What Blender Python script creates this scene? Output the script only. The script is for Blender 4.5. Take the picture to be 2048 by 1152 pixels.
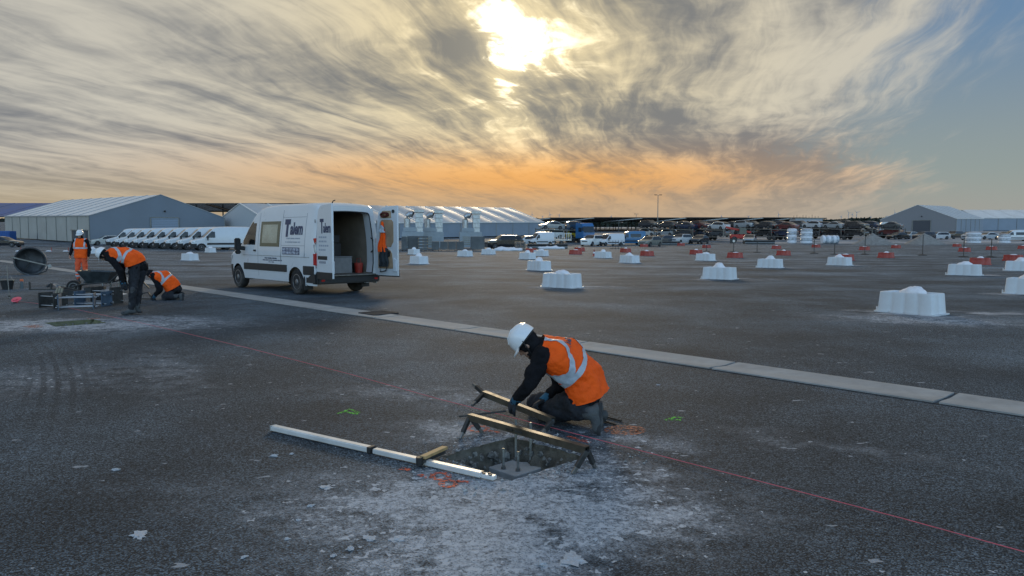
import bpy, bmesh, math, random
from math import sin, cos, pi, radians, sqrt, atan2, exp
from mathutils import Vector, Matrix, noise, geometry
for o in list(bpy.data.objects):
    bpy.data.objects.remove(o)
random.seed(7)
SC = bpy.context.scene
COL = SC.collection
V = Vector
# ------------------------------------------------------------------ camera
F_PX = 1480.0                       # focal length for a 2048 pixel wide picture
CAM_H = 1.63
PITCH = math.atan(106 / F_PX)
cam_d = bpy.data.cameras.new('camera')
cam_d.sensor_width = 36.0
cam_d.lens = 36.0 * F_PX / 2048
cam_d.clip_start = 0.05
cam_d.clip_end = 20000
cam = bpy.data.objects.new('camera', cam_d)
cam.location = (0, 0, CAM_H)
cam.rotation_euler = (pi / 2 - PITCH, 0, 0)
COL.objects.link(cam)
SC.camera = cam
SC.view_settings.view_transform = 'Standard'
SC.view_settings.look = 'None'
SC.view_settings.gamma = 1.0
SC.view_settings.use_curve_mapping = False
SC.view_settings.exposure = 0.0
SC.cycles.max_bounces = 8
SC.cycles.diffuse_bounces = 3
SC.cycles.glossy_bounces = 3
SC.cycles.transparent_max_bounces = 12
SC.cycles.sample_clamp_indirect = 4.0
SC.cycles.use_denoising = True

SUN_EL = radians(14.3)
SUN_AZ = radians(0.1)              # to the right of straight ahead
SUN_DIR = V((sin(SUN_AZ) * cos(SUN_EL), cos(SUN_AZ) * cos(SUN_EL), sin(SUN_EL)))


class NT:
    """small helper to write node graphs as expressions"""
    def __init__(s, tree):
        s.t = tree; s.n = tree.nodes; s.l = tree.links
    def node(s, typ, **kw):
        nd = s.n.new(typ)
        for k, v in kw.items():
            setattr(nd, k, v)
        return nd
    def put(s, sock, val):
        if val is None:
            return
        if isinstance(val, bpy.types.NodeSocket):
            s.l.new(val, sock)
        elif isinstance(val, (tuple, list)) and sock.type == 'RGBA' and len(val) == 3:
            sock.default_value = (*val, 1)
        else:
            sock.default_value = val
    def m(s, op, a, b=None, c=None, clamp=False):
        nd = s.node('ShaderNodeMath', operation=op, use_clamp=clamp)
        s.put(nd.inputs[0], a); s.put(nd.inputs[1], b); s.put(nd.inputs[2], c)
        return nd.outputs[0]
    def add(s, *a):
        r = a[0]
        for x in a[1:]:
            r = s.m('ADD', r, x)
        return r
    def mul(s, *a):
        r = a[0]
        for x in a[1:]:
            r = s.m('MULTIPLY', r, x)
        return r
    def sub(s, a, b): return s.m('SUBTRACT', a, b)
    def div(s, a, b): return s.m('DIVIDE', a, b)
    def pw(s, a, b): return s.m('POWER', a, b)
    def mx(s, a, b): return s.m('MAXIMUM', a, b)
    def mn(s, a, b): return s.m('MINIMUM', a, b)
    def ramp(s, x, a, b, lo=0.0, hi=1.0, smooth=True):
        nd = s.node('ShaderNodeMapRange', interpolation_type='SMOOTHSTEP' if smooth else 'LINEAR')
        s.put(nd.inputs[0], x)
        for i, v in zip((1, 2, 3, 4), (a, b, lo, hi)):
            s.put(nd.inputs[i], v)
        return nd.outputs[0]
    def mix(s, f, a, b, mode='MIX'):
        nd = s.node('ShaderNodeMix', data_type='RGBA', blend_type=mode)
        s.put(nd.inputs[0], f); s.put(nd.inputs[6], a); s.put(nd.inputs[7], b)
        return nd.outputs[2]
    def xyz(s, v):
        nd = s.node('ShaderNodeSeparateXYZ'); s.put(nd.inputs[0], v)
        return nd.outputs
    def vec(s, x, y, z=0.0):
        nd = s.node('ShaderNodeCombineXYZ')
        for i, v in enumerate((x, y, z)):
            s.put(nd.inputs[i], v)
        return nd.outputs[0]
    def vm(s, op, a, b=None):
        nd = s.node('ShaderNodeVectorMath', operation=op)
        s.put(nd.inputs[0], a)
        if b is not None:
            s.put(nd.inputs[3 if op == 'SCALE' else 1], b)
        return nd.outputs['Value' if op in ('DOT_PRODUCT', 'LENGTH', 'DISTANCE') else 'Vector']
    def noise(s, v, scale=1.0, detail=2.0, rough=0.5, dist=0.0, col=False, dim='3D'):
        nd = s.node('ShaderNodeTexNoise', noise_dimensions=dim)
        s.put(nd.inputs['Vector'], v); s.put(nd.inputs['Scale'], scale)
        s.put(nd.inputs['Detail'], detail); s.put(nd.inputs['Roughness'], rough)
        s.put(nd.inputs['Distortion'], dist)
        return nd.outputs['Color' if col else 'Fac']
    def voro(s, v, scale=1.0, feature='F1', out='Distance', rnd=1.0, dim='3D'):
        nd = s.node('ShaderNodeTexVoronoi', feature=feature, voronoi_dimensions=dim)
        s.put(nd.inputs['Vector'], v); s.put(nd.inputs['Scale'], scale); s.put(nd.inputs['Randomness'], rnd)
        return nd.outputs[out]


# ------------------------------------------------------------------ sky
SEED = (3.7, 9.1)
BANKS = [(930, 95, 75, 45, 0.10), (830, 190, 230, 70, 0.05), (560, 130, 240, 55, 0.04), (230, 60, 260, 60, 0.04), (180, 300, 300, 26, 0.04), (1110, 175, 90, 22, 0.05), (1450, 120, 170, 50, 0.00),
         (1400, 300, 150, 50, 0.08), (1230, 235, 140, 30, 0.02), (1280, 120, 150, 60, -0.05), (985, 50, 110, 42, -0.12), (1070, 105, 75, 38, -0.09), (1008, 135, 36, 60, -0.13), (1180, 60, 90, 60, -0.05), (1080, 345, 330, 42, -0.07), (480, 335, 320, 26, -0.05), (620, 250, 260, 26, -0.05), (1080, 270, 160, 22, -0.05), (330, 190, 240, 30, -0.05)]


def build_world():
    w = bpy.data.worlds.new('World')
    SC.world = w
    w.use_nodes = True
    t = w.node_tree
    t.nodes.clear()
    N = NT(t)
    tc = N.node('ShaderNodeTexCoord')
    D = tc.outputs['Generated']
    x, y, z = N.xyz(D)
    sky = N.node('ShaderNodeTexSky', sky_type='NISHITA')
    sky.sun_disc = False
    sky.sun_elevation = SUN_EL
    sky.sun_rotation = SUN_AZ
    sky.altitude = 50
    sky.air_density = 1.0; sky.dust_density = 2.0; sky.ozone_density = 2.0
    base = N.vm('SCALE', sky.outputs[0], 0.42)
    sd = N.vm('DOT_PRODUCT', D, tuple(SUN_DIR))
    zz = N.mx(z, 0.0)
    # elevation above the visible land (the yard falls away from the camera by about one degree)
    # the cloud sheet as a plane overhead
    den = N.add(zz, 0.075)
    qx = N.div(x, den); qy = N.div(y, den)
    a = radians(15)
    lat = N.sub(N.mul(qx, cos(a)), N.mul(qy, sin(a)))
    lon = N.add(N.mul(qx, sin(a)), N.mul(qy, cos(a)))
    p0 = N.vec(lat, lon, 0.0)
    wv = N.vm('SCALE', N.vm('SUBTRACT', N.noise(p0, 0.55, 3, 0.5, col=True, dim='2D'), (0.5, 0.5, 0.5)), 0.55)
    p1 = N.vm('ADD', p0, wv)
    px_, py_, pz_ = N.xyz(p1)
    big = N.noise(N.vec(N.mul(px_, 0.80), N.add(N.mul(py_, 0.34), SEED[0])), 1.0, 5, 0.55, dim='2D')
    str_ = N.noise(N.vec(N.mul(px_, 2.6), N.add(N.mul(py_, 0.42), SEED[1])), 1.0, 5, 0.58, 0.1, dim='2D')
    fine = N.noise(N.vec(N.mul(px_, 9.0), N.add(N.mul(py_, 1.25), 1.3)), 1.0, 5, 0.62, 0.4, dim='2D')
    fine = N.add(0.5, N.mul(N.sub(fine, 0.5), N.ramp(N.m('ARCTAN2', x, y), -0.62, -0.12, 0.45, 1.0)))
    puff = N.noise(N.vec(N.mul(px_, 6.0), N.add(N.mul(py_, 4.2), 5.3)), 1.0, 4, 0.6, 0.3, dim='2D')
    azm = N.m('ARCTAN2', x, y)
    bias = None
    for (bx, by, wx, wy, k) in BANKS:                             # where the banks of thicker cloud lie
        u = N.mul(N.sub(azm, math.atan((bx - 1024) / F_PX)), F_PX / wx)
        v = N.mul(N.sub(z, math.sin(math.atan((470 - by) / F_PX))), F_PX / wy)
        u, v = N.add(N.mul(u, 1.0), N.mul(v, 0.25)), v
        e = N.mul(N.m('EXPONENT', N.mul(-1.0, N.add(N.mul(u, u), N.mul(v, v)))), k)
        bias = e if bias is None else N.add(bias, e)
    dens = N.add(N.mul(big, 0.37), N.mul(str_, 0.31), N.mul(fine, 0.20), N.mul(puff, 0.12), bias)
    tex = N.ramp(dens, 0.40, 0.625)                               # 0 thin bright cirrus, 1 thick grey
    # clear blue sky to the right of the sheet's edge
    edge = N.add(lat, N.mul(N.sub(str_, 0.5), 1.1), N.mul(N.sub(fine, 0.5), 0.55))
    edge = N.sub(edge, N.mul(N.ramp(z, 0.105, 0.05), 0.85))
    cover = N.ramp(edge, 0.45, 1.20, 1.0, 0.0)
    back = N.ramp(y, -0.5, 0.25)                                  # the sheet thins out overhead and behind
    cover = N.mul(cover, N.add(N.mul(back, 0.92), 0.08))
    low = N.ramp(z, 0.018, 0.11)                                  # streaks dissolve towards the skyline
    # colours
    glow = N.pw(N.mx(sd, 0.0), 26.0)
    glow2 = N.pw(N.mx(sd, 0.0), 170.0)
    glow3 = N.pw(N.mx(sd, 0.0), 400.0)
    thin = N.mix(glow, (0.57, 0.545, 0.475), (0.90, 0.74, 0.43))
    thick = N.mix(glow, (0.215, 0.225, 0.24), (0.225, 0.22, 0.20))
    # warm band under the sun
    ox = N.sub(azm, 0.05)
    az = N.m('EXPONENT', N.mul(-7.0, N.mul(ox, ox)))
    ez = N.sub(z, 0.070)
    el = N.m('EXPONENT', N.mul(-620.0, N.mul(ez, ez)))
    orange = N.mul(az, el)
    thin = N.mix(N.m('MULTIPLY', orange, 0.95, clamp=True), thin, (1.0, 0.43, 0.065))
    thick = N.mix(N.m('MULTIPLY', orange, 0.75, clamp=True), thick, (0.52, 0.27, 0.09))
    cloud = N.mix(tex, thin, thick)
    # skyline air: beige to the left, pinkish below the sun, grey blue to the right
    azr = N.ramp(N.m('ARCTAN2', x, y), -0.5, 0.62)
    air = N.mix(azr, (0.48, 0.37, 0.22), (0.33, 0.345, 0.33))
    air = N.mix(N.mul(az, 0.75), air, (0.52, 0.33, 0.18))
    upper = N.mix(N.ramp(z, 0.03, 0.30), (0.30, 0.345, 0.32), (0.13, 0.24, 0.40))
    clear_f = N.mix(N.ramp(z, 0.0, 0.085), air, upper)
    clear = N.mix(N.ramp(y, -0.1, 0.55), base, clear_f)
    lowair = N.mix(N.ramp(z, 0.0, 0.10), air, N.mix(0.35, air, upper))
    sheet = N.mix(N.add(N.mul(low, 0.80), 0.2), lowair, cloud)
    col = N.mix(cover, clear, sheet)
    # the veiled sun
    gap = N.ramp(N.add(dens, N.mul(N.sub(puff, 0.5), 0.30)), 0.34, 0.50, 1.0, 0.0)
    vx = N.sub(N.m('ARCTAN2', x, y), SUN_AZ); vz = N.sub(z, math.sin(SUN_EL))
    s1 = N.mul(glow2, 0.42, N.add(0.15, N.mul(gap, 0.85)))
    s2 = N.mul(glow3, 2.3, N.add(0.02, N.mul(gap, 0.98)))
    s3 = N.mul(N.pw(N.mx(sd, 0.0), 1600.0), 2.0, N.add(0.06, N.mul(gap, 0.94)))
    glowc = N.vm('ADD', N.vm('SCALE', (1.0, 0.80, 0.45), s1), N.vm('SCALE', (1.0, 0.92, 0.70), N.add(s2, s3)))
    col = N.vm('ADD', col, glowc)
    bg = N.node('ShaderNodeBackground')
    N.put(bg.inputs[0], col)
    bg.inputs[1].default_value = 1.0
    out = N.node('ShaderNodeOutputWorld')
    N.l.new(bg.outputs[0], out.inputs[0])


build_world()
SC.world.cycles.sampling_method = 'MANUAL'
SC.world.cycles.sample_map_resolution = 512
sun_d = bpy.data.lights.new('sun', 'SUN')
sun_d.energy = 0.9
sun_d.angle = radians(9)
sun_d.color = (1.0, 0.80, 0.54)
sun = bpy.data.objects.new('sun', sun_d)
sun.rotation_euler = (-SUN_DIR).to_track_quat('-Z', 'Y').to_euler()
COL.objects.link(sun)
# ------------------------------------------------------------------ places
def ray(px, py):
    f = V((0, cos(PITCH), -sin(PITCH))); u = V((0, sin(PITCH), cos(PITCH)))
    return f + V(((px - 1024) / F_PX, 0, 0)) + u * ((576 - py) / F_PX)


def tz(y):
    """height of the ground: flat yard, then land that rises gently beyond it"""
    k = y - 110.0
    if k < -12: return 0.0
    if k > 12: return 0.0215 * k
    return 0.0215 * (k + 12) ** 2 / 48.0


def G(px, py):
    """ground point under a picture point"""
    r = ray(px, py)
    lo, hi = 0.5, 900.0
    for _ in range(60):
        m = (lo + hi) / 2
        p = V((0, 0, CAM_H)) + r * m
        if p.z > tz(p.y): lo = m
        else: hi = m
    p = V((0, 0, CAM_H)) + r * lo
    return V((p.x, p.y, tz(p.y)))


def S(px, py, d):
    r = ray(px, py)
    return V((0, 0, CAM_H)) + r * (d / r.y)


def GD(px, d):
    """ground point in picture column px at about depth d"""
    k = d - 88.0
    z = 0.0 if k < -12 else (0.0215 * k if k > 12 else 0.0215 * (k + 12) ** 2 / 48.0)
    c = (CAM_H - z) / d                       # how far below eye level, per metre
    lo, hi = d * 0.8, d * 1.3
    for _ in range(50):
        m = (lo + hi) / 2
        if (CAM_H - tz(m)) / m > c: lo = m
        else: hi = m
    r = ray(px, 470)
    return V((r.x / r.y * lo, lo, tz(lo)))


# ------------------------------------------------------------------ materials
MATS = {}


def mat(name, col, rough=0.6, metal=0.0, spec=0.5, var=0.12, scale=6.0, bump=0.0, bscale=40.0, dirt=0.0, dirtcol=(0.20, 0.185, 0.16), coat=0.0, alpha=1.0, trans=0.0):
    if name in MATS:
        return MATS[name]
    m = bpy.data.materials.new(name)
    m.use_nodes = True
    t = m.node_tree
    N = NT(t)
    b = t.nodes['Principled BSDF']
    co = N.node('ShaderNodeTexCoord').outputs['Object']
    n1 = N.noise(co, scale, 4, 0.6)
    dark = tuple(c * (1 - var) for c in col); lite = tuple(min(1, c * (1 + var)) for c in col)
    c = N.mix(N.ramp(n1, 0.3, 0.7), dark, lite)
    if dirt > 0:
        n2 = N.noise(co, scale * 0.45, 6, 0.65)
        c = N.mix(N.mul(N.ramp(n2, 0.42, 0.75), dirt), c, dirtcol)
    N.put(b.inputs['Base Color'], c)
    N.put(b.inputs['Roughness'], N.ramp(n1, 0.2, 0.8, max(0.03, rough - 0.07), min(1, rough + 0.07)))
    b.inputs['Metallic'].default_value = metal
    b.inputs['Specular IOR Level'].default_value = spec
    b.inputs['Coat Weight'].default_value = coat
    b.inputs['Coat Roughness'].default_value = 0.08
    b.inputs['Transmission Weight'].default_value = trans
    b.inputs['Alpha'].default_value = alpha
    if bump > 0:
        bp = N.node('ShaderNodeBump')
        bp.inputs['Strength'].default_value = bump
        bp.inputs['Distance'].default_value = 0.02
        N.put(bp.inputs['Height'], N.noise(co, bscale, 4, 0.6))
        N.l.new(bp.outputs[0], b.inputs['Normal'])
    MATS[name] = m
    return m


def glass(name, tint=(0.02, 0.025, 0.03), thru=0.35):
    """window glass: sees through a little, reflects the sky"""
    if name in MATS:
        return MATS[name]
    m = bpy.data.materials.new(name)
    m.use_nodes = True
    t = m.node_tree; t.nodes.clear()
    N = NT(t)
    tr = N.node('ShaderNodeBsdfTransparent'); tr.inputs[0].default_value = (0.7, 0.75, 0.75, 1)
    df = N.node('ShaderNodeBsdfDiffuse'); df.inputs[0].default_value = (*tint, 1)
    gl = N.node('ShaderNodeBsdfGlossy'); gl.inputs['Roughness'].default_value = 0.03
    gl.inputs[0].default_value = (0.9, 0.9, 0.9, 1)
    fr = N.node('ShaderNodeFresnel'); fr.inputs[0].default_value = 1.5
    m1 = N.node('ShaderNodeMixShader'); m1.inputs[0].default_value = thru
    N.l.new(df.outputs[0], m1.inputs[1]); N.l.new(tr.outputs[0], m1.inputs[2])
    m2 = N.node('ShaderNodeMixShader')
    N.l.new(fr.outputs[0], m2.inputs[0]); N.l.new(m1.outputs[0], m2.inputs[1]); N.l.new(gl.outputs[0], m2.inputs[2])
    o = N.node('ShaderNodeOutputMaterial'); N.l.new(m2.outputs[0], o.inputs[0])
    MATS[name] = m
    return m


# ------------------------------------------------------------------ mesh building
def tag(o, label=None, cat=None, group=None, kind=None):
    if label: o['label'] = label
    if cat: o['category'] = cat
    if group: o['group'] = group
    if kind: o['kind'] = kind
    return o


def empty(name, loc=(0, 0, 0), rz=0.0):
    o = bpy.data.objects.new(name, None)
    o.empty_display_size = 0.2
    o.location = loc
    o.rotation_euler = (0, 0, rz)
    COL.objects.link(o)
    return o


def link_mesh(name, me, m, parent=None):
    o = bpy.data.objects.new(name, me)
    if m is not None and not me.materials:
        me.materials.append(m)
    COL.objects.link(o)
    if parent is not None:
        o.parent = parent
    return o


def inst(o, parent=None, name=None):
    """copy one object (mesh data shared)"""
    c = o.copy()
    if name: c.name = name
    COL.objects.link(c)
    c.parent = parent
    return c


def copy_tree(o, parent=None):
    c = inst(o, parent)
    for ch in list(KIDS(o)):
        copy_tree(ch, c)
    return c


def KIDS(o):
    return [c for c in o.children]


def axes(d, up=V((0, 0, 1))):
    d = d.normalized()
    if abs(d.dot(up)) > 0.98:
        up = V((1, 0, 0))
    x = up.cross(d).normalized()
    return x, d.cross(x).normalized(), d


class MB:
    def __init__(s):
        s.bm = bmesh.new()
    def box(s, c, size, rot=None, taper=1.0):
        c = V(c); hx, hy, hz = size[0] / 2, size[1] / 2, size[2] / 2
        vs = []
        for dz in (-1, 1):
            k = taper if dz > 0 else 1.0
            for dx, dy in ((-1, -1), (1, -1), (1, 1), (-1, 1)):
                p = V((dx * hx * k, dy * hy * k, dz * hz))
                if rot is not None: p = rot @ p
                vs.append(s.bm.verts.new(c + p))
        for f in ((3, 2, 1, 0), (4, 5, 6, 7), (0, 1, 5, 4), (1, 2, 6, 5), (2, 3, 7, 6), (3, 0, 4, 7)):
            s.bm.faces.new([vs[i] for i in f])
        return s
    def bar(s, p0, p1, w, h, up=V((0, 0, 1))):
        """square bar between two points"""
        p0 = V(p0); p1 = V(p1)
        x, y, d = axes(p1 - p0, up)
        R = Matrix((x, y, d)).transposed()
        return s.box((p0 + p1) / 2, (w, h, (p1 - p0).length), R)
    def cyl(s, p0, p1, r0, r1=None, n=12, caps=True):
        r1 = r0 if r1 is None else r1
        p0 = V(p0); p1 = V(p1)
        x, y, d = axes(p1 - p0)
        a, b = [], []
        for i in range(n):
            t = 2 * pi * i / n
            k = x * cos(t) + y * sin(t)
            a.append(s.bm.verts.new(p0 + k * r0)); b.append(s.bm.verts.new(p1 + k * r1))
        for i in range(n):
            j = (i + 1) % n
            s.bm.faces.new((a[i], a[j], b[j], b[i]))
        if caps:
            s.bm.faces.new(a[::-1]); s.bm.faces.new(b)
        return s
    def tube(s, pts, r, n=8, closed=False):
        pts = [V(p) for p in pts]
        rings = []
        for i, p in enumerate(pts):
            if closed:
                d = pts[(i + 1) % len(pts)] - pts[i - 1]
            else:
                d = pts[min(i + 1, len(pts) - 1)] - pts[max(i - 1, 0)]
            x, y, _ = axes(d)
            rr = r[i] if isinstance(r, (list, tuple)) else r
            rings.append([s.bm.verts.new(p + (x * cos(2 * pi * k / n) + y * sin(2 * pi * k / n)) * rr) for k in range(n)])
        for a, b in (list(zip(rings, rings[1:])) + ([(rings[-1], rings[0])] if closed else [])):
            for k in range(n):
                j = (k + 1) % n
                s.bm.faces.new((a[k], a[j], b[j], b[k]))
        if not closed:
            s.bm.faces.new(rings[0][::-1]); s.bm.faces.new(rings[-1])
        return s
    def lathe(s, prof, n=20, M=None, cap0=True, cap1=True):
        rings = []
        for r, z in prof:
            ring = []
            for i in range(n):
                t = 2 * pi * i / n
                p = V((r * cos(t), r * sin(t), z))
                ring.append(s.bm.verts.new(M @ p if M is not None else p))
            rings.append(ring)
        for a, b in zip(rings, rings[1:]):
            for i in range(n):
                j = (i + 1) % n
                s.bm.faces.new((a[i], a[j], b[j], b[i]))
        if cap0: s.bm.faces.new(rings[0][::-1])
        if cap1: s.bm.faces.new(rings[-1])
        return s
    def prism(s, poly, h0, h1, M=None, scale_top=1.0):
        """poly in xy, extruded along z from h0 to h1"""
        a, b = [], []
        cx = sum(p[0] for p in poly) / len(poly); cy = sum(p[1] for p in poly) / len(poly)
        for x, y in poly:
            p, q = V((x, y, h0)), V((cx + (x - cx) * scale_top, cy + (y - cy) * scale_top, h1))
            a.append(s.bm.verts.new(M @ p if M is not None else p)); b.append(s.bm.verts.new(M @ q if M is not None else q))
        n = len(poly)
        for i in range(n):
            j = (i + 1) % n
            s.bm.faces.new((a[i], a[j], b[j], b[i]))
        s.bm.faces.new(a[::-1]); s.bm.faces.new(b)
        return s
    def ell(s, c, r, rot=None, n=12):
        M = Matrix.Translation(V(c)) @ ((rot.to_4x4()) if rot is not None else Matrix.Identity(4)) @ Matrix.Diagonal((r[0], r[1], r[2], 1))
        bmesh.ops.create_uvsphere(s.bm, u_segments=n, v_segments=max(6, n // 2 + 2), radius=1, matrix=M)
        return s
    def quad(s, *ps):
        s.bm.faces.new([s.bm.verts.new(V(p)) for p in ps])
        return s
    def grid(s, fn, nu, nv):
        vs = [[s.bm.verts.new(fn(i / nu, j / nv)) for j in range(nv + 1)] for i in range(nu + 1)]
        for i in range(nu):
            for j in range(nv):
                s.bm.faces.new((vs[i][j], vs[i + 1][j], vs[i + 1][j + 1], vs[i][j + 1]))
        return s
    def mesh(s, name, smooth=30.0, bevel=0.0, seg=1, normals=True):
        bm = s.bm
        if bevel > 0:
            bm.normal_update()
            es = [e for e in bm.edges if len(e.link_faces) == 2 and e.calc_face_angle(0) > 0.5]
            bmesh.ops.bevel(bm, geom=es, offset=bevel, segments=seg, affect='EDGES', clamp_overlap=True)
        if normals:
            bmesh.ops.recalc_face_normals(bm, faces=bm.faces)
        me = bpy.data.meshes.new(name)
        bm.to_mesh(me); bm.free()
        finish(me, smooth)
        return me
    def build(s, name, m, parent=None, smooth=30.0, bevel=0.0, seg=1, normals=True):
        return link_mesh(name, s.mesh(name, smooth, bevel, seg, normals), m, parent)


def finish(me, smooth):
    if smooth:
        me.polygons.foreach_set('use_smooth', [True] * len(me.polygons))
        me.set_sharp_from_angle(angle=radians(smooth))
    me.update()


def noisy(me, amp, scale, seed=0.0, along=None):
    """push vertices about with noise so nothing is perfectly even"""
    ns = [n.vector.copy() for n in me.vertex_normals]
    co = []
    off = V((seed, seed * 1.7, -seed))
    for v, nn in zip(me.vertices, ns):
        k = noise.fractal(v.co * scale + off, 1.0, 2.0, 3) * amp
        co.extend(v.co + (nn if along is None else V(along)) * k)
    me.vertices.foreach_set('co', co)
    me.update()
    return me


def text_mesh(name, txt, size, m, parent=None, ext=0.002, offset=0.0, sx=1.0, align='CENTER'):
    cu = bpy.data.curves.new(name, 'FONT')
    cu.body = txt; cu.size = size; cu.extrude = ext; cu.offset = offset
    cu.align_x = align; cu.align_y = 'CENTER'; cu.resolution_u = 3
    tmp = bpy.data.objects.new(name, cu)
    COL.objects.link(tmp)
    dg = bpy.context.evaluated_depsgraph_get()
    me = bpy.data.meshes.new_from_object(tmp.evaluated_get(dg))
    bpy.data.objects.remove(tmp)
    for v in me.vertices:
        v.co.x *= sx
    me.name = name
    me.materials.clear()
    return link_mesh(name, me, m, parent)


def interp(pts, x):
    if x <= pts[0][0]: return pts[0][1]
    for (a, b), (c, d) in zip(pts, pts[1:]):
        if x <= c:
            return b + (d - b) * (x - a) / (c - a)
    return pts[-1][1]


# shared paints
M_WHITE = mat('white_van_paint', (0.62, 0.645, 0.665), 0.32, spec=0.5, var=0.03, coat=0.5, dirt=0.25, scale=1.2, dirtcol=(0.45, 0.43, 0.40))
M_BLACKPL = mat('black_plastic', (0.018, 0.019, 0.02), 0.55, var=0.25, scale=10)
M_RUBBER = mat('tyre_rubber', (0.014, 0.014, 0.015), 0.85, var=0.2, bump=0.3, dirt=0.3)
M_GALV = mat('galvanised_steel', (0.46, 0.48, 0.49), 0.42, metal=0.75, var=0.22, scale=3.0, dirt=0.2)
M_STEEL = mat('dull_steel', (0.22, 0.22, 0.21), 0.45, metal=0.8, var=0.25, scale=9)
M_RIM = mat('steel_wheel', (0.20, 0.205, 0.21), 0.45, metal=0.7, var=0.15)
M_GLASS = glass('dark_glass', thru=0.18)
M_CABGLASS = glass('cab_glass', thru=0.72)
M_RED = mat('red_plastic', (0.34, 0.028, 0.016), 0.5, var=0.2, scale=4, dirt=0.35, dirtcol=(0.38, 0.25, 0.22))
M_LAMPRED = mat('tail_lamp_red', (0.45, 0.012, 0.01), 0.15, spec=0.7, var=0.1, coat=0.6)
M_CHROME = mat('pale_lamp', (0.55, 0.57, 0.58), 0.18, metal=0.3, var=0.2)
M_PLYW = mat('plywood_lining', (0.36, 0.25, 0.155), 0.7, var=0.18, scale=3, dirt=0.3, dirtcol=(0.12, 0.10, 0.08))
M_BLACKCL = mat('black_cloth', (0.012, 0.012, 0.014), 0.95, spec=0.15, var=0.3, scale=14, bump=0.5, bscale=55)
M_SNOW = mat('white_plastic', (0.60, 0.63, 0.65), 0.42, var=0.05, scale=3, dirt=0.38, dirtcol=(0.42, 0.42, 0.40))
M_BAG = mat('woven_white_bag', (0.72, 0.73, 0.76), 0.8, var=0.08, scale=12, bump=0.4, bscale=90)
# ------------------------------------------------------------------ setting: yard
AL = V((-0.697, 0.717, 0.0))        # the whole yard is laid out along the drain: away to the left ...
AC = V((0.717, 0.697, 0.0))         # ... and across it, away to the right


def pit_outline(c, half, seed, n=14, amp=0.02):
    rnd = random.Random(seed)
    pts = []
    cs = [c - AL * half - AC * half, c - AL * half + AC * half, c + AL * half + AC * half, c + AL * half - AC * half]
    for i in range(4):
        a, b = cs[i], cs[(i + 1) % 4]
        nrm = (b - a).normalized().cross(V((0, 0, 1)))
        for k in range(n):
            t = k / n
            pts.append(a.lerp(b, t) + nrm * (rnd.uniform(-amp, amp) if k else 0) * (1.0 if i in (1, 2) else 0.45))
    return pts


PIT1 = (G(1010, 965) + G(1038, 872)) / 2
PIT2 = (G(92, 645.4) + G(210, 645.7)) / 2
PIT1.z = PIT2.z = 0
HALF1, HALF2 = 0.375, 0.42
out1 = pit_outline(PIT1, HALF1, 3)
out2 = pit_outline(PIT2, HALF2, 5)

# white cement dust lying on the asphalt: centre, half length, half width, direction, strength
STAINS = []


def stain(p, a, b, ang, k):
    STAINS.append((p.x, p.y, a, b, radians(ang), k))


stain(G(1000, 1010), 1.15, 0.72, 0, 1.25)
stain(G(980, 1090), 0.85, 0.55, 15, 1.15)
stain(G(1180, 950), 0.85, 0.45, -40, 0.8)
stain(G(960, 868), 0.80, 0.38, -25, 0.75)
stain(G(1250, 880), 0.75, 0.30, -30, 0.55)
stain(G(770, 960), 0.55, 0.30, 20, 0.55)
stain(G(150, 650), 2.6, 1.0, 0, 0.95)
stain(G(330, 640), 2.2, 0.8, -20, 0.6)
stain(G(60, 760), 1.5, 1.3, 30, 0.42)
stain(G(330, 740), 2.2, 0.5, 120, 0.40)
stain(G(860, 790), 1.5, 0.45, -10, 0.45)
stain(G(1850, 640), 1.9, 1.0, -20, 0.72)
stain(G(1640, 890), 1.2, 0.22, -30, 0.35)
stain(G(480, 1000), 1.0, 0.4, -20, 0.30)


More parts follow.
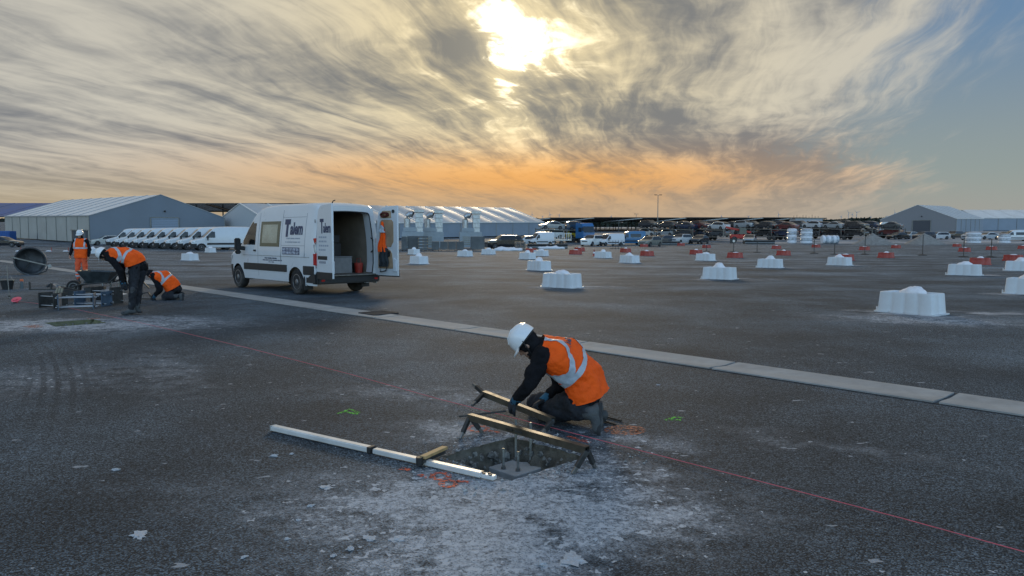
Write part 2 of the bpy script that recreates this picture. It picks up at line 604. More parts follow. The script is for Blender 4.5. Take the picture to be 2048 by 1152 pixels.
def asphalt_mat():
    m = bpy.data.materials.new('asphalt')
    m.use_nodes = True
    t = m.node_tree
    N = NT(t)
    b = t.nodes['Principled BSDF']
    P = N.node('ShaderNodeTexCoord').outputs['Object']
    x, y, z = N.xyz(P)
    # aggregate
    cell = N.voro(P, 125.0, out='Color', dim='2D')
    cr, cg, cb = N.xyz(cell)
    cd = N.voro(P, 125.0, out='Distance', dim='2D')
    stone = N.pw(cr, 2.6)
    mid = N.noise(P, 24.0, 3, 0.7, dim='2D')
    big = N.noise(P, 0.33, 6, 0.62, dim='2D')
    blot = N.noise(N.vec(N.mul(x, 0.45), N.add(N.mul(y, 0.45), 4.0)), 1.0, 5, 0.6, dim='2D')
    stri = N.noise(N.vec(N.mul(x, 0.05), N.add(N.mul(y, 0.42), 2.0)), 1.0, 6, 0.65, dim='2D')
    lum = N.add(0.013, N.mul(stone, 0.19), N.mul(N.ramp(mid, 0.35, 0.75), 0.024))
    lum = N.mul(lum, N.ramp(big, 0.25, 0.75, 0.62, 1.45))
    lum = N.mul(lum, N.ramp(blot, 0.3, 0.7, 0.78, 1.2))
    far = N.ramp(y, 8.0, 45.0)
    lum = N.mul(lum, N.add(1.0, N.mul(far, N.ramp(stri, 0.34, 0.66, -0.05, 1.05))))  # far ground colour lightened for the sky's grazing sheen, in dragged-dust streaks
    hue = N.mix(N.noise(P, 0.7, 4, 0.6, dim='2D'), (0.69, 0.97, 1.22), (0.78, 0.98, 1.13))
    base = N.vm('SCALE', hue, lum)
    # dust: big patches broken up by noise
    wob = N.vm('ADD', P, N.vm('SCALE', N.vm('SUBTRACT', N.noise(P, 1.6, 4, 0.6, col=True, dim='2D'), (0.5, 0.5, 0.5)), 0.9))
    wx, wy, wz = N.xyz(wob)
    tot = None
    for (sx, sy, a, bb, ang, k) in STAINS:
        dx = N.sub(wx, sx); dy = N.sub(wy, sy)
        u = N.add(N.mul(dx, cos(ang) / a), N.mul(dy, sin(ang) / a))
        v = N.sub(N.mul(dy, cos(ang) / bb), N.mul(dx, sin(ang) / bb))
        q = N.m('EXPONENT', N.mul(-0.9, N.add(N.mul(u, u), N.mul(v, v))))
        q = N.mul(q, k)
        tot = q if tot is None else N.mx(tot, q)
    dn = N.noise(N.vec(N.mul(x, 1.0), N.add(N.mul(y, 1.3), 0.0)), 3.2, 7, 0.68, dim='2D')
    dn2 = N.noise(P, 26.0, 4, 0.7, dim='2D')
    soft = N.m('MULTIPLY', N.mul(tot, 1.35), N.ramp(dn, 0.15, 0.68), clamp=True)
    soft = N.mul(soft, N.ramp(dn2, 0.2, 0.72, 0.45, 1.15), N.sub(1.0, N.mul(N.pw(cg, 3.0), 0.55)))
    # splashes: hard edged dried blobs, dense inside the stains and rare elsewhere
    blobn = N.noise(N.vec(N.mul(x, 1.0), N.add(N.mul(y, 1.0), 7.0)), 13.0, 3, 0.6, dim='2D')
    lim = N.ramp(tot, 0.0, 0.75, 0.755, 0.605)
    splash = N.ramp(N.sub(blobn, lim), 0.0, 0.035)
    rare = N.ramp(N.noise(N.vec(N.mul(x, 0.8), N.add(N.mul(y, 1.4), 3.0)), 4.3, 3, 0.6, dim='2D'), 0.735, 0.765)
    scr = N.noise(N.vec(N.mul(N.add(x, N.mul(y, 0.45)), 1.4), N.mul(N.sub(y, N.mul(x, 0.45)), 7.5), 5.0), 1.0, 5, 0.66)
    scratch = N.mul(N.ramp(scr, 0.66, 0.74), N.ramp(big, 0.42, 0.62), 0.5)
    # sweeping tyre marks at the left
    def arc(cx, cy, r, wdt, fr):
        dd = N.m('SQRT', N.add(N.pw(N.sub(x, cx), 2.0), N.pw(N.sub(y, cy), 2.0)))
        e = N.div(N.sub(dd, r), wdt)
        band = N.m('EXPONENT', N.mul(-1.0, N.mul(e, e)))
        rib = N.ramp(N.m('SINE', N.mul(dd, fr)), -0.2, 0.75)
        return N.mul(band, rib, N.ramp(dn, 0.25, 0.6))
    tyre = N.mx(arc(-34.8, -10.3, 35.0, 0.33, 46.0), N.mul(arc(-34.8, -10.3, 33.3, 0.30, 50.0), 0.8))
    tyre = N.mul(tyre, N.ramp(y, 4.5, 7.0), N.ramp(y, 12.8, 11.0))
    soft = N.mul(soft, N.sub(1.0, N.mul(tyre, 0.55)))
    base = N.mix(N.mul(tyre, 0.28), base, (0.013, 0.013, 0.014))
    dustc = N.mix(dn2, (0.40, 0.44, 0.49), (0.60, 0.645, 0.69))
    col = N.mix(N.ramp(soft, 0.03, 1.10, 0.0, 0.88), base, dustc)
    col = N.mix(N.m('ADD', N.mul(splash, 0.9), N.mul(rare, 0.55), clamp=True), col, (0.50, 0.535, 0.57))
    col = N.mix(scratch, col, (0.27, 0.26, 0.245))
    # the pale gravelled compound beyond the yard
    gravel = N.mul(N.ramp(y, 114.0, 128.0), N.ramp(x, 32.0, 46.0))
    gravel = N.mul(gravel, N.ramp(N.noise(N.vec(N.mul(x, 0.05), N.add(N.mul(y, 0.22), 0.0)), 1.0, 4, 0.6, dim='2D'), 0.35, 0.6))
    col = N.mix(gravel, col, (0.42, 0.42, 0.42))
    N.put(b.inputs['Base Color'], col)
    N.put(b.inputs['Roughness'], 0.82)
    b.inputs['Specular IOR Level'].default_value = 0.22
    bp = N.node('ShaderNodeBump')
    bp.inputs['Strength'].default_value = 0.55
    bp.inputs['Distance'].default_value = 0.012
    N.put(bp.inputs['Height'], N.add(N.mul(cd, -0.9), N.mul(mid, 0.5), N.mul(soft, 0.3)))
    N.l.new(bp.outputs[0], b.inputs['Normal'])
    return m


M_ASPH = asphalt_mat()


def build_ground():
    X = 3200.0
    ybreak = 97.0
    outer = [V((-X, -60, 0)), V((X, -60, 0)), V((X, ybreak, 0)), V((-X, ybreak, 0))]
    loops = [outer, out1, out2]
    tris = geometry.tessellate_polygon(loops)
    allv = [p for l in loops for p in l]
    bm = bmesh.new()
    vs = [bm.verts.new(p) for p in allv]
    for t in tris:
        try: bm.faces.new([vs[i] for i in t])
        except ValueError: pass
    prev = (vs[3], vs[2])
    ys = [98 + 2 * i for i in range(13)] + [135, 160, 250, 500, 1200, 3000, 6000]
    for y in ys:
        cur = (bm.verts.new((-X, y, tz(y))), bm.verts.new((X, y, tz(y))))
        bm.faces.new((prev[0], prev[1], cur[1], cur[0]))
        prev = cur
    bm.normal_update()
    for f in bm.faces:
        if f.normal.z < 0: f.normal_flip()
    me = bpy.data.meshes.new('ground'); bm.to_mesh(me); bm.free()
    o = link_mesh('ground', me, M_ASPH)
    tag(o, 'dark worn asphalt yard with white cement dust and scattered splashes', 'ground', kind='structure')
    return o


ground = build_ground()

# ---- the open pits
M_SOIL = mat('pit_soil', (0.105, 0.095, 0.075), 0.95, spec=0.1, var=0.4, scale=9, bump=0.9, bscale=30, dirt=0.5, dirtcol=(0.20, 0.19, 0.165))
M_STONE = mat('pit_rubble', (0.19, 0.185, 0.165), 0.9, spec=0.2, var=0.75, scale=0.6, bump=0.6, bscale=30)
M_CONC = mat('concrete', (0.33, 0.335, 0.32), 0.85, spec=0.25, var=0.16, scale=3.5, bump=0.35, bscale=60, dirt=0.45, dirtcol=(0.19, 0.185, 0.165))
M_OLIVE = mat('olive_pit_lining', (0.13, 0.135, 0.07), 0.9, var=0.3, scale=5, bump=0.5, dirt=0.3)


def build_pit(c, half, outline, depth, label, m_wall, seed):
    e = empty('excavated_pit', (c.x, c.y, 0))
    tag(e, label, 'pit')
    rnd = random.Random(seed)
    mb = MB()
    n = len(outline)
    rings = []
    lev = [0.0, -0.035, -0.07, -0.11, -0.155, -depth]
    for li, z in enumerate(lev):
        ring = []
        for p in outline:
            q = V((p.x - c.x, p.y - c.y, z))
            if li >= 2:
                k = 1.0 + rnd.uniform(-0.03, 0.07) - 0.05 * li
                q.x *= k; q.y *= k
                q.z += rnd.uniform(-0.02, 0.02)
            ring.append(mb.bm.verts.new(q))
        rings.append(ring)
    for a, b in zip(rings, rings[1:]):
        for i in range(n):
            j = (i + 1) % n
            mb.bm.faces.new((a[i], a[j], b[j], b[i]))
    mb.bm.faces.new(rings[-1])
    me = mb.mesh('wall', smooth=40)
    link_mesh('wall', me, m_wall, e)
    # broken stones in the sides
    stones = []
    for k in range(3):
        s = MB(); bmesh.ops.create_icosphere(s.bm, subdivisions=1, radius=1.0)
        for v in s.bm.verts: v.co *= rnd.uniform(0.75, 1.2)
        stones.append(s.mesh('stone', smooth=0))
    for i in range(150):
        p = outline[rnd.randrange(n)]
        z = -rnd.uniform(0.05, depth - 0.01)
        k = 1.0 + rnd.uniform(-0.05, 0.03) - 0.05 * max(0, -z / 0.045 - 0.6)
        o = link_mesh('stone', stones[i % 3], M_STONE, e)
        o.location = ((p.x - c.x) * k, (p.y - c.y) * k, z)
        r = rnd.uniform(0.012, 0.036) * (1.4 if i % 9 == 0 else 1)
        o.scale = (r * rnd.uniform(0.8, 1.5), r, r * rnd.uniform(0.7, 1.1))
        o.rotation_euler = (rnd.uniform(0, 6), rnd.uniform(0, 6), rnd.uniform(0, 6))
    return e


pit1 = build_pit(PIT1, HALF1, out1, 0.20, 'square pit broken through the asphalt beside the kneeling worker', M_SOIL, 1)
pit2 = build_pit(PIT2, HALF2, out2, 0.20, 'square olive coloured pit in the dust by the bending worker', M_OLIVE, 2)

# concrete pad with anchor rods in the near pit
RZ45 = atan2(AC.y, AC.x)
M_ROD = mat('threaded_rod', (0.30, 0.30, 0.27), 0.4, metal=0.85, var=0.2, scale=30, bump=0.5, bscale=200)
pad = empty('anchor_footing', (0.03, 5.60, -0.21))
tag(pad, 'pale concrete footing with upright anchor rods at the bottom of the near pit', 'footing')
mb = MB(); mb.box((0.0, -0.02, 0.03), (0.30, 0.30, 0.06), Matrix.Rotation(RZ45, 3, 'Z')); mb.build('concrete_block', mat('fresh_concrete', (0.34, 0.345, 0.33), 0.85, var=0.15, scale=6, bump=0.4), pad, bevel=0.006)
for rx, ry, h in ((-0.095, -0.07, 0.17), (0.015, -0.12, 0.16), (0.0, 0.15, 0.34), (0.115, 0.09, 0.33)):
    mb = MB()
    mb.cyl((rx, ry, 0.05), (rx, ry, 0.05 + h), 0.0105, n=10)
    rod = mb.build('anchor_rod', M_ROD, pad)
    mb = MB(); mb.cyl((rx, ry, 0.062), (rx, ry, 0.08), 0.02, n=6)
    mb.build('nut', M_STEEL, rod, smooth=0)
mb = MB(); mb.tube([(0.10, 0.16, 0.02), (0.14, 0.17, 0.12), (0.12, 0.13, 0.2), (0.15, 0.15, 0.28)], 0.007)
mb.build('earth_cable', mat('pale_cable', (0.35, 0.33, 0.27), 0.6), pad)

# crumbs of broken asphalt and mortar spread about the pits
bm = bmesh.new(); rnd = random.Random(21)
for c, half, n_ in ((PIT1, HALF1, 520), (PIT2, HALF2, 160)):
    for i in range(n_):
        a = rnd.uniform(0, 2 * pi); r0 = rnd.random() ** 2.2
        sq = 1.0 / max(abs(cos(a)), abs(sin(a)))
        rr = half * sq * (1.03 + 1.1 * r0)
        p = c + AL * (rr * cos(a)) + AC * (rr * sin(a))
        s_ = rnd.uniform(0.003, 0.010) * (2.0 if rnd.random() < 0.07 else 1)
        m4 = Matrix.Translation((p.x, p.y, s_ * 0.4)) @ Matrix.Rotation(rnd.uniform(0, 6), 4, 'Z') @ Matrix.Diagonal((s_ * rnd.uniform(0.8, 1.6), s_, s_ * rnd.uniform(0.5, 0.9), 1))
        vs = [bm.verts.new(m4 @ V(q)) for q in ((1, 0, -.3), (-0.3, 1, -.4), (-0.8, -0.7, -.3), (0.5, -0.8, -.2), (0.1, 0.1, 0.9))]
        for f in ((0, 1, 4), (1, 2, 4), (2, 3, 4), (3, 0, 4)): bm.faces.new([vs[k] for k in f])
me = bpy.data.meshes.new('loose_rubble'); bm.to_mesh(me); bm.free()
tag(link_mesh('loose_rubble', me, mat('rubble_crumbs', (0.28, 0.285, 0.28), 0.95, var=0.6, scale=30)), 'loose crumbs of asphalt and mortar spread round the two pits', 'rubble', kind='stuff')

# ---- drain: precast concrete channel units laid end to end
drain = empty('drain_channel', (0, 0, 0))
tag(drain, 'pale concrete drainage channel running diagonally across the asphalt', 'drain', kind='structure')
M_DRAIN = mat('drain_concrete', (0.33, 0.335, 0.325), 0.85, spec=0.25, var=0.14, scale=2.2, bump=0.3, bscale=50, dirt=0.55, dirtcol=(0.16, 0.155, 0.14))
M_JOINT = mat('joint_sealant', (0.04, 0.04, 0.04), 0.9)
DA = G(2048, 820); DB = G(400, 580)
DDIR = (DB - DA).normalized(); DNRM = V((DDIR.y, -DDIR.x, 0))
drz = atan2(DDIR.y, DDIR.x)


def drain_unit():
    mb = MB()
    L = 2.45
    prof = [(-0.31, -0.05), (-0.31, 0.010), (-0.25, 0.012), (-0.05, 0.002), (0.0, -0.001 + 0.002), (0.05, 0.004), (0.25, 0.014), (0.31, 0.012), (0.31, -0.05)]
    a = [mb.bm.verts.new((-L / 2, y, z)) for y, z in prof]; b = [mb.bm.verts.new((L / 2, y, z)) for y, z in prof]
    for i in range(len(prof) - 1):
        mb.bm.faces.new((a[i], a[i + 1], b[i + 1], b[i]))
    mb.bm.faces.new(a); mb.bm.faces.new(b[::-1])
    return mb.mesh('channel_unit', smooth=0)


du = drain_unit()
rnd = random.Random(4)
for k in range(-4, 22):
    o = link_mesh('channel_unit', du, M_DRAIN, drain)
    c = DA + DDIR * (k * 2.5 + 1.9)
    o.location = (c.x, c.y, 0.004 + rnd.uniform(0, 0.004))
    o.rotation_euler = (0, 0, drz + rnd.uniform(-0.002, 0.002))
mb = MB()
for s in (-1, 1):
    p0 = DA - DDIR * 12 + DNRM * s * 0.322; p1 = DA + DDIR * 56 + DNRM * s * 0.322
    n_ = DNRM * 0.018
    mb.quad(p0 - n_ + V((0, 0, 0.004)), p1 - n_ + V((0, 0, 0.004)), p1 + n_ + V((0, 0, 0.004)), p0 + n_ + V((0, 0, 0.004)))
mb.build('sealed_joint', M_JOINT, drain, smooth=0)
gp = G(757, 628)
grate = empty('drain_grate', (gp.x, gp.y, 0.0), drz)
tag(grate, 'square cast iron grate set into the concrete drainage channel', 'grate')
M_IRON = mat('cast_iron', (0.04, 0.04, 0.042), 0.85, spec=0.2, var=0.3)
mb = MB()
for s in (-1, 1):
    mb.box((0, s * 0.27, 0.018), (0.6, 0.05, 0.03)); mb.box((s * 0.28, 0, 0.018), (0.05, 0.48, 0.03))
mb.build('frame', M_IRON, grate)
for i in range(8):
    mb = MB(); mb.box((-0.22 + i * 0.063, 0, 0.016), (0.03, 0.488, 0.02)); mb.build('bar', M_IRON, grate)

# ---- sprayed marks lying on the asphalt
def paint_mat(name, col):
    m = bpy.data.materials.new(name); m.use_nodes = True
    N = NT(m.node_tree); b = m.node_tree.nodes['Principled BSDF']
    P = N.node('ShaderNodeTexCoord').outputs['Object']
    a = N.ramp(N.noise(P, 38.0, 4, 0.75), 0.44, 0.60)
    N.put(b.inputs['Base Color'], col); b.inputs['Roughness'].default_value = 0.8
    N.put(b.inputs['Alpha'], N.mul(a, 0.97))
    return m


M_SGREEN = paint_mat('green_spray', (0.10, 0.62, 0.03))
M_SORANGE = paint_mat('orange_spray', (0.75, 0.12, 0.04))
M_SFAINT = paint_mat('faint_orange_spray', (0.42, 0.14, 0.07))


def sprayed(name, label, strokes, m, w=0.03):
    mb = MB()
    for st in strokes:
        pts = [G(*p) for p in st]
        L, R = [], []
        for i, p in enumerate(pts):
            d = (pts[min(i + 1, len(pts) - 1)] - pts[max(i - 1, 0)]).normalized()
            nn = V((-d.y, d.x, 0)) * w
            L.append(mb.bm.verts.new(p + nn + V((0, 0, 0.004)))); R.append(mb.bm.verts.new(p - nn + V((0, 0, 0.004))))
        for i in range(len(pts) - 1):
            mb.bm.faces.new((L[i], R[i], R[i + 1], L[i + 1]))
    o = mb.build(name, m, None, smooth=0)
    tag(o, label, 'paint mark', 'sprayed survey marks', kind='structure')
    return o


def ringp(cx, cy, rx, ry, n=16):
    return [(cx + rx * cos(2 * pi * i / n), cy + ry * sin(2 * pi * i / n)) for i in range(n + 1)]


sprayed('spray_mark', 'bright green sprayed arrow left of the long measuring staff', [[(676, 828), (700, 819), (718, 826)], [(690, 824), (716, 829)]], M_SGREEN, 0.022)
sprayed('spray_mark', 'bright green sprayed arrow right of the kneeling worker', [[(1330, 841), (1352, 834), (1366, 837)], [(1338, 840), (1362, 841)]], M_SGREEN, 0.022)
sprayed('spray_mark', 'orange sprayed figures beside the end of the measuring staff', [ringp(880, 953, 17, 7), ringp(898, 968, 15, 7), [(915, 962), (942, 966)], [(838, 950), (860, 957)]], M_SORANGE, 0.022)
sprayed('spray_mark', 'short orange sprayed dash near the measuring staff', [[(800, 938), (822, 941)]], M_SORANGE, 0.025)
sprayed('spray_mark', 'orange sprayed loop under the far leg of the steel beam', [ringp(955, 858, 20, 6), [(975, 862), (1000, 866)]], M_SORANGE, 0.022)
sprayed('spray_mark', 'faint orange sprayed oval behind the boots of the kneeling worker', [ringp(1250, 861, 34, 8), ringp(1250, 861, 22, 4)], M_SFAINT, 0.035)
sprayed('spray_mark', 'orange sprayed dash between red string and kneeling worker', [[(1135, 873), (1165, 882), (1180, 886)]], M_SORANGE, 0.022)
sprayed('spray_mark', 'pale orange sprayed patch beside the far olive pit', [[(50, 654), (78, 650)], [(60, 656), (80, 653)]], M_SFAINT, 0.10)
sprayed('spray_mark', 'pale orange sprayed dash behind the far olive pit', [[(175, 638), (200, 637)]], M_SFAINT, 0.08)

# loose lumps of dried mortar
lump_me = []
rnd = random.Random(11)
for k in range(4):
    s = MB(); bmesh.ops.create_icosphere(s.bm, subdivisions=3, radius=1.0)
    me = s.mesh('mortar_lump', smooth=0); noisy(me, 0.75, 1.7, k * 3.1 + 0.5); noisy(me, 0.4, 4.0, k); lump_me.append(me)
M_LUMP = mat('dried_mortar', (0.50, 0.53, 0.56), 0.9, var=0.1, bump=0.5)
lumps = [((232, 940), 0.030), ((489, 1114), 0.022), ((278, 1070), 0.060), ((575, 1078), 0.020), ((666, 1112), 0.022), ((652, 975), 0.05), ((548, 912), 0.035), ((583, 908), 0.022),
         ((740, 1076), 0.045), ((795, 1078), 0.05), ((1145, 1120), 0.09), ((1083, 1128), 0.04), ((622, 1012), 0.025), ((1190, 1079), 0.02), ((1316, 770), 0.022), ((598, 1040), 0.018), ((700, 1098), 0.03)]
where = ['by the left edge of the dust, farthest from the pit', 'near the bottom edge of the picture', 'flattened and wide on dark asphalt', 'small, at the bottom of the picture', 'small and upright below the dust patch', 'on the left rim of the dust patch',
         'below the long measuring staff', 'small, just under the measuring staff', 'wide, in the lower dust patch', 'broad, in the middle of the lower dust patch', 'largest, at the bottom edge of the dust patch', 'flat, beside the largest lump', 'left of the dust patch',
         'tiny, right of the lower dust', 'dark and alone right of the orange vest', 'tiny, left of the lower dust', 'in the spatter at the bottom']
for i, ((p, r), wtxt) in enumerate(zip(lumps, where)):
    o = link_mesh('mortar_lump', lump_me[i % 4], M_LUMP if i != 14 else M_IRON)
    g = G(*p)
    r *= 0.62
    o.location = (g.x, g.y, r * 0.02); o.scale = (r * 1.35, r, r * (0.45 if r < 0.026 else 0.16)); o.rotation_euler = (0, 0, i * 1.1)
    tag(o, ('white lump of dried mortar, ' if i != 14 else 'black pebble, ') + wtxt, 'mortar lump', 'loose lumps on the asphalt')
# ------------------------------------------------------------------ vehicle bodies
def loft(L, xs, levels, top, width, zb, cls, rc=0.1, roofn=4, crown=0.03, open_rear=False, front_cls='body', rear_cls='body'):
    """skin a vehicle: stations xs run from nose (0) to tail (L); forward is +x. cls(kind, x, z, s) names the part of each face"""
    secs = []
    nl = len(levels)
    for x in xs:
        ht = top(x); zl = zb(x)
        half = []
        for l in levels:
            z = min(max(l, zl), max(zl, ht - rc))
            half.append((width(x, z), z))
        wt, zt = half[-1]
        rr = min(rc, ht - zt) if ht > zt else 0.001
        for a in (30, 60, 90):
            half.append((wt - rc * 1.2 * (1 - cos(radians(a))), zt + rr * sin(radians(a))))
        wy, wz = half[-1]
        for j in range(1, roofn + 1):
            k = j / roofn
            half.append((wy * (1 - k), wz + crown * (1 - (1 - k) ** 2)))
        full = [(y, z) for y, z in half] + [(-y, z) for y, z in half[-2::-1]]
        secs.append([V((L / 2 - x, y, z)) for y, z in full])
    nh = nl + 3 + roofn
    npt = len(secs[0])
    parts = {}
    def add(name, ps):
        mb = parts.setdefault(name, MB())
        mb.bm.faces.new([mb.bm.verts.new(p) for p in ps])
    for i in range(len(xs) - 1):
        for k in range(npt - 1):
            h = k if k < nh - 1 else npt - 2 - k
            kind = 'side' if h < nl - 1 else ('corner' if h < nl + 2 else 'roof')
            ps = [secs[i][k], secs[i][k + 1], secs[i + 1][k + 1], secs[i + 1][k]]
            xm = (xs[i] + xs[i + 1]) / 2
            zm = sum(p.z for p in ps) / 4
            add(cls(kind, xm, zm, 1 if k < nh - 1 else -1), ps)
    for idx, nm in ((0, front_cls), (-1, rear_cls)):
        if idx == -1 and open_rear: continue
        s = secs[idx]
        for k in range(npt // 2):
            add(nm, [s[k], s[k + 1], s[npt - 2 - k], s[npt - 1 - k]] if npt - 2 - k > k + 1 else [s[k], s[k + 1], s[npt - 1 - k]])
    for mb in parts.values():
        bmesh.ops.remove_doubles(mb.bm, verts=mb.bm.verts, dist=0.0008)
        bmesh.ops.dissolve_degenerate(mb.bm, edges=mb.bm.edges, dist=0.0008)
    return parts, secs


def arch(xs_c, r, zsill):
    def f(x):
        z = zsill(x) if callable(zsill) else zsill
        for c in xs_c:
            d = abs(x - c)
            if d < r:
                z = max(z, 0.10 + sqrt(r * r - d * d) + 0.22)
        return z
    return f


def stations(L, keys, arches, r):
    xs = set(round(k, 3) for k in keys)
    for c in arches:
        for i in range(-8, 9):
            xs.add(round(c + r * sin(i / 8 * pi / 2), 3))
    xs.add(0.0); xs.add(L)
    return sorted(x for x in xs if 0 <= x <= L)


def wheel_meshes(R, w):
    mb = MB()
    M = Matrix.Rotation(pi / 2, 4, 'X')
    mb.lathe([(R * 0.62, -w / 2 * 0.9), (R * 0.9, -w / 2), (R * 0.98, -w / 2 * 0.75), (R, -w / 4), (R, w / 4), (R * 0.98, w / 2 * 0.75), (R * 0.9, w / 2), (R * 0.62, w / 2 * 0.9)], 24, M)
    tyre = mb.mesh('tyre', 50)
    mb = MB()
    mb.lathe([(R * 0.64, 0.01), (R * 0.64, w / 2 * 0.94), (R * 0.58, w / 2 * 0.96), (R * 0.50, w / 2 * 0.5), (R * 0.28, w / 2 * 0.75), (R * 0.22, w / 2 * 0.95), (R * 0.10, w / 2 * 1.02)], 20, M)
    for i in range(6):
        t = 2 * pi * i / 6
        mb.cyl((R * 0.4 * cos(t), -w / 2 * 0.5, R * 0.4 * sin(t)), (R * 0.4 * cos(t), -w / 2 * 0.72, R * 0.4 * sin(t)), R * 0.07, n=6)
    rim = mb.mesh('rim', 40)
    return tyre, rim


W_VAN = wheel_meshes(0.345, 0.235)
W_CAR = wheel_meshes(0.325, 0.21)
W_TRK = wheel_meshes(0.50, 0.30)


def add_wheels(root, pos, ws, rim_m=None):
    for (x, y, z) in pos:
        t = link_mesh('wheel', ws[0], M_RUBBER, root)
        t.location = (x, y, z)
        r = link_mesh('rim', ws[1], rim_m or M_RIM, t)
        if y > 0:
            r.rotation_euler = (0, 0, pi)


VL = 5.55
V_AX = (0.86, 4.54)
van_top_pts = [(0, 0.84), (0.03, 0.96), (0.12, 1.04), (0.55, 1.17), (0.95, 1.29), (1.10, 1.36), (1.35, 1.62), (1.65, 1.95), (1.92, 2.22), (2.05, 2.31), (2.25, 2.41), (2.6, 2.47), (3.4, 2.50), (5.2, 2.49), (5.42, 2.46), (5.55, 2.40)]
van_w_pts = [(0, 0.74), (0.06, 0.84), (0.2, 0.91), (0.5, 0.965), (1.0, 1.0), (1.6, 1.02), (5.2, 1.025), (5.45, 1.01), (5.55, 0.985)]


def van_top(x): return interp(van_top_pts, x)


def van_w(x, z):
    w = interp(van_w_pts, x)
    if z > 1.12: w -= 0.17 * ((z - 1.12) / 1.35) ** 1.55
    if z < 0.62: w -= 0.035 * (0.62 - z) / 0.3
    if 0.98 < z < 1.05: w += 0.012
    return w


van_zb = arch(V_AX, 0.44, lambda x: 0.27 if x < 0.42 or x > 4.98 else 0.33)
VAN_LEV = [0.27, 0.33, 0.42, 0.52, 0.62, 0.72, 0.84, 0.98, 1.05, 1.2, 1.34, 1.42, 1.55, 1.7, 1.85, 1.98, 2.04, 2.15, 2.28, 2.40]
VAN_XS = stations(VL, [0.03, 0.06, 0.12, 0.2, 0.3, 0.42, 0.55, 0.95, 1.10, 1.2, 1.35, 1.45, 1.5, 1.65, 1.8, 1.92, 2.05, 2.12, 2.25, 2.4, 2.6, 3.0, 3.4, 3.9, 4.98, 5.2, 5.32, 5.42, 5.50], V_AX, 0.44)


def van_shell(open_rear):
    def cls(kind, x, z, s):
        if kind == 'roof' and 1.10 < x < 1.92: return 'windscreen'
        if kind == 'side' and 1.34 < z < 2.0 and 1.30 < x < 2.12: return 'side_window|%d' % s
        if x < 0.46 and z < 0.72 and kind == 'side': return 'front_bumper_and_shade'  # black carried above the bumper to paint its and the grille's shadow
        return 'body'
    return loft(VL, VAN_XS, VAN_LEV, van_top, van_w, van_zb, cls, rc=0.11, roofn=4, crown=0.03, open_rear=open_rear, front_cls='front_bumper_and_shade')


def on_side(poly, s, off, dens=0.25):
    """panel lying on the van's side: poly in (x from nose, z)"""
    mb = MB()
    mb.bm.faces.new([mb.bm.verts.new((VL / 2 - x, s * (van_w(x, z) + off), z)) for x, z in poly])
    return mb


def side_slab(x0, x1, z0, z1, s, th, nz=4, base=0.0):
    mb = MB()
    fr = [[], []]
    for k, x in enumerate((x0, x1)):
        for j in range(nz + 1):
            z = z0 + (z1 - z0) * j / nz
            fr[k].append((x, z))
    def pt(x, z, o): return V((VL / 2 - x, s * (van_w(x, z) + o), z))
    o = [[mb.bm.verts.new(pt(x, z, base + th)) for x, z in fr[k]] for k in (0, 1)]
    i = [[mb.bm.verts.new(pt(x, z, base - 0.02)) for x, z in fr[k]] for k in (0, 1)]
    for j in range(nz):
        mb.bm.faces.new((o[0][j], o[1][j], o[1][j + 1], o[0][j + 1]))
        mb.bm.faces.new((o[0][j], o[0][j + 1], i[0][j + 1], i[0][j]))
        mb.bm.faces.new((o[1][j], i[1][j], i[1][j + 1], o[1][j + 1]))
    mb.bm.faces.new((o[0][nz], o[1][nz], i[1][nz], i[0][nz])); mb.bm.faces.new((o[0][0], i[0][0], i[1][0], o[1][0]))
    return mb


def van_common(root, white=M_WHITE, detail=True):
    for s in (1, -1):
        # mirror
        mb = MB()
        x = VL / 2 - 1.42
        mb.box((x + 0.02, s * 1.23, 1.36), (0.13, 0.17, 0.36)); mb.box((x + 0.02, s * 1.22, 1.12), (0.12, 0.17, 0.12))
        mb.bar((x, s * 0.97, 1.22), (x + 0.02, s * 1.2, 1.25), 0.06, 0.12)
        mb.build('wing_mirror', M_BLACKPL, root, bevel=0.03, seg=2)
        # headlamp
        mb = MB()
        pts = [(0.05, 0.80), (0.10, 0.98), (0.48, 1.11), (0.40, 0.92), (0.2, 0.80)]
        mb.bm.faces.new([mb.bm.verts.new((VL / 2 - a, s * (van_w(a, b) + 0.006), b)) for a, b in pts])
        mb.build('headlamp', M_CHROME, root, smooth=0)
        # rubbing strip
        side_slab(1.36, 4.06, 0.60, 0.80, s, 0.022, 3).build('rubbing_strip', M_BLACKPL, root, bevel=0.006)
        side_slab(4.99, 5.50, 0.56, 0.80, s, 0.022, 3).build('rear_rubbing_strip', M_BLACKPL, root, bevel=0.006)
        if detail:
            side_slab(2.05, 2.17, 1.15, 1.20, s, 0.035, 1).build('door_handle', M_BLACKPL, root, bevel=0.01)
    mb = MB(); mb.box((VL / 2 + 0.01, 0, 0.74), (0.05, 1.1, 0.16)); mb.build('grille', M_BLACKPL, root, bevel=0.01)
    mb = MB(); mb.box((0, 0, 0.36), (VL - 0.5, 1.5, 0.14)); mb.build('underbody', M_BLACKPL, root)
    for xa in V_AX:
        for s in (1, -1):
            mb = MB(); mb.box((VL / 2 - xa, s * 0.70, 0.55), (0.92, 0.30, 0.55)); mb.build('wheel_housing', M_BLACKPL, root)
    add_wheels(root, [(VL / 2 - a, s * 0.885, 0.345) for a in V_AX for s in (1, -1)], W_VAN)


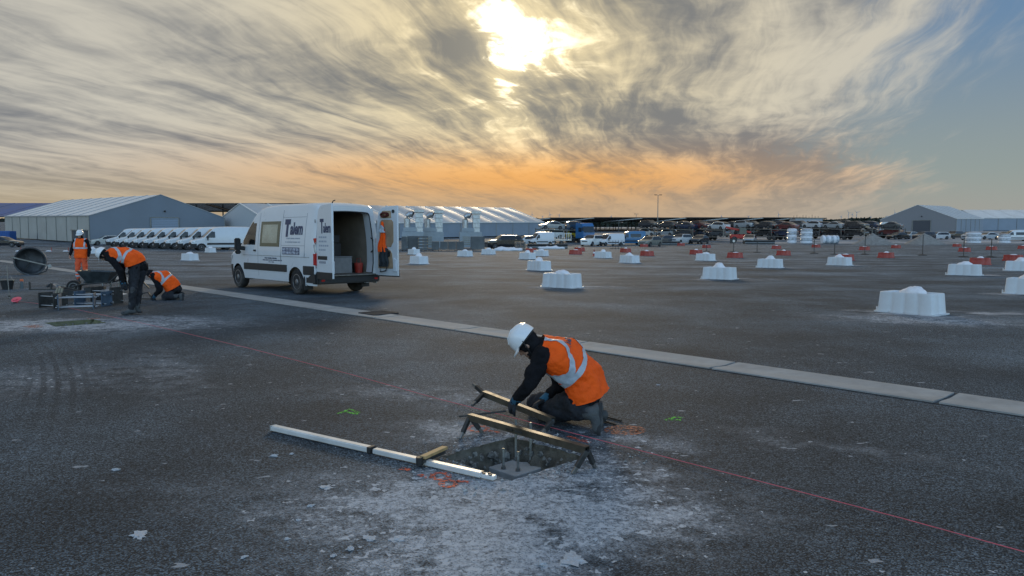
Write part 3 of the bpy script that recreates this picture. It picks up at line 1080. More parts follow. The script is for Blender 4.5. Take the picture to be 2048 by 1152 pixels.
# ------------------------------------------------------------------ the works van with open doors
M_NAVY = mat('navy_print', (0.03, 0.045, 0.10), 0.5, var=0.05)
M_GREYPRINT = mat('grey_print', (0.30, 0.34, 0.40), 0.5, var=0.05)
M_OLIVEFRAME = mat('olive_window_surround', (0.085, 0.092, 0.055), 0.35, var=0.1, coat=0.3)
M_CURTAIN = mat('blinded_window', (0.30, 0.31, 0.24), 0.25, var=0.22, scale=1.6, coat=0.6)
M_PLATE = mat('number_plate', (0.60, 0.63, 0.66), 0.4, var=0.03)
M_INDOOR = mat('inner_door_metal', (0.62, 0.65, 0.68), 0.4, var=0.05, coat=0.3)
M_ORVEST = mat('orange_hivis', (0.98, 0.108, 0.006), 0.75, spec=0.25, var=0.08, scale=7, bump=1.0, bscale=13)
M_REFL = mat('grey_reflective_tape', (0.40, 0.45, 0.50), 0.45, spec=0.6, var=0.08, scale=20)


def works_van():
    h = V((-0.70, 0.714, 0)); l = V((-h.y, h.x, 0))
    RL = G(598, 588.5)
    c = RL + h * (V_AX[1] - VL / 2) - l * 0.93
    root = empty('works_van', (c.x, c.y, 0), atan2(h.y, h.x))
    tag(root, 'white panel van with both rear doors open, parked beyond the drain channel', 'van')
    parts, secs = van_shell(True)
    names = {'body': M_WHITE, 'windscreen': M_CABGLASS, 'side_window': M_CABGLASS, 'front_bumper_and_shade': M_BLACKPL}
    for k, mb in parts.items():
        k = k.split('|')[0]
        mb.build(k, names[k], root, smooth=32)
    van_common(root)
    xr = -VL / 2
    # rear frame between skin and door opening
    sec = secs[-1]
    mb = MB()
    inn = []
    for p in sec:
        z = 0.58 + (p.z - 0.27) * (2.27 - 0.58) / (2.43 - 0.27)
        inn.append(V((xr + 0.0, p.y * 0.845, z)))
    deep = [V((xr + 0.28, p.y * 0.97, p.z)) for p in inn]
    for a, b, c_, d in zip(sec, sec[1:], inn[1:], inn):
        mb.quad(a, b, c_, d)
    for a, b, c_, d in zip(inn, inn[1:], deep[1:], deep):
        mb.quad(a, b, c_, d)
    bmesh.ops.remove_doubles(mb.bm, verts=mb.bm.verts, dist=0.001)
    mb.build('rear_frame', M_WHITE, root, smooth=30)
    mb = MB(); mb.tube([V((p.x - 0.012, p.y * 0.985, p.z)) for p in inn], 0.016, 6); mb.build('door_seal', M_BLACKPL, root)
    # cargo space
    y1, z0, z1, xf = 0.86, 0.56, 2.30, VL / 2 - 2.55
    mb = MB()
    mb.quad((xr + 0.02, -y1, z0), (xf, -y1, z0), (xf, y1, z0), (xr + 0.02, y1, z0))
    mb.build('cargo_floor', mat('cargo_floor', (0.16, 0.13, 0.10), 0.7, var=0.3, dirt=0.4), root, smooth=0)
    M_LIN = mat('cargo_lining', (0.26, 0.22, 0.175), 0.75, var=0.15, scale=2, dirt=0.3, dirtcol=(0.07, 0.06, 0.05))
    mb = MB()
    for s in (-1, 1):
        mb.quad((xr + 0.2, s * y1, z0), (xf, s * y1, z0), (xf, s * y1 * 0.94, z1), (xr + 0.2, s * y1 * 0.94, z1))
    mb.quad((xf, -y1, z0), (xf, y1, z0), (xf, y1 * 0.94, z1), (xf, -y1 * 0.94, z1))
    mb.quad((xr + 0.1, -y1, z1), (xf, -y1, z1), (xf, y1, z1), (xr + 0.1, y1, z1))
    mb.build('cargo_lining', M_LIN, root, smooth=0)
    mb = MB()
    mb.tube([(xr + 0.06, -0.80, 1.15), (xr - 0.04, -0.80, 1.2), (xr - 0.04, -0.80, 1.5), (xr + 0.06, -0.80, 1.55)], 0.016); mb.build('grab_handle', M_BLACKPL, root)
    for z in (0.95, 1.35, 1.75):
        mb = MB(); mb.box((xr + 1.35, 0.66, z), (1.9, 0.34, 0.03)); sh = mb.build('shelf', M_STEEL, root)
        for k in range(5):
            hh = 0.16 + 0.07 * sin(k * 2.9 + z * 7)
            mb = MB(); mb.box((xr + 0.60 + k * 0.36, 0.66, z + 0.017 + hh / 2), (0.24 + 0.05 * sin(k * 1.7 + z), 0.27, hh)); mb.build('storage_bin', (M_BLACKPL, M_PLYW, M_RIM, M_BLACKPL, M_NAVY)[(k + int(z * 10)) % 5], sh, bevel=0.01)
    for x_ in (xr + 0.42, xr + 2.28):
        mb = MB(); mb.box((x_, 0.50, 1.35), (0.04, 0.04, 1.55)); mb.build('shelf_post', M_STEEL, root)
    # rear bumper and step
    mb = MB()
    mb.box((xr - 0.03, 0, 0.42), (0.18, 1.94, 0.20)); mb.box((xr + 0.22, 0.965, 0.47), (0.52, 0.09, 0.30)); mb.box((xr + 0.22, -0.965, 0.47), (0.52, 0.09, 0.30))
    mb.build('rear_bumper', M_BLACKPL, root, bevel=0.03, seg=2)
    mb = MB(); mb.box((xr - 0.06, 0, 0.54), (0.22, 1.6, 0.03)); mb.build('rear_step', M_STEEL, root, bevel=0.005)
    for s in (1, -1):
        mb = MB(); mb.box((xr - 0.125, s * 0.83, 0.42), (0.012, 0.10, 0.05)); mb.build('reflector', M_LAMPRED, root)
        # tail lamps wrap round the corner
        prof = [(-0.03, 0.80), (0.03, 0.80), (0.03, 1.52), (-0.01, 1.56), (-0.03, 1.50)]
        mb = MB()
        mb.box((xr + 0.04, s * 0.965, 0.98), (0.15, 0.075, 0.34)); tl = mb.build('tail_lamp', M_LAMPRED, root, bevel=0.02, seg=2)
        mb = MB(); mb.box((xr + 0.045, s * 0.955, 1.27), (0.13, 0.075, 0.235)); mb.build('clear_lens', M_CHROME, tl, bevel=0.015)
        mb = MB(); mb.box((xr + 0.05, s * 0.945, 1.47), (0.11, 0.07, 0.16)); mb.build('red_lens', M_LAMPRED, tl, bevel=0.015)
        mb = MB(); mb.box((VL / 2 - 4.99 - 0.03, s * 0.90, 0.33), (0.03, 0.26, 0.36)); mf = mb.build('mud_flap', M_BLACKPL, root)
        mb = MB(); mb.box((VL / 2 - 4.985 - 0.05, s * 0.93, 0.37), (0.012, 0.14, 0.22)); mb.build('mud_flap_badge', M_PLATE, mf)
    # big side window with dark surround (both sides)
    for s in (1, -1):
        o = side_slab(2.42, 3.62, 1.30, 2.02, s, 0.006, 8).build('window_surround', M_OLIVEFRAME, root, smooth=40)
        side_slab(2.55, 3.47, 1.40, 1.93, s, 0.010, 8).build('window_pane', M_CURTAIN, o, smooth=40)
    # pressed seams and door gaps
    mb = MB()
    for x, za, zb_ in ((2.30, 0.45, 2.28), (3.72, 0.82, 2.33), (5.05, 1.04, 2.22)):
        for j in range(8):
            u = za + (zb_ - za) * j / 8; v = za + (zb_ - za) * (j + 1) / 8
            mb.bar(V((VL / 2 - x, van_w(x, u) - 0.002, u)), V((VL / 2 - x, van_w(x, v) - 0.002, v)), 0.012, 0.008)
    for xa, xb, z in ((3.72, 5.05, 2.12), (3.72, 5.05, 1.34), (1.3, 5.3, 1.035)):
        for j in range(8):
            u = xa + (xb - xa) * j / 8; v = xa + (xb - xa) * (j + 1) / 8
            mb.bar(V((VL / 2 - u, van_w(u, z) - 0.002, z)), V((VL / 2 - v, van_w(v, z) - 0.002, z)), 0.010, 0.008)
    mb.build('panel_seam', mat('seam_shadow', (0.20, 0.21, 0.22), 0.7), root, smooth=0)
    # lettering on the side
    def lay(o, x, z, off=0.006):
        y = van_w(x, z) + off
        slope = atan2(van_w(x, z + 0.1) - van_w(x, z - 0.1), 0.2)
        # text +x must run towards the tail (local -x), up is z, facing +y
        R = Matrix(((-1, 0, 0), (0, 0, 1), (0, 1, 0))).to_4x4()
        o.matrix_local = Matrix.Translation((VL / 2 - x, y, z)) @ Matrix.Rotation(-slope, 4, 'X') @ R
    lg = text_mesh('logo_lettering', 'alem', 0.46, M_NAVY, root, offset=0.016, sx=0.80); lay(lg, 4.56, 1.79)
    lt = text_mesh('logo_letter', 'T', 0.58, M_NAVY, root, offset=0.048, sx=0.72); lay(lt, 4.03, 1.80)
    def dashes(name, x0, z, n, wdt, hgt, seed, m=M_GREYPRINT):
        r_ = random.Random(seed); mb = MB(); x = x0
        for _ in range(n):
            w_ = wdt * r_.uniform(0.6, 1.3)
            side = [(x, z), (x + w_, z), (x + w_, z + hgt), (x, z + hgt)]
            mb.bm.faces.new([mb.bm.verts.new((VL / 2 - a, van_w(a, b) + 0.005, b)) for a, b in side])
            x += w_ + wdt * (0.35 if r_.random() < 0.75 else 1.1)
        mb.build(name, m, root, smooth=0)
    dashes('small_print', 4.02, 1.52, 15, 0.036, 0.032, 1); dashes('small_print', 3.98, 1.42, 16, 0.036, 0.032, 2)
    dashes('address_print', 2.75, 0.95, 15, 0.034, 0.035, 3, M_NAVY); dashes('address_print', 2.62, 0.895, 22, 0.034, 0.03, 4, M_NAVY); dashes('address_print', 2.98, 0.845, 6, 0.034, 0.025, 5, M_NAVY)
    st = side_slab(3.80, 4.78, 1.09, 1.29, 1, 0.004, 2).build('sticker', M_NAVY, root, smooth=0)
    mb = MB()
    for i in range(5):
        for j in range(2):
            xa = 3.83 + i * 0.19; za = 1.105 + j * 0.095
            pts = [(xa, za), (xa + 0.165, za), (xa + 0.165, za + 0.075), (xa, za + 0.075)]
            mb.bm.faces.new([mb.bm.verts.new((VL / 2 - a, van_w(a, b) + 0.007, b)) for a, b in pts])
    mb.build('sticker_fields', mat('sticker_grey', (0.35, 0.38, 0.45), 0.5, var=0.6, scale=24), st, smooth=0)
    # rear doors, hinged at the corners and standing straight out behind
    def door(s):
        e = empty('rear_door', (xr - 0.01, s * 0.955, 0), 0)
        e.parent = root
        poly = []
        for z in (0.50, 0.62, 0.9, 1.2, 1.5, 1.8, 2.1, 2.25):
            poly.append((max(0.0, 0.99 - van_w(5.5, z)), z))
        poly += [(0.20, 2.34), (0.28, 2.40), (0.86, 2.44), (0.875, 2.42), (0.875, 0.50)]
        # u runs from the hinge to the free edge (towards the tail), the outer skin faces outward
        M = Matrix(((-1, 0, 0), (0, 0, s), (0, 1, 0))).to_4x4()
        mb = MB(); mb.prism(poly, -0.055, 0.0, M)
        p = mb.build('door_panel', M_WHITE, e, bevel=0.008)
        mb = MB(); mb.prism([(0.02, 0.47), (0.87, 0.47), (0.87, 0.66), (0.02, 0.66)], 0.0, 0.02, M); mb.build('lower_guard', M_BLACKPL, e, bevel=0.005)
        mb = MB()
        for z in (0.75, 1.35, 1.95):
            mb.cyl((0.012, s * 0.012, z), (0.012, s * 0.012, z + 0.09), 0.014, n=8)
        mb.build('hinge', M_STEEL, e)
        # inner plywood panels
        mb = MB(); mb.prism([(0.17, 1.30), (0.62, 1.30), (0.72, 1.45), (0.72, 1.98), (0.66, 2.05), (0.26, 2.05), (0.2, 1.98)], -0.075, -0.05, M); mb.build('lining_panel', M_PLYW, e, bevel=0.004)
        mb = MB(); mb.prism([(0.12, 0.70), (0.70, 0.70), (0.66, 1.12), (0.58, 1.22), (0.12, 1.22)], -0.075, -0.05, M); mb.build('lining_panel', M_PLYW, e, bevel=0.004)
        mb = MB(); mb.prism([(0.22, 2.10), (0.64, 2.10), (0.62, 2.30), (0.30, 2.30)], -0.075, -0.05, M); mb.build('lining_panel', M_PLYW, e, bevel=0.004)
        mb = MB(); mb.prism([(0.70, 0.62), (0.84, 0.62), (0.84, 0.95), (0.74, 1.0)], -0.09, -0.05, M); mb.build('lock_plate', M_INDOOR, e, bevel=0.01)
        mb = MB(); mb.cyl(M @ V((0.72, 2.28, -0.056)), M @ V((0.72, 2.28, -0.075)), 0.05, n=12); mb.build('rubber_stop', M_BLACKPL, e)
        if s > 0:
            mb = MB(); mb.prism([(0.10, 0.985), (0.60, 0.985), (0.60, 1.08), (0.10, 1.08)], 0.0, 0.012, M); mb.build('plate_lamp_bar', M_BLACKPL, e)
            mb = MB(); mb.prism([(0.10, 0.86), (0.60, 0.86), (0.60, 0.97), (0.10, 0.97)], 0.0, 0.008, M); pl = mb.build('number_plate', M_PLATE, e)
            mb = MB(); r_ = random.Random(9); u = 0.18
            for _ in range(7):
                mb.prism([(u, 0.885), (u + 0.028, 0.885), (u + 0.028, 0.945), (u, 0.945)], 0.008, 0.0095, M); u += 0.054
            mb.build('plate_characters', M_NAVY, pl)
            for zz, nn, sd in ((1.55, 4, 1), (1.44, 4, 2), (1.33, 5, 3), (1.22, 4, 4)):
                mb = MB(); u = 0.16; r2 = random.Random(sd)
                for _ in range(nn):
                    w_ = r2.uniform(0.06, 0.11); mb.prism([(u, zz), (u + w_, zz), (u + w_, zz + 0.045), (u, zz + 0.045)], 0.0, 0.002, M); u += w_ + 0.025
                mb.build('small_print', M_GREYPRINT, e)
            R = Matrix(((-1, 0, 0), (0, 0, 1), (0, 1, 0))).to_4x4()
            t1 = text_mesh('logo_letter', 'T', 0.50, M_NAVY, e, offset=0.02, sx=0.62); t1.matrix_local = Matrix.Translation((-0.34, 0.004, 1.84)) @ R
            t2 = text_mesh('logo_lettering', 'alem', 0.34, M_NAVY, e, offset=0.010, sx=0.62, align='LEFT'); t2.matrix_local = Matrix.Translation((-0.42, 0.004, 1.80)) @ R
            mb = MB(); mb.tube([(-0.80, -0.05, 2.42), (-0.84, -0.07, 2.50), (-0.86, -0.12, 2.52)], 0.014); mb.build('roof_hook', M_BLACKPL, e)
        return e
    dl = door(1); dr = door(-1)
    dl.rotation_euler = (0, 0, radians(-3)); dr.rotation_euler = (0, 0, radians(9))
    # cab
    mb = MB()
    for s in (-1, 1):
        mb.box((VL / 2 - 2.25, s * 0.48, 0.95), (0.52, 0.50, 0.25)); mb.box((VL / 2 - 2.48, s * 0.48, 1.35), (0.16, 0.48, 0.72)); mb.box((VL / 2 - 2.50, s * 0.48, 1.80), (0.10, 0.26, 0.18))
    mb.build('seat', M_BLACKCL, root, bevel=0.05, seg=2)
    mb = MB(); mb.box((VL / 2 - 1.42, 0, 1.18), (0.45, 1.75, 0.28)); mb.build('dashboard', M_BLACKPL, root, bevel=0.05, seg=2)
    mb = MB(); th = [(VL / 2 - 1.72 + 0.10 * sin(a), 0.48 + 0.19 * cos(a), 1.30 + 0.17 * sin(a)) for a in [2 * pi * i / 16 for i in range(16)]]
    mb.tube(th, 0.018, 6, closed=True); mb.build('steering_wheel', M_BLACKPL, root)
    return root


works = works_van()


def in_van(p):
    """van coordinates to the yard"""
    return works.matrix_basis @ V(p)


VRZ = works.rotation_euler.z
# things carried inside
def cargo(name, label, cat, mb, m, bevel=0.01, pos=(0, 0, 0), rz=0.0):
    o = mb.build(name, m, None, bevel=bevel)
    w = in_van(pos); o.location = w; o.rotation_euler = (0, 0, VRZ + rz)
    tag(o, label, cat, 'tools carried in the open van')
    return o


xr = -VL / 2
mb = MB(); mb.box((0, 0, 0.22), (0.5, 0.55, 0.44)); mb.box((0, 0, 0.455), (0.52, 0.57, 0.03)); cargo('storage_crate', 'low pale storage crate on the floor of the open van', 'crate', mb, mat('crate_grey', (0.20, 0.20, 0.20), 0.6), pos=(xr + 0.62, -0.10, 0.565))
mb = MB(); mb.box((0, 0, 0.25), (0.45, 0.5, 0.5)); mb.box((0, 0, 0.62), (0.40, 0.45, 0.22)); cargo('tool_chest', 'dark stacked tool chest against the lining inside the van', 'tool chest', mb, mat('chest_black', (0.03, 0.03, 0.032), 0.5), pos=(xr + 1.2, -0.15, 0.9))
mb = MB(); mb.box((0, 0, 0.17), (0.5, 0.5, 0.34)); cargo('shelf_box', 'plain board box under the dark tool chest in the van', 'box', mb, M_PLYW, pos=(xr + 1.2, -0.15, 0.562))
mb = MB(); mb.cyl((0, 0, 0), (0, 0, 0.28), 0.10, 0.13, 14); mb.tube([(-0.12, 0, 0.28), (-0.08, 0, 0.40), (0.08, 0, 0.40), (0.12, 0, 0.28)], 0.008); cargo('fuel_can', 'red can with wire handle at the right of the van floor', 'can', mb, M_RED, pos=(xr + 0.42, -0.62, 0.565), bevel=0)
mb = MB(); mb.cyl((0, 0, 0), (0, 0, 0.36), 0.13, 0.16, 16); cargo('paint_bucket', 'grey bucket at the left of the van floor', 'bucket', mb, mat('bucket_grey', (0.22, 0.23, 0.25), 0.6), pos=(xr + 0.35, 0.55, 0.565), bevel=0)
mb = MB(); mb.box((0, 0, 0.38), (0.30, 0.36, 0.76), taper=0.7); mb.ell((0, 0, 0.84), (0.13, 0.14, 0.12)); mb.bar((0.05, 0.1, 0.7), (-0.10, 0.2, 0.1), 0.08, 0.08)
cargo('hanging_jacket', 'dark jacket with pale collar hanging inside the left of the van', 'jacket', mb, mat('jacket_dark', (0.03, 0.03, 0.035), 0.9), pos=(xr + 0.28, 0.52, 1.02), bevel=0.06)
mb = MB(); mb.box((0, 0, 0.30), (0.03, 0.22, 0.5), taper=0.8); cargo('work_glove', 'pale cloth hanging on the left wall inside the van', 'cloth', mb, mat('pale_cloth', (0.30, 0.27, 0.22), 0.9, var=0.3), pos=(xr + 0.30, 0.70, 1.0), bevel=0.008)


def on_right_door(u, z, off):
    e = [c for c in works.children if c.name.startswith('rear_door')][1]
    return (works.matrix_basis @ e.matrix_basis) @ V((-u, off, z))


drz_door = VRZ + radians(9)


def hang(name, label, cat, mb, m, u, z, off=0.12, bevel=0.0, smooth=40):
    me = mb.mesh(name, smooth, bevel, 2)
    o = link_mesh(name, me, m)
    o.location = on_right_door(u, z, off); o.rotation_euler = (0, 0, drz_door)
    tag(o, label, cat, 'things hung on the open right rear door')
    return o


# orange vest: folded cloth with drooping lower corners
def cloth_strip(w0, w1, h, depth, seed, n=14):
    mb = MB()
    def fn(u, v):
        w = w0 + (w1 - w0) * v
        x = (u - 0.5) * w
        d = depth * (0.5 + 0.5 * sin(u * 17 + v * 3 + seed)) * (0.3 + 0.7 * v) + 0.04 * (1 - abs(2 * u - 1))
        return V((x + 0.02 * sin(v * 9 + seed), d, -h * v - 0.05 * abs(2 * u - 1) * (1 - v)))
    mb.grid(fn, n, 12)
    return mb


hv = hang('hanging_vest', 'orange hi-vis vest hung on the open right door of the works van', 'vest', cloth_strip(0.10, 0.36, 0.86, 0.07, 1.0), M_ORVEST, 0.33, 2.02, 0.06)
mb = cloth_strip(0.13, 0.20, 0.22, 0.05, 2.0); t = mb.build('tape', M_REFL, hv, smooth=40); t.location = (0.0, 0.045, -0.10)
hang('hanging_trousers', 'dark work trousers hung below the orange vest on the van door', 'trousers', cloth_strip(0.30, 0.42, 0.55, 0.08, 4.0), mat('dark_trousers', (0.02, 0.026, 0.03), 0.9, var=0.3), 0.36, 1.30, 0.07)
mb = MB(); mb.tube([(0.0, 0, 0.1), (0.16, 0.02, 0.02), (0.12, 0.03, -0.2), (-0.1, 0.03, -0.16), (-0.16, 0.02, 0.0)], 0.018, 6, closed=True)
hang('cable_loop', 'looped black cable hung low on the open right van door', 'cable', mb, M_BLACKPL, 0.36, 0.80, 0.08)
mb = MB()
for k in range(7): mb.tube([(0.16 * cos(a) * (1 - k * 0.04), 0.015 * k, 0.05 * sin(a) + 0.012 * (k % 3)) for a in [2 * pi * i / 14 for i in range(14)]], 0.014, 5, closed=True)
hang('rope_coil', 'dark red coil of rope hung at the top of the open van door', 'rope', mb, mat('maroon_rope', (0.10, 0.018, 0.012), 0.8, var=0.3), 0.42, 2.18, 0.06)
mb = MB(); mb.bar((0, 0, 0), (0.03, 0, -0.14), 0.04, 0.02); mb.bar((0.06, 0, 0.02), (0.07, 0, -0.16), 0.03, 0.02)
hang('pliers', 'pair of black pliers clipped to the open van door', 'tool', mb, M_BLACKPL, 0.62, 1.18, 0.10)

# ------------------------------------------------------------------ the row of white vans
def row_van_proto():
    root = empty('parked_van', (0, 0, 0))
    parts, secs = van_shell(False)
    names = {'body': M_WHITE, 'windscreen': M_GLASS, 'side_window': M_GLASS, 'front_bumper_and_shade': M_BLACKPL}
    for k, mb in parts.items():
        k = k.split('|')[0]
        mb.build(k, names[k], root, smooth=32)
    van_common(root, detail=False)
    mb = MB(); mb.box((VL / 2 + 0.035, 0, 0.50), (0.02, 0.52, 0.11)); mb.build('number_plate', M_PLATE, root)
    return root


rv = row_van_proto()
ra, rb = G(392, 501), G(222, 494)
hv_dir = V((-0.83, -0.56, 0)).normalized()
ords = ['nearest', 'second', 'third', 'fourth', 'fifth', 'sixth', 'seventh', 'eighth', 'ninth']
for i in range(9):
    o = rv if i == 0 else copy_tree(rv)
    p = ra.lerp(rb, i / 8) - hv_dir * (VL / 2 - 0.3)
    o.location = (p.x, p.y, tz(p.y)); o.rotation_euler = (0, 0, atan2(hv_dir.y, hv_dir.x) + 0.02 * sin(i * 5.3)); o.scale = (1.1, 1, 1)
    lab = ('white delivery van at the near end of the parked row, its whole side showing' if i == 0 else
           'white delivery van at the far end of the parked row beside the car' if i == 8 else
           'white delivery van, %s from the near end of the parked row' % ords[i])
    tag(o, lab, 'van', 'white vans parked in a row before the tent hall')

# ------------------------------------------------------------------ cars
CL = 4.4
C_AX = (0.82, 3.48)
CAR_TOPS = {
    'hatch': [(0, 0.62), (0.05, 0.74), (0.25, 0.82), (0.95, 0.95), (1.15, 0.99), (1.85, 1.40), (2.3, 1.48), (3.4, 1.45), (3.95, 1.32), (4.25, 1.0), (4.36, 0.92), (4.4, 0.7)],
    'sedan': [(0, 0.60), (0.05, 0.72), (0.25, 0.80), (1.1, 0.93), (1.25, 0.96), (1.95, 1.36), (2.4, 1.43), (3.0, 1.40), (3.75, 1.05), (3.85, 1.02), (4.3, 0.98), (4.4, 0.72)],
    'suv': [(0, 0.72), (0.05, 0.86), (0.25, 0.98), (1.0, 1.08), (1.15, 1.12), (1.75, 1.56), (2.2, 1.66), (3.6, 1.63), (4.05, 1.50), (4.28, 1.12), (4.38, 1.02), (4.4, 0.8)],
}
CAR_MESH = {}


def car_meshes(kind):
    if kind in CAR_MESH: return CAR_MESH[kind]
    pts = CAR_TOPS[kind]
    belt = 1.07 if kind == 'suv' else 0.93
    wp = [(0, 0.62), (0.1, 0.76), (0.35, 0.85), (0.9, 0.89), (3.6, 0.90), (4.2, 0.84), (4.4, 0.72)]
    def top(x): return interp(pts, x)
    def wid(x, z):
        w = interp(wp, x)
        if z > belt: w -= 0.24 * (z - belt) / 0.55
        if z < 0.4: w -= 0.05
        return w
    zb = arch(C_AX, 0.37, 0.22)
    lev = [0.22, 0.32, 0.45, 0.6, 0.75, belt - 0.06, belt, belt + 0.12, belt + 0.25, belt + 0.36, belt + 0.44]
    xs = stations(CL, [p[0] for p in pts] + [1.3, 1.5, 1.7, 2.05, 2.6, 2.8, 3.1, 3.3], C_AX, 0.37)
    wa = [p[0] for p in pts if p[1] > 0.9][0:1]
    x0 = 1.15 if kind != 'sedan' else 1.25
    x1 = {'hatch': 1.85, 'sedan': 1.95, 'suv': 1.75}[kind]
    r0 = {'hatch': 3.4, 'sedan': 3.0, 'suv': 3.6}[kind]; r1 = {'hatch': 4.25, 'sedan': 3.75, 'suv': 4.28}[kind]
    def cls(k, x, z, s):
        if k == 'roof' and x0 < x < x1: return 'windscreen'
        if k == 'roof' and r0 + 0.05 < x < r1 - 0.02 and z > belt: return 'rear_window'
        if k == 'side' and z > belt and x0 + 0.25 < x < r1 - 0.15 and z < top(x) - 0.11: return 'side_window|%d' % s
        return 'body'
    parts, _ = loft(CL, xs, lev, top, wid, zb, cls, rc=0.075, roofn=3, crown=0.025)
    CAR_MESH[kind] = {k: mb.mesh(k.split('|')[0], 34) for k, mb in parts.items()}
    return CAR_MESH[kind]


lamp_f = {}


def make_car(kind, col, loc, heading, label, group, wheels=True, pitch=0.0, name='parked_car', cat='car'):
    root = empty(name, loc, heading)
    root.rotation_euler = (0, pitch, heading)
    tag(root, label, cat, group)
    m = mat('car_paint_%.2f_%.2f_%.2f' % col, col, 0.25, var=0.04, coat=0.8, scale=2)
    for k, me in car_meshes(kind).items():
        k = k.split('|')[0]
        o = bpy.data.objects.new(k, me)
        if not me.materials: me.materials.append(None)
        COL.objects.link(o); o.parent = root
        o.material_slots[0].link = 'OBJECT'
        o.material_slots[0].material = m if k == 'body' else (M_BLACKPL if k == 'sill' else M_GLASS)
    if not lamp_f:
        mb = MB(); mb.box((0, 0, 0), (0.10, 0.30, 0.11)); lamp_f['h'] = mb.mesh('headlamp', 30, 0.02)
        mb = MB(); mb.box((0, 0, 0), (0.10, 0.28, 0.13)); lamp_f['t'] = mb.mesh('tail_lamp', 30, 0.02)
        mb = MB(); mb.box((0, 0, 0), (0.06, 0.9, 0.14)); lamp_f['g'] = mb.mesh('grille', 30, 0.01)
    hz = 0.80 if kind == 'suv' else 0.64
    for s in (1, -1):
        o = link_mesh('headlamp', lamp_f['h'], M_CHROME, root); o.location = (CL / 2 - 0.10, s * 0.60, hz)
        o = link_mesh('tail_lamp', lamp_f['t'], M_LAMPRED, root); o.location = (-CL / 2 + 0.05, s * 0.60, hz + 0.12)
    o = link_mesh('grille', lamp_f['g'], M_BLACKPL, root); o.location = (CL / 2 - 0.01, 0, hz - 0.12)
    if wheels:
        add_wheels(root, [(CL / 2 - a, s * 0.80, 0.325) for a in C_AX for s in (1, -1)], W_CAR)
    return root
# ------------------------------------------------------------------ people
def unit_ball(nu, nv):
    vs = [V((0, 0, 1))]
    for j in range(1, nv):
        t = pi * j / nv
        for i in range(nu):
            a = 2 * pi * i / nu
            vs.append(V((sin(t) * cos(a), sin(t) * sin(a), cos(t))))
    vs.append(V((0, 0, -1)))
    fs = [(0, 1 + i, 1 + (i + 1) % nu) for i in range(nu)]
    for j in range(nv - 2):
        for i in range(nu):
            a = 1 + j * nu + i; b = 1 + j * nu + (i + 1) % nu
            fs.append((a, a + nu, b + nu, b))
    L = len(vs) - 1
    fs += [(L, 1 + (nv - 2) * nu + (i + 1) % nu, 1 + (nv - 2) * nu + i) for i in range(nu)]
    return vs, fs


BALL = unit_ball(14, 9)


def prim_mesh(name, prims):
    vs, fs = [], []
    def ball(M):
        o = len(vs)
        vs.extend([M @ v for v in BALL[0]])
        fs.extend([tuple(i + o for i in f) for f in BALL[1]])
    for p in prims:
        if p[0] == 'cap':
            _, a, ra, b, rb = p
            a = V(a); b = V(b)
            for c, r in ((a, ra), (b, rb)):
                ball(Matrix.Translation(c) @ Matrix.Diagonal((r, r, r, 1)))
            if (b - a).length > 1e-4:
                x, y, d = axes(b - a)
                o = len(vs); n = 14
                for i in range(n):
                    t = 2 * pi * i / n; k = x * cos(t) + y * sin(t)
                    vs.append(a + k * ra); vs.append(b + k * rb)
                for i in range(n):
                    j = (i + 1) % n
                    fs.append((o + 2 * i, o + 2 * j, o + 2 * j + 1, o + 2 * i + 1))
                fs.append(tuple(o + 2 * i for i in range(n))[::-1]); fs.append(tuple(o + 2 * i + 1 for i in range(n)))
        else:
            _, c, r, rot = p
            ball(Matrix.Translation(V(c)) @ (rot.to_4x4() if rot is not None else Matrix.Identity(4)) @ Matrix.Diagonal((*r, 1)))
    me = bpy.data.meshes.new(name)
    me.from_pydata(vs, [], fs)
    return me


def blob_mesh(name, prims, voxel, smooth=6, factor=0.5):
    """one continuous surface grown round a skeleton of tapered limbs"""
    me = prim_mesh(name, prims)
    tmp = bpy.data.objects.new('tmp', me); WORK.collection.objects.link(tmp)
    r = tmp.modifiers.new('r', 'REMESH'); r.mode = 'VOXEL'; r.voxel_size = voxel
    if smooth:
        s = tmp.modifiers.new('s', 'SMOOTH'); s.iterations = smooth; s.factor = factor
    WORK.view_layers[0].update(); dg = WORK.view_layers[0].depsgraph
    out = bpy.data.meshes.new_from_object(tmp.evaluated_get(dg))
    bpy.data.objects.remove(tmp); bpy.data.meshes.remove(me)
    out.name = name
    finish(out, 60)
    return out


def chain(pts, rs):
    return [('cap', pts[i], rs[i], pts[i + 1], rs[i + 1]) for i in range(len(pts) - 1)]


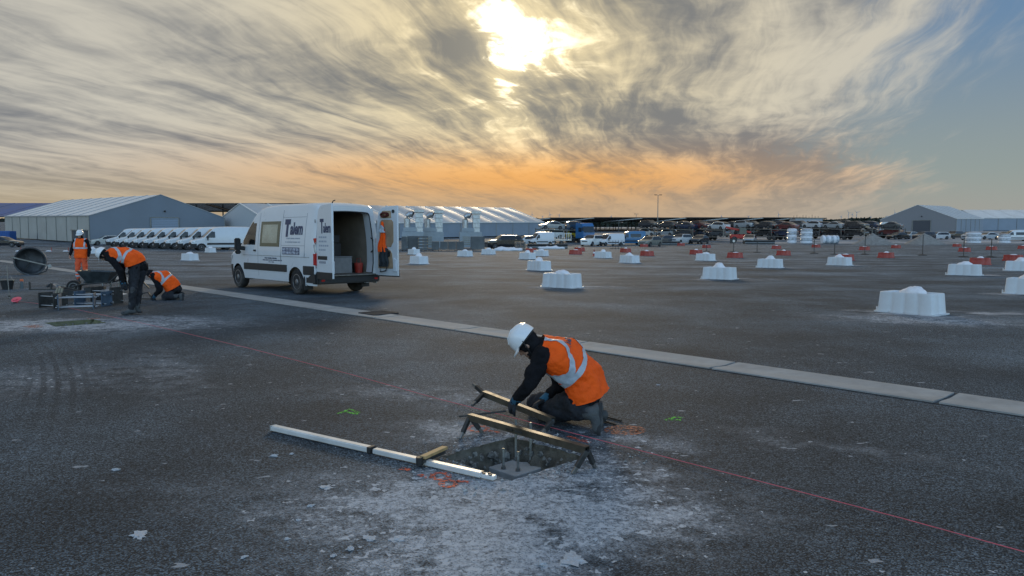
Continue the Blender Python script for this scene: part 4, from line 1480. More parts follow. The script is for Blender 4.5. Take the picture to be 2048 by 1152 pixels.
def hand_prims(wrist, d, n, side, curl=0.6, k=1.0, fat=1.0):
    """palm and five fingers. d: along the hand, n: out of the palm, side: +1 when the thumb lies along d x n"""
    d = d.normalized(); n = (n - d * n.dot(d)).normalized(); t = d.cross(n) * side
    pr = []
    w = V(wrist)
    lens = [0.078, 0.086, 0.080, 0.062]
    for i in range(4):
        off = (0.030 - 0.020 * i) * k
        base = w + t * off * 0.6
        kn = w + d * (0.092 - 0.005 * abs(i - 1.2)) * k + t * off
        pr.append(('cap', base, 0.016 * k * fat, kn, 0.0125 * k * fat))
        L = lens[i] * k
        p = kn; ang = 0.0
        for j, (fr, rr) in enumerate(((0.45, 0.0105), (0.31, 0.0095), (0.24, 0.0082))):
            ang += curl * (0.75, 1.0, 0.8)[j] * (1 + 0.06 * i)
            q = p + (d * cos(ang) + n * sin(ang)) * (L * fr)
            pr.append(('cap', p, rr * k * fat * 1.08, q, rr * k * fat))
            p = q
    p = w + d * 0.022 * k + t * 0.030 * k
    q = p + (d * 0.6 + t * 0.75 + n * 0.25).normalized() * 0.042 * k
    r_ = q + (d * 0.85 + t * 0.25 + n * 0.5).normalized() * 0.034 * k
    s_ = r_ + (d * 0.8 - t * 0.1 + n * 0.65).normalized() * 0.026 * k
    pr += [('cap', w + t * 0.012 * k, 0.017 * k * fat, p, 0.016 * k * fat), ('cap', p, 0.015 * k * fat, q, 0.0125 * k * fat), ('cap', q, 0.0122 * k * fat, r_, 0.0112 * k * fat), ('cap', r_, 0.011 * k * fat, s_, 0.009 * k * fat)]
    return pr


def clip_mesh(me, cuts, name, off=0.0):
    """keep what lies on the positive side of every plane (co, no)"""
    bm = bmesh.new(); bm.from_mesh(me)
    for co, no in cuts:
        bmesh.ops.bisect_plane(bm, geom=bm.verts[:] + bm.edges[:] + bm.faces[:], plane_co=co, plane_no=no, clear_inner=True)
    bm.normal_update()
    if off:
        ns = {v: v.normal.copy() for v in bm.verts}
        for v, n in ns.items(): v.co += n * off
    out = bpy.data.meshes.new(name); bm.to_mesh(out); bm.free()
    finish(out, 60)
    return out


M_SKIN = mat('skin', (0.42, 0.24, 0.165), 0.55, var=0.08, scale=12)
M_HELMET = mat('white_helmet', (0.74, 0.76, 0.77), 0.28, var=0.03, coat=0.4)
M_JACKET = mat('black_jacket', (0.011, 0.011, 0.013), 0.95, spec=0.12, var=0.25, scale=9, bump=0.7, bscale=22)
M_TROUS = mat('charcoal_trousers', (0.026, 0.028, 0.033), 0.9, spec=0.2, var=0.35, scale=7, bump=0.7, bscale=18)
M_TROUSG = mat('grey_pocket_cloth', (0.065, 0.068, 0.072), 0.9, spec=0.2, var=0.25, scale=9, bump=0.5, bscale=25)
M_BOOT = mat('grey_safety_boot', (0.055, 0.062, 0.066), 0.75, var=0.3, scale=12, dirt=0.5, dirtcol=(0.14, 0.14, 0.13), bump=0.4)
M_SOLE = mat('boot_sole', (0.03, 0.031, 0.033), 0.8, var=0.3)
M_GLOVE = mat('dark_work_glove', (0.012, 0.016, 0.022), 0.8, var=0.25, scale=15, bump=0.4)
M_GLOVEBLUE = mat('blue_glove_cuff', (0.02, 0.10, 0.17), 0.8, var=0.2)
M_EYE = mat('eye_dark', (0.02, 0.015, 0.012), 0.2)


def make_person(label, J, side, look, headup, vox=0.014, vest_hem=None, trouser_m=M_TROUS, helmet=True, hood=True, jacket_m=M_JACKET, gloves=True, bulk=1.0, leg_bands=False, hands=None, open_vest=False, origin=None, vest_len=1.0, text=None, boots_dir=None):
    o = origin or V((J['pelvis'].x, J['pelvis'].y, 0))
    root = empty('person', o)
    tag(root, label, 'person', 'workers in orange vests')
    J = {k: (v - o) for k, v in J.items()}
    side = side.normalized()                      # from the right shoulder to the left one
    pel, wai, che, nek, hed = J['pelvis'], J['waist'], J['chest'], J['neck'], J['head']
    b = bulk
    spine = [pel, wai, che, nek]
    def torso(wd, rs, add):
        pr = []
        for k in (-1, -0.33, 0.33, 1):
            pts = [p + side * (k * w) for p, w in zip(spine, wd)]
            pr += chain(pts, [r + add for r in rs])
        return pr
    tw = [0.085 * b, 0.080 * b, 0.115 * b, 0.035 * b]
    tr = [0.105 * b, 0.098 * b, 0.108 * b, 0.060 * b]
    arms = []
    for s in 'LR':
        arms.append([J['sh' + s], J['el' + s], J['wr' + s]])
    legs = [[J['hip' + s], J['kn' + s], J['an' + s]] for s in 'LR']
    look = look.normalized(); headup = (headup - look * headup.dot(look)).normalized(); hs = headup.cross(look)   # to the person's left
    HR = Matrix((look, hs, headup)).transposed()
    def hp(f, l, u): return hed + look * f + hs * l + headup * u
    # --- continuous body: trunk, limbs, hands, neck and a face
    pr = torso([w * 0.9 for w in tw], tr, -0.02)
    for a in arms: pr += chain([che.lerp(nek, 0.5)] + a, [0.06, 0.052, 0.042, 0.027])
    for l in legs: pr += chain([pel] + l, [0.09, 0.082, 0.055, 0.040])
    pr += chain([nek, hed - headup * 0.06], [0.055, 0.055])
    pr += [('ell', hp(0.0, 0, 0.03), (0.096, 0.076, 0.098), HR), ('ell', hp(0.028, 0, -0.045), (0.066, 0.058, 0.068), HR),
           ('cap', hp(0.088, 0, 0.012), 0.010, hp(0.108, 0, -0.022), 0.014), ('ell', hp(0.085, 0, -0.062), (0.014, 0.022, 0.008), HR), ('ell', hp(0.075, 0, -0.098), (0.02, 0.022, 0.016), HR)]
    for k in (-1, 1):
        pr += [('ell', hp(0.08, k * 0.032, 0.028), (0.016, 0.022, 0.009), HR), ('ell', hp(-0.002, k * 0.078, -0.005), (0.020, 0.009, 0.030), HR)]
    hd = {}
    for i, s in enumerate('LR'):
        hd[s] = hands[s] if hands else ((arms[i][2] - arms[i][1]).normalized(), side.cross(V((0, 0, 1))), 0.6)
        d, n, c = hd[s]
        pr += hand_prims(arms[i][2], d, n, 1 if s == 'L' else -1, c)
    link_mesh('body', blob_mesh('body', pr, max(0.008, vox * 0.7), 4), M_SKIN, root)
    for k in (-1, 1):
        mb = MB(); mb.ell(hp(0.082, k * 0.031, 0.012), (0.008, 0.011, 0.006), HR, 8); mb.build('eye', M_EYE, root)
    # --- jacket
    pr = torso(tw, tr, 0.002)
    for a in arms: pr += chain([che.lerp(nek, 0.55)] + a, [0.075 * b, 0.078 * b, 0.060 * b, 0.040])
    pr += chain([nek - (nek - che) * 0.2, nek + (hed - nek) * 0.25], [0.075, 0.07])
    me = blob_mesh('jacket', pr, vox, 5); noisy(me, 0.015, 10.0, 1.0); noisy(me, 0.007, 28.0, 2.0)
    link_mesh('jacket', me, jacket_m, root)
    # --- trousers
    up = (wai - pel).normalized()
    pr = torso([w for w in tw], tr, 0.006)[:]
    pr = []
    for k in (-1, 0, 1):
        pr += chain([pel + side * (0.085 * b * k), pel.lerp(wai, 0.55) + side * (0.075 * b * k)], [0.112 * b, 0.102 * b])
    for l in legs:
        pr += chain([pel.lerp(l[0], 0.7), l[0].lerp(l[1], 0.15), l[1], l[1].lerp(l[2], 0.45), l[2]], [0.105 * b, 0.103 * b, 0.074 * b, 0.070 * b, 0.056])
    me = blob_mesh('trousers', pr, vox, 5); noisy(me, 0.018, 9.0, 4.0); noisy(me, 0.008, 24.0, 5.0)
    tro = link_mesh('trousers', me, trouser_m, root)
    if leg_bands:
        for l in legs:
            for f in (0.35, 0.62):
                c = l[1].lerp(l[2], f); dd = (l[2] - l[1]).normalized(); w = 0.028
                band = clip_mesh(me, [(c - dd * w, dd), (c + dd * w, -dd), (c + side * 0.11 * (1 if l is legs[0] else -1), -side * (1 if l is legs[0] else -1)), (c - side * 0.11 * (1 if l is legs[0] else -1), side * (1 if l is legs[0] else -1))], 'leg_tape', 0.005)
                link_mesh('leg_tape', band, M_REFL, tro)
    else:
        for i, l in enumerate(legs):
            f_ = (l[1] - l[0]).normalized(); k_ = (l[2] - l[1]).normalized()
            out = (f_ - k_).normalized()
            pd = blob_mesh('knee_pad', [('ell', l[1] + out * 0.035 * b, (0.062, 0.062, 0.062), None), ('ell', l[1] + out * 0.028 * b + k_ * 0.06, (0.055, 0.055, 0.055), None)], vox, 4)
            link_mesh('knee_pad', pd, M_TROUSG, tro)
    # --- vest over the jacket
    vadd = 0.027
    pr = []
    lo = pel.lerp(wai, 0.30) if vest_hem is None else vest_hem - o
    sp2 = [lo - (wai - lo).normalized() * 0.08, wai, che, nek]
    for k in (-1, -0.33, 0.33, 1):
        pts = [p + side * (k * w) for p, w in zip(sp2, tw)]
        pr += chain(pts, [r + vadd for r in (tr[0] + 0.012, tr[1] + 0.008, tr[2], tr[3])])
    for s in 'LR':
        pr += chain([che.lerp(nek, 0.72), J['sh' + s].lerp(nek, 0.25) + (nek - che).normalized() * 0.02], [0.07, 0.074 * b])
    vm = blob_mesh('vest', pr, vox * 0.85, 6); noisy(vm, 0.014, 7.0, 7.0); noisy(vm, 0.007, 17.0, 8.0)
    ax = (wai - lo).normalized()
    neckdir = (nek - che).normalized()
    vm2 = clip_mesh(vm, [(lo, ax), (nek + neckdir * 0.035, -neckdir)], 'vest')
    ve = link_mesh('vest', vm2, M_ORVEST, root)
    # reflective tape: one belt round the ribs, a strap over each shoulder
    sa = (che - wai).normalized()
    mid = wai.lerp(che, 0.50)
    t1 = clip_mesh(vm2, [(mid - sa * 0.026, sa), (mid + sa * 0.026, -sa)], 'belt_tape', 0.004)
    link_mesh('belt_tape', t1, M_REFL, ve)
    for k in (-1, 1):
        t2 = clip_mesh(vm2, [(mid + sa * 0.022, sa), (che + side * k * 0.140, side * k), (che + side * k * 0.187, -side * k)], 'shoulder_tape', 0.0045)
        link_mesh('shoulder_tape', t2, M_REFL, ve)
    # --- boots
    for s in 'LR':
        an, to = J['an' + s], J['to' + s]
        f_ = (to - an)
        shin = (an - J['kn' + s]).normalized()
        sole_n = shin if boots_dir is None else boots_dir
        fd = (f_ - sole_n * f_.dot(sole_n)).normalized()
        heel = an + sole_n * 0.055 - fd * 0.045; ball = to - fd * 0.05
        pr = chain([an - shin * 0.13, an, an + sole_n * 0.03], [0.062, 0.058, 0.056]) + chain([an + sole_n * 0.025, an.lerp(ball, 0.6) + sole_n * 0.012, ball, to], [0.055, 0.052, 0.050, 0.042]) + chain([heel, an + sole_n * 0.02], [0.046, 0.054])
        bo = link_mesh('boot', blob_mesh('boot', pr, vox * 0.8, 3), M_BOOT, root)
        R = Matrix((fd, sole_n.cross(fd), sole_n)).transposed()
        mb = MB()
        poly = [(-0.10, -0.036), (-0.06, -0.043), (0.04, -0.04), (0.13, -0.048), (0.185, -0.03), (0.20, 0.0), (0.185, 0.03), (0.13, 0.048), (0.04, 0.04), (-0.06, 0.043), (-0.10, 0.036)]
        c = an + sole_n * 0.058
        mb.prism(poly, 0.0, 0.03, Matrix.Translation(c) @ R.to_4x4())
        mb.build('sole', M_SOLE, bo, bevel=0.006)
    # --- gloves
    if gloves:
        for i, s in enumerate('LR'):
            d, n, c = hd[s]
            pr = hand_prims(arms[i][2], d, n, 1 if s == 'L' else -1, c, 1.0, 1.28)
            g = link_mesh('glove', blob_mesh('glove', pr, 0.006 if vox < 0.016 else 0.009, 3), M_GLOVE, root)
            mb = MB(); w = arms[i][2]; dd = (arms[i][2] - arms[i][1]).normalized()
            mb.cyl(w - dd * 0.055, w + d * 0.02, 0.043, 0.037, 14); mb.build('cuff', M_GLOVEBLUE, g)
    # --- balaclava and helmet
    if hood:
        pr = [('ell', hp(-0.006, 0, 0.028), (0.106, 0.088, 0.108), HR), ('ell', hp(-0.02, 0, -0.05), (0.085, 0.074, 0.085), HR), ('ell', hp(0.035, 0, -0.075), (0.060, 0.060, 0.052), HR)]
        pr += chain([hp(-0.03, 0, -0.06), nek], [0.078, 0.08])
        me = blob_mesh('balaclava', pr, vox * 0.8, 4); noisy(me, 0.004, 25, 3)
        # leave the face open
        bm = bmesh.new(); bm.from_mesh(me)
        kill = []
        for f in bm.faces:
            q = f.calc_center_median() - hed
            if q.dot(look) > 0.062 and -0.085 < q.dot(headup) < 0.055 and abs(q.dot(hs)) < 0.055: kill.append(f)
        bmesh.ops.delete(bm, geom=kill, context='FACES'); bm.to_mesh(me); bm.free()
        link_mesh('balaclava', me, M_BLACKCL, root)
    if helmet:
        n = 20
        tilt = HR
        mb = MB()
        prof = [(1.0, 0.0), (1.0, 0.03), (0.97, 0.065), (0.88, 0.105), (0.70, 0.138), (0.45, 0.158), (0.18, 0.166), (0.03, 0.167)]
        rings = []
        for r, z in prof:
            ring = []
            for i in range(n):
                a = 2 * pi * i / n
                ring.append(mb.bm.verts.new(V((0.127 * r * cos(a), 0.106 * r * sin(a), z * 0.84))))
            rings.append(ring)
        for a_, b_ in zip(rings, rings[1:]):
            for i in range(n):
                j = (i + 1) % n; mb.bm.faces.new((a_[i], a_[j], b_[j], b_[i]))
        mb.bm.faces.new(rings[-1])
        # peak
        pk = []
        for i in range(9):
            a = -1.15 + 2.3 * i / 8
            pk.append((V((0.127 * cos(a), 0.106 * sin(a), 0.005)), V((0.127 * cos(a) + 0.05 * cos(a) ** 0.8, 0.118 * sin(a), -0.012))))
        for (a0, a1), (b0, b1) in zip(pk, pk[1:]):
            dz = V((0, 0, -0.006))
            mb.quad(a0, a1, b1, b0); mb.quad(a0 + dz, b0 + dz, b1 + dz, a1 + dz); mb.quad(a1, a1 + dz, b1 + dz, b1)
        # crown ridges
        for y in (-0.035, 0.0, 0.035):
            mb.tube([(0.103, y, 0.082), (0.07, y, 0.117), (0.0, y, 0.137), (-0.07, y, 0.117), (-0.103, y, 0.082)], 0.008, 6)
        he = mb.build('helmet', M_HELMET, root, smooth=50, normals=True)
        he.matrix_local = Matrix.Translation(hp(-0.004, 0, 0.040)) @ HR.to_4x4() @ Matrix.Rotation(radians(7), 4, 'Y')
        mb = MB(); mb.tube([(0.10 * cos(a) * 1.0, 0.10 * sin(a), -0.005) for a in [2 * pi * i / 16 for i in range(16)]], 0.008, 6, closed=True)
        hb = mb.build('helmet_band', M_BLACKPL, he)
        for k in (-1, 1):
            mb = MB(); mb.tube([hp(-0.01, k * 0.105, 0.05), hp(0.01, k * 0.090, -0.04), hp(0.04, k * 0.04, -0.118), hp(0.045, 0, -0.124)], 0.005, 6)
            mb.build('chin_strap', M_BLACKPL, root)
    if text:
        from mathutils.bvhtree import BVHTree
        bm = bmesh.new(); bm.from_mesh(vm2); bv = BVHTree.FromBMesh(bm); bm.free()
        sp_ = nek - wai; bn = sp_.cross(side)
        if bn.z < 0: bn = -bn
        c = che.lerp(nek, 0.22) + bn.normalized() * 0.25; n_ = V((0, 0, 0))
        for dx, dy in ((0, 0), (0.05, 0), (-0.05, 0), (0, 0.04), (0, -0.04)):
            n_ += bv.find_nearest(c + V((dx, dy, 0)))[1]
        c = bv.find_nearest(c)[0]
        n_.normalize(); u_ = (nek - wai); u_ = (u_ - n_ * u_.dot(n_)).normalized(); r_ = u_.cross(n_)
        R = Matrix((r_, u_, n_)).transposed().to_4x4()
        tm = text_mesh('back_print', 'Talem', 0.098, M_NAVY, ve, ext=0.0, offset=0.003, sx=0.85)
        # drape the print on the cloth: drop every vertex along -n on to the vest
        for v in tm.data.vertices:
            w = c + R.to_3x3() @ v.co
            hit = bv.ray_cast(w + n_ * 0.15, -n_)
            v.co = (hit[0] + n_ * 0.004) if hit[0] is not None else w
        tm.data.update()
    return root


def kneeler():
    side = V((-0.42, -0.905, 0.05))
    che = S(1122, 712, 6.15); pel = S(1166, 796, 6.20); wai = S(1166, 752, 6.20); nek = S(1086, 692, 6.14); hed = S(1056, 687, 6.13)
    J = dict(pelvis=pel, waist=wai, chest=che, neck=nek, head=hed)
    J['shL'] = che.lerp(nek, 0.55) + side * 0.185 + V((0.0, 0, -0.02)); J['shR'] = che.lerp(nek, 0.55) - side * 0.17
    J['elL'] = S(1058, 770, 5.90); J['wrL'] = S(1030, 802, 6.02)
    J['elR'] = S(1118, 772, 6.42); J['wrR'] = S(1088, 800, 6.36)
    J['hipL'] = pel + side * 0.09; J['hipR'] = pel - side * 0.09
    k = G(1090, 850); J['knL'] = V((k.x, k.y + 0.12, 0.085))
    J['anL'] = S(1182, 826, 5.98); J['toL'] = V((J['anL'].x + 0.05, J['anL'].y - 0.02, 0.045))
    k = G(1072, 828); J['knR'] = V((k.x, k.y + 0.05, 0.09)); J['anR'] = V((J['anL'].x - 0.02, J['anL'].y + 0.34, 0.10)); J['toR'] = V((J['anR'].x + 0.16, J['anR'].y + 0.02, 0.045))
    fwd = side.cross(V((0, 0, 1)))             # he faces away to the left
    look = V((-0.66, 0.18, -0.72))
    hands = {'L': ((S(1012, 822, 6.10) - J['wrL']).normalized(), V((0.2, 0.55, -0.6)), 0.75), 'R': ((S(1066, 812, 6.30) - J['wrR']).normalized(), V((0.1, -0.3, -0.8)), 0.7)}
    return make_person('worker kneeling beside the open pit in white helmet and orange vest, gripping a steel beam', J, side, look, V((-0.72, 0.1, 0.62)), vox=0.012,
                       bulk=1.12, hands=hands, vest_hem=S(1178, 792, 6.2), text=dict(c=S(1146, 693, 6.08)), boots_dir=V((0.93, -0.15, -0.05)).normalized())


def bender():
    d0 = G(262, 630).y
    side = V((-0.35, -0.92, 0.0))
    foot = G(262, 630)
    def Q(px, py, dd=0.0): return S(px, py, d0 + dd)
    pel = Q(277, 535, 0.1); wai = Q(268, 518, 0.05); che = Q(241, 508, 0.0); nek = Q(222, 507, 0.0); hed = Q(209, 510, 0.02)
    J = dict(pelvis=pel, waist=wai, chest=che, neck=nek, head=hed)
    J['shL'] = che.lerp(nek, 0.5) + side * 0.18 + V((0, 0, -0.02)); J['shR'] = che.lerp(nek, 0.5) - side * 0.18
    J['elL'] = Q(240, 541, -0.25); J['wrL'] = Q(244, 566, -0.22)
    J['elR'] = Q(244, 540, 0.28); J['wrR'] = Q(250, 566, 0.30)
    J['hipL'] = pel + side * 0.09; J['hipR'] = pel - side * 0.09
    J['knL'] = Q(266, 578, -0.08); J['anL'] = Q(263, 618, -0.05); J['toL'] = Q(246, 626, -0.08)
    J['knR'] = Q(276, 578, 0.18); J['anR'] = Q(274, 617, 0.12); J['toR'] = Q(258, 624, 0.10)
    return make_person('worker bending forward at the waist in white helmet and orange vest behind the far pit', J, side, V((-0.55, 0.1, -0.80)), V((-0.85, 0.0, 0.45)), vox=0.018, bulk=1.08,
                       hands={'L': (V((0.1, 0.1, -1)), V((0.2, 1, 0)), 0.5), 'R': (V((0.1, 0.1, -1)), V((0.2, -1, 0)), 0.5)}, vest_hem=Q(272, 527, 0.07), boots_dir=V((0, 0, -1)))


def croucher():
    d0 = G(330, 600).y
    side = V((-0.25, -0.96, 0.0))
    def Q(px, py, dd=0.0): return S(px, py, d0 + dd)
    pel = Q(349, 578, 0.1); wai = Q(341, 566, 0.05); che = Q(324, 553, 0.0); nek = Q(311, 549, 0.0); hed = Q(302, 549, 0.0)
    J = dict(pelvis=pel, waist=wai, chest=che, neck=nek, head=hed)
    J['shL'] = che.lerp(nek, 0.5) + side * 0.18; J['shR'] = che.lerp(nek, 0.5) - side * 0.18
    J['elL'] = Q(321, 580, -0.2); J['wrL'] = Q(308, 594, -0.15)
    J['elR'] = Q(318, 580, 0.25); J['wrR'] = Q(306, 593, 0.15)
    J['hipL'] = pel + side * 0.09; J['hipR'] = pel - side * 0.09
    J['knL'] = Q(331, 595, -0.1); J['anL'] = Q(360, 592, -0.1); J['toL'] = Q(363, 599, -0.1)
    J['knR'] = Q(330, 592, 0.25); J['anR'] = Q(358, 590, 0.25); J['toR'] = Q(361, 597, 0.25)
    return make_person('worker crouched on his knees in black hood and orange vest, without helmet', J, side, V((-0.7, 0.1, -0.7)), V((-0.7, 0, 0.7)), vox=0.018, bulk=1.08, helmet=False,
                       hands={'L': (V((-0.4, 0.1, -0.9)), V((0.2, 1, 0)), 0.5), 'R': (V((-0.4, 0.1, -0.9)), V((0.2, -1, 0)), 0.5)}, vest_hem=Q(347, 576, 0.08), boots_dir=V((0.94, 0, -0.15)).normalized())


def stander():
    g = G(165, 566)
    d0 = g.y
    side = V((0.98, 0.1, 0.0))          # faces the camera, so his left is on the picture's right
    X = lambda dx, z, dy=0.0: V((g.x + dx, d0 + dy, z))
    J = dict(pelvis=X(0, 0.95), waist=X(0, 1.08), chest=X(0, 1.30), neck=X(0.0, 1.48), head=X(0.0, 1.63, -0.03))
    J['shL'] = X(0.19, 1.42); J['shR'] = X(-0.19, 1.42)
    J['elL'] = X(0.27, 1.14, 0.03); J['wrL'] = X(0.27, 0.90, -0.06)
    J['elR'] = X(-0.31, 1.17, 0.02); J['wrR'] = X(-0.32, 0.95, -0.12)
    J['hipL'] = X(0.09, 0.92); J['hipR'] = X(-0.09, 0.92)
    J['knL'] = X(0.12, 0.50, -0.03); J['anL'] = X(0.13, 0.10, 0.02); J['toL'] = X(0.17, 0.05, -0.17)
    J['knR'] = X(-0.11, 0.50, -0.06); J['anR'] = X(-0.13, 0.10, -0.02); J['toR'] = X(-0.17, 0.05, -0.20)
    M_ORT = mat('orange_trousers', (0.72, 0.10, 0.03), 0.8, var=0.15, bump=0.4)
    return make_person('worker standing upright in white helmet and full orange hi-vis clothes behind the tools', J, side, V((0.05, -0.95, -0.12)), V((0, 0, 1)), vox=0.018, bulk=1.0, trouser_m=M_ORT, leg_bands=True, gloves=False,
                       hands={'L': (V((0, -0.1, -1)), V((-1, 0, 0)), 0.5), 'R': (V((0, -0.2, -1)), V((1, 0, 0)), 0.5)}, vest_hem=X(0, 0.86), boots_dir=V((0, 0, -1)))


WORK = bpy.data.scenes.new('workbench')
kneeler(); bender(); croucher(); stander()
bpy.data.scenes.remove(WORK)
# ------------------------------------------------------------------ tools round the near pit
M_BEAM = mat('brown_steel_tube', (0.10, 0.088, 0.066), 0.52, metal=0.6, var=0.3, scale=8, dirt=0.35, dirtcol=(0.07, 0.06, 0.05))
M_LEG = mat('black_steel_leg', (0.045, 0.046, 0.045), 0.5, metal=0.4, var=0.3, scale=12)


def square_tube(p0, p1, w, up=V((0, 0, 1)), wall=0.005):
    """hollow box section, open at both ends"""
    x, y, d = axes(V(p1) - V(p0), up)
    mb = MB()
    def ring(p, h): return [mb.bm.verts.new(p + x * (a * h) + y * (b * h)) for a, b in ((-1, -1), (1, -1), (1, 1), (-1, 1))]
    o0, o1 = ring(V(p0), w / 2), ring(V(p1), w / 2)
    i0, i1 = ring(V(p0), w / 2 - wall), ring(V(p1), w / 2 - wall)
    for k in range(4):
        j = (k + 1) % 4
        mb.bm.faces.new((o0[k], o0[j], o1[j], o1[k])); mb.bm.faces.new((i0[k], i1[k], i1[j], i0[j]))
        mb.bm.faces.new((o0[k], i0[k], i0[j], o0[j])); mb.bm.faces.new((o1[k], o1[j], i1[j], i1[k]))
    return mb


def template_beam(label, a, b, feet_a, feet_b, w=0.05, holes=True):
    o = V(((a.x + b.x) / 2, (a.y + b.y) / 2, 0))
    root = empty('template_beam', o)
    tag(root, label, 'steel beam', 'steel template beams at the near pit')
    tb = square_tube(a - o, b - o, w).build('tube', M_BEAM, root, smooth=20)
    for end, feet in ((a, feet_a), (b, feet_b)):
        for f in feet:
            d = (f - end).normalized()
            mb = MB(); mb.bar(end - o + d * 0.01, end - o + d * ((f - end).length * 0.72), 0.030, 0.036)
            lg = mb.build('leg', M_LEG, root, bevel=0.003)
            mb = MB(); mb.bar(end - o + d * ((f - end).length * 0.62), f - o, 0.022, 0.026); mb.build('leg_extension', M_STEEL, lg, bevel=0.002)
    if holes:
        x = (b - a).normalized()
        mb = MB()
        for t in (0.40, 0.48):
            p = a.lerp(b, t) - o
            mb.box((p.x, p.y, p.z), (0.07, 0.07, 0.012), Matrix.Rotation(atan2(x.y, x.x), 3, 'Z'))
        mb.build('rod_plate', M_LEG, root)
    return root


fa = [G(920, 878), G(965, 866)]; fb = [G(1145, 948), G(1190, 936)]
ea = (fa[0] + fa[1]) / 2 + V((0, 0, 0.155)); eb = (fb[0] + fb[1]) / 2 + V((0, 0, 0.155))
dd = (eb - ea).normalized()
template_beam('brown square tube beam on splayed legs standing across the near pit', ea - dd * 0.02, eb + dd * 0.03, fa, fb)
ea2 = S(968, 787, 6.62); eb2 = S(1106, 841, 5.97)
template_beam('brown square tube beam held tilted in the gloves of the kneeling worker', ea2, eb2, [S(946, 768, 6.75), S(944, 811, 6.42)], [S(1084, 866, 5.90), S(1092, 852, 6.25)], holes=False)


def rods(name, label, segs, r=0.008):
    for i, (p, q) in enumerate(segs):
        mb = MB(); mb.cyl(p, q, r, n=8)
        o = mb.build(name, M_LEG)
        tag(o, label[i], 'steel rod', 'loose steel rods by the pit')


rods('steel_rod', ['thin black rod lying left under the hands of the kneeling worker', 'upper thin black rod behind the boots of the kneeling worker', 'lower thin black rod behind the boots of the kneeling worker'],
     [(S(918, 833, 6.45), S(1012, 822, 6.35)), (G(1205, 834) + V((0, 0, 0.01)), G(1243, 844) + V((0, 0, 0.01))), (G(1204, 843) + V((0, 0, 0.01)), G(1232, 852) + V((0, 0, 0.01)))])

# measuring staff
M_ALU = mat('pale_aluminium', (0.70, 0.71, 0.70), 0.42, metal=0.35, var=0.08, scale=4)
s0, s1 = G(546, 862), G(990, 963)
sd = (s1 - s0).normalized(); sl = (s1 - s0).length
st = empty('measuring_staff', (s0.x, s0.y, 0), atan2(sd.y, sd.x))
tag(st, 'long pale telescopic levelling staff lying on the asphalt left of the pit', 'measuring staff')
mb = MB(); mb.box((sl * 0.25, 0, 0.030), (sl * 0.50, 0.062, 0.042)); mb.build('outer_section', M_ALU, st, bevel=0.008, seg=2)
mb = MB(); mb.box((sl * 0.50, 0, 0.030), (0.035, 0.068, 0.048)); mb.build('collar', M_BLACKPL, st, bevel=0.004)
mb = MB(); mb.box((sl * 0.735, 0, 0.028), (sl * 0.44, 0.054, 0.036)); mb.build('middle_section', M_ALU, st, bevel=0.006, seg=2)
mb = MB(); mb.box((sl * 0.72, 0, 0.030), (0.025, 0.060, 0.044)); mb.build('collar', M_BLACKPL, st, bevel=0.004)
mb = MB(); mb.box((sl * 0.978, 0, 0.025), (sl * 0.045, 0.046, 0.030)); mb.build('inner_section', M_ALU, st, bevel=0.005)
for k in range(4):
    mb = MB(); mb.box((sl * (0.952 + k * 0.012), -0.012 if k % 2 else 0.012, 0.044), (0.014, 0.022, 0.006)); mb.build('scale_mark', M_BLACKPL, st)
mb = MB(); mb.box((0.006, 0, 0.030), (0.018, 0.066, 0.046)); mb.build('end_cap', mat('grey_cap', (0.3, 0.31, 0.3), 0.6), st, bevel=0.004)

# short timber lying across the staff
t0, t1 = S(845, 920, 5.10), S(890, 909, 5.40)
t0.z, t1.z = 0.065, 0.055
tp = empty('timber_offcut', (t0.x, t0.y, 0))
tag(tp, 'short timber offcut with dark steel end resting across the measuring staff', 'timber')
dt = (t1 - t0); dt.z = 0
mb = MB(); mb.bar(V((0, 0, 0.070)), V((dt.x, dt.y, 0.055)), 0.05, 0.022); mb.build('timber', mat('pale_timber', (0.40, 0.27, 0.12), 0.7, var=0.2, scale=12), tp, bevel=0.003)
mb = MB(); mb.bar(V((-0.01, -0.01, 0.045)), V((dt.x * 0.9, dt.y * 0.9, 0.034)), 0.05, 0.022); mb.build('steel_angle', M_LEG, tp, bevel=0.002)
mb = MB(); mb.cyl((-0.02, 0, 0.02), (-0.02, 0, 0.075), 0.026, n=14); mb.build('clamp_head', M_BLACKPL, tp)

# red string line
ps = [(33, 604), (120, 614), (300, 652), (500, 700), (700, 752), (880, 803), (1060, 849), (1250, 899), (1500, 964), (1800, 1043), (2048, 1112), (2250, 1168)]
mb = MB(); mb.tube([G(*p) + V((0, 0, 0.022)) for p in ps], 0.0027, 5)
o = mb.build('string_line', mat('pink_red_string', (0.62, 0.12, 0.15), 0.8), None)
tag(o, 'thin red string line stretched diagonally across the whole yard', 'string')

# ------------------------------------------------------------------ the tool heap at the left
def place(px, py, rz=0.0):
    g = G(px, py)
    return (g.x, g.y, tz(g.y)), rz


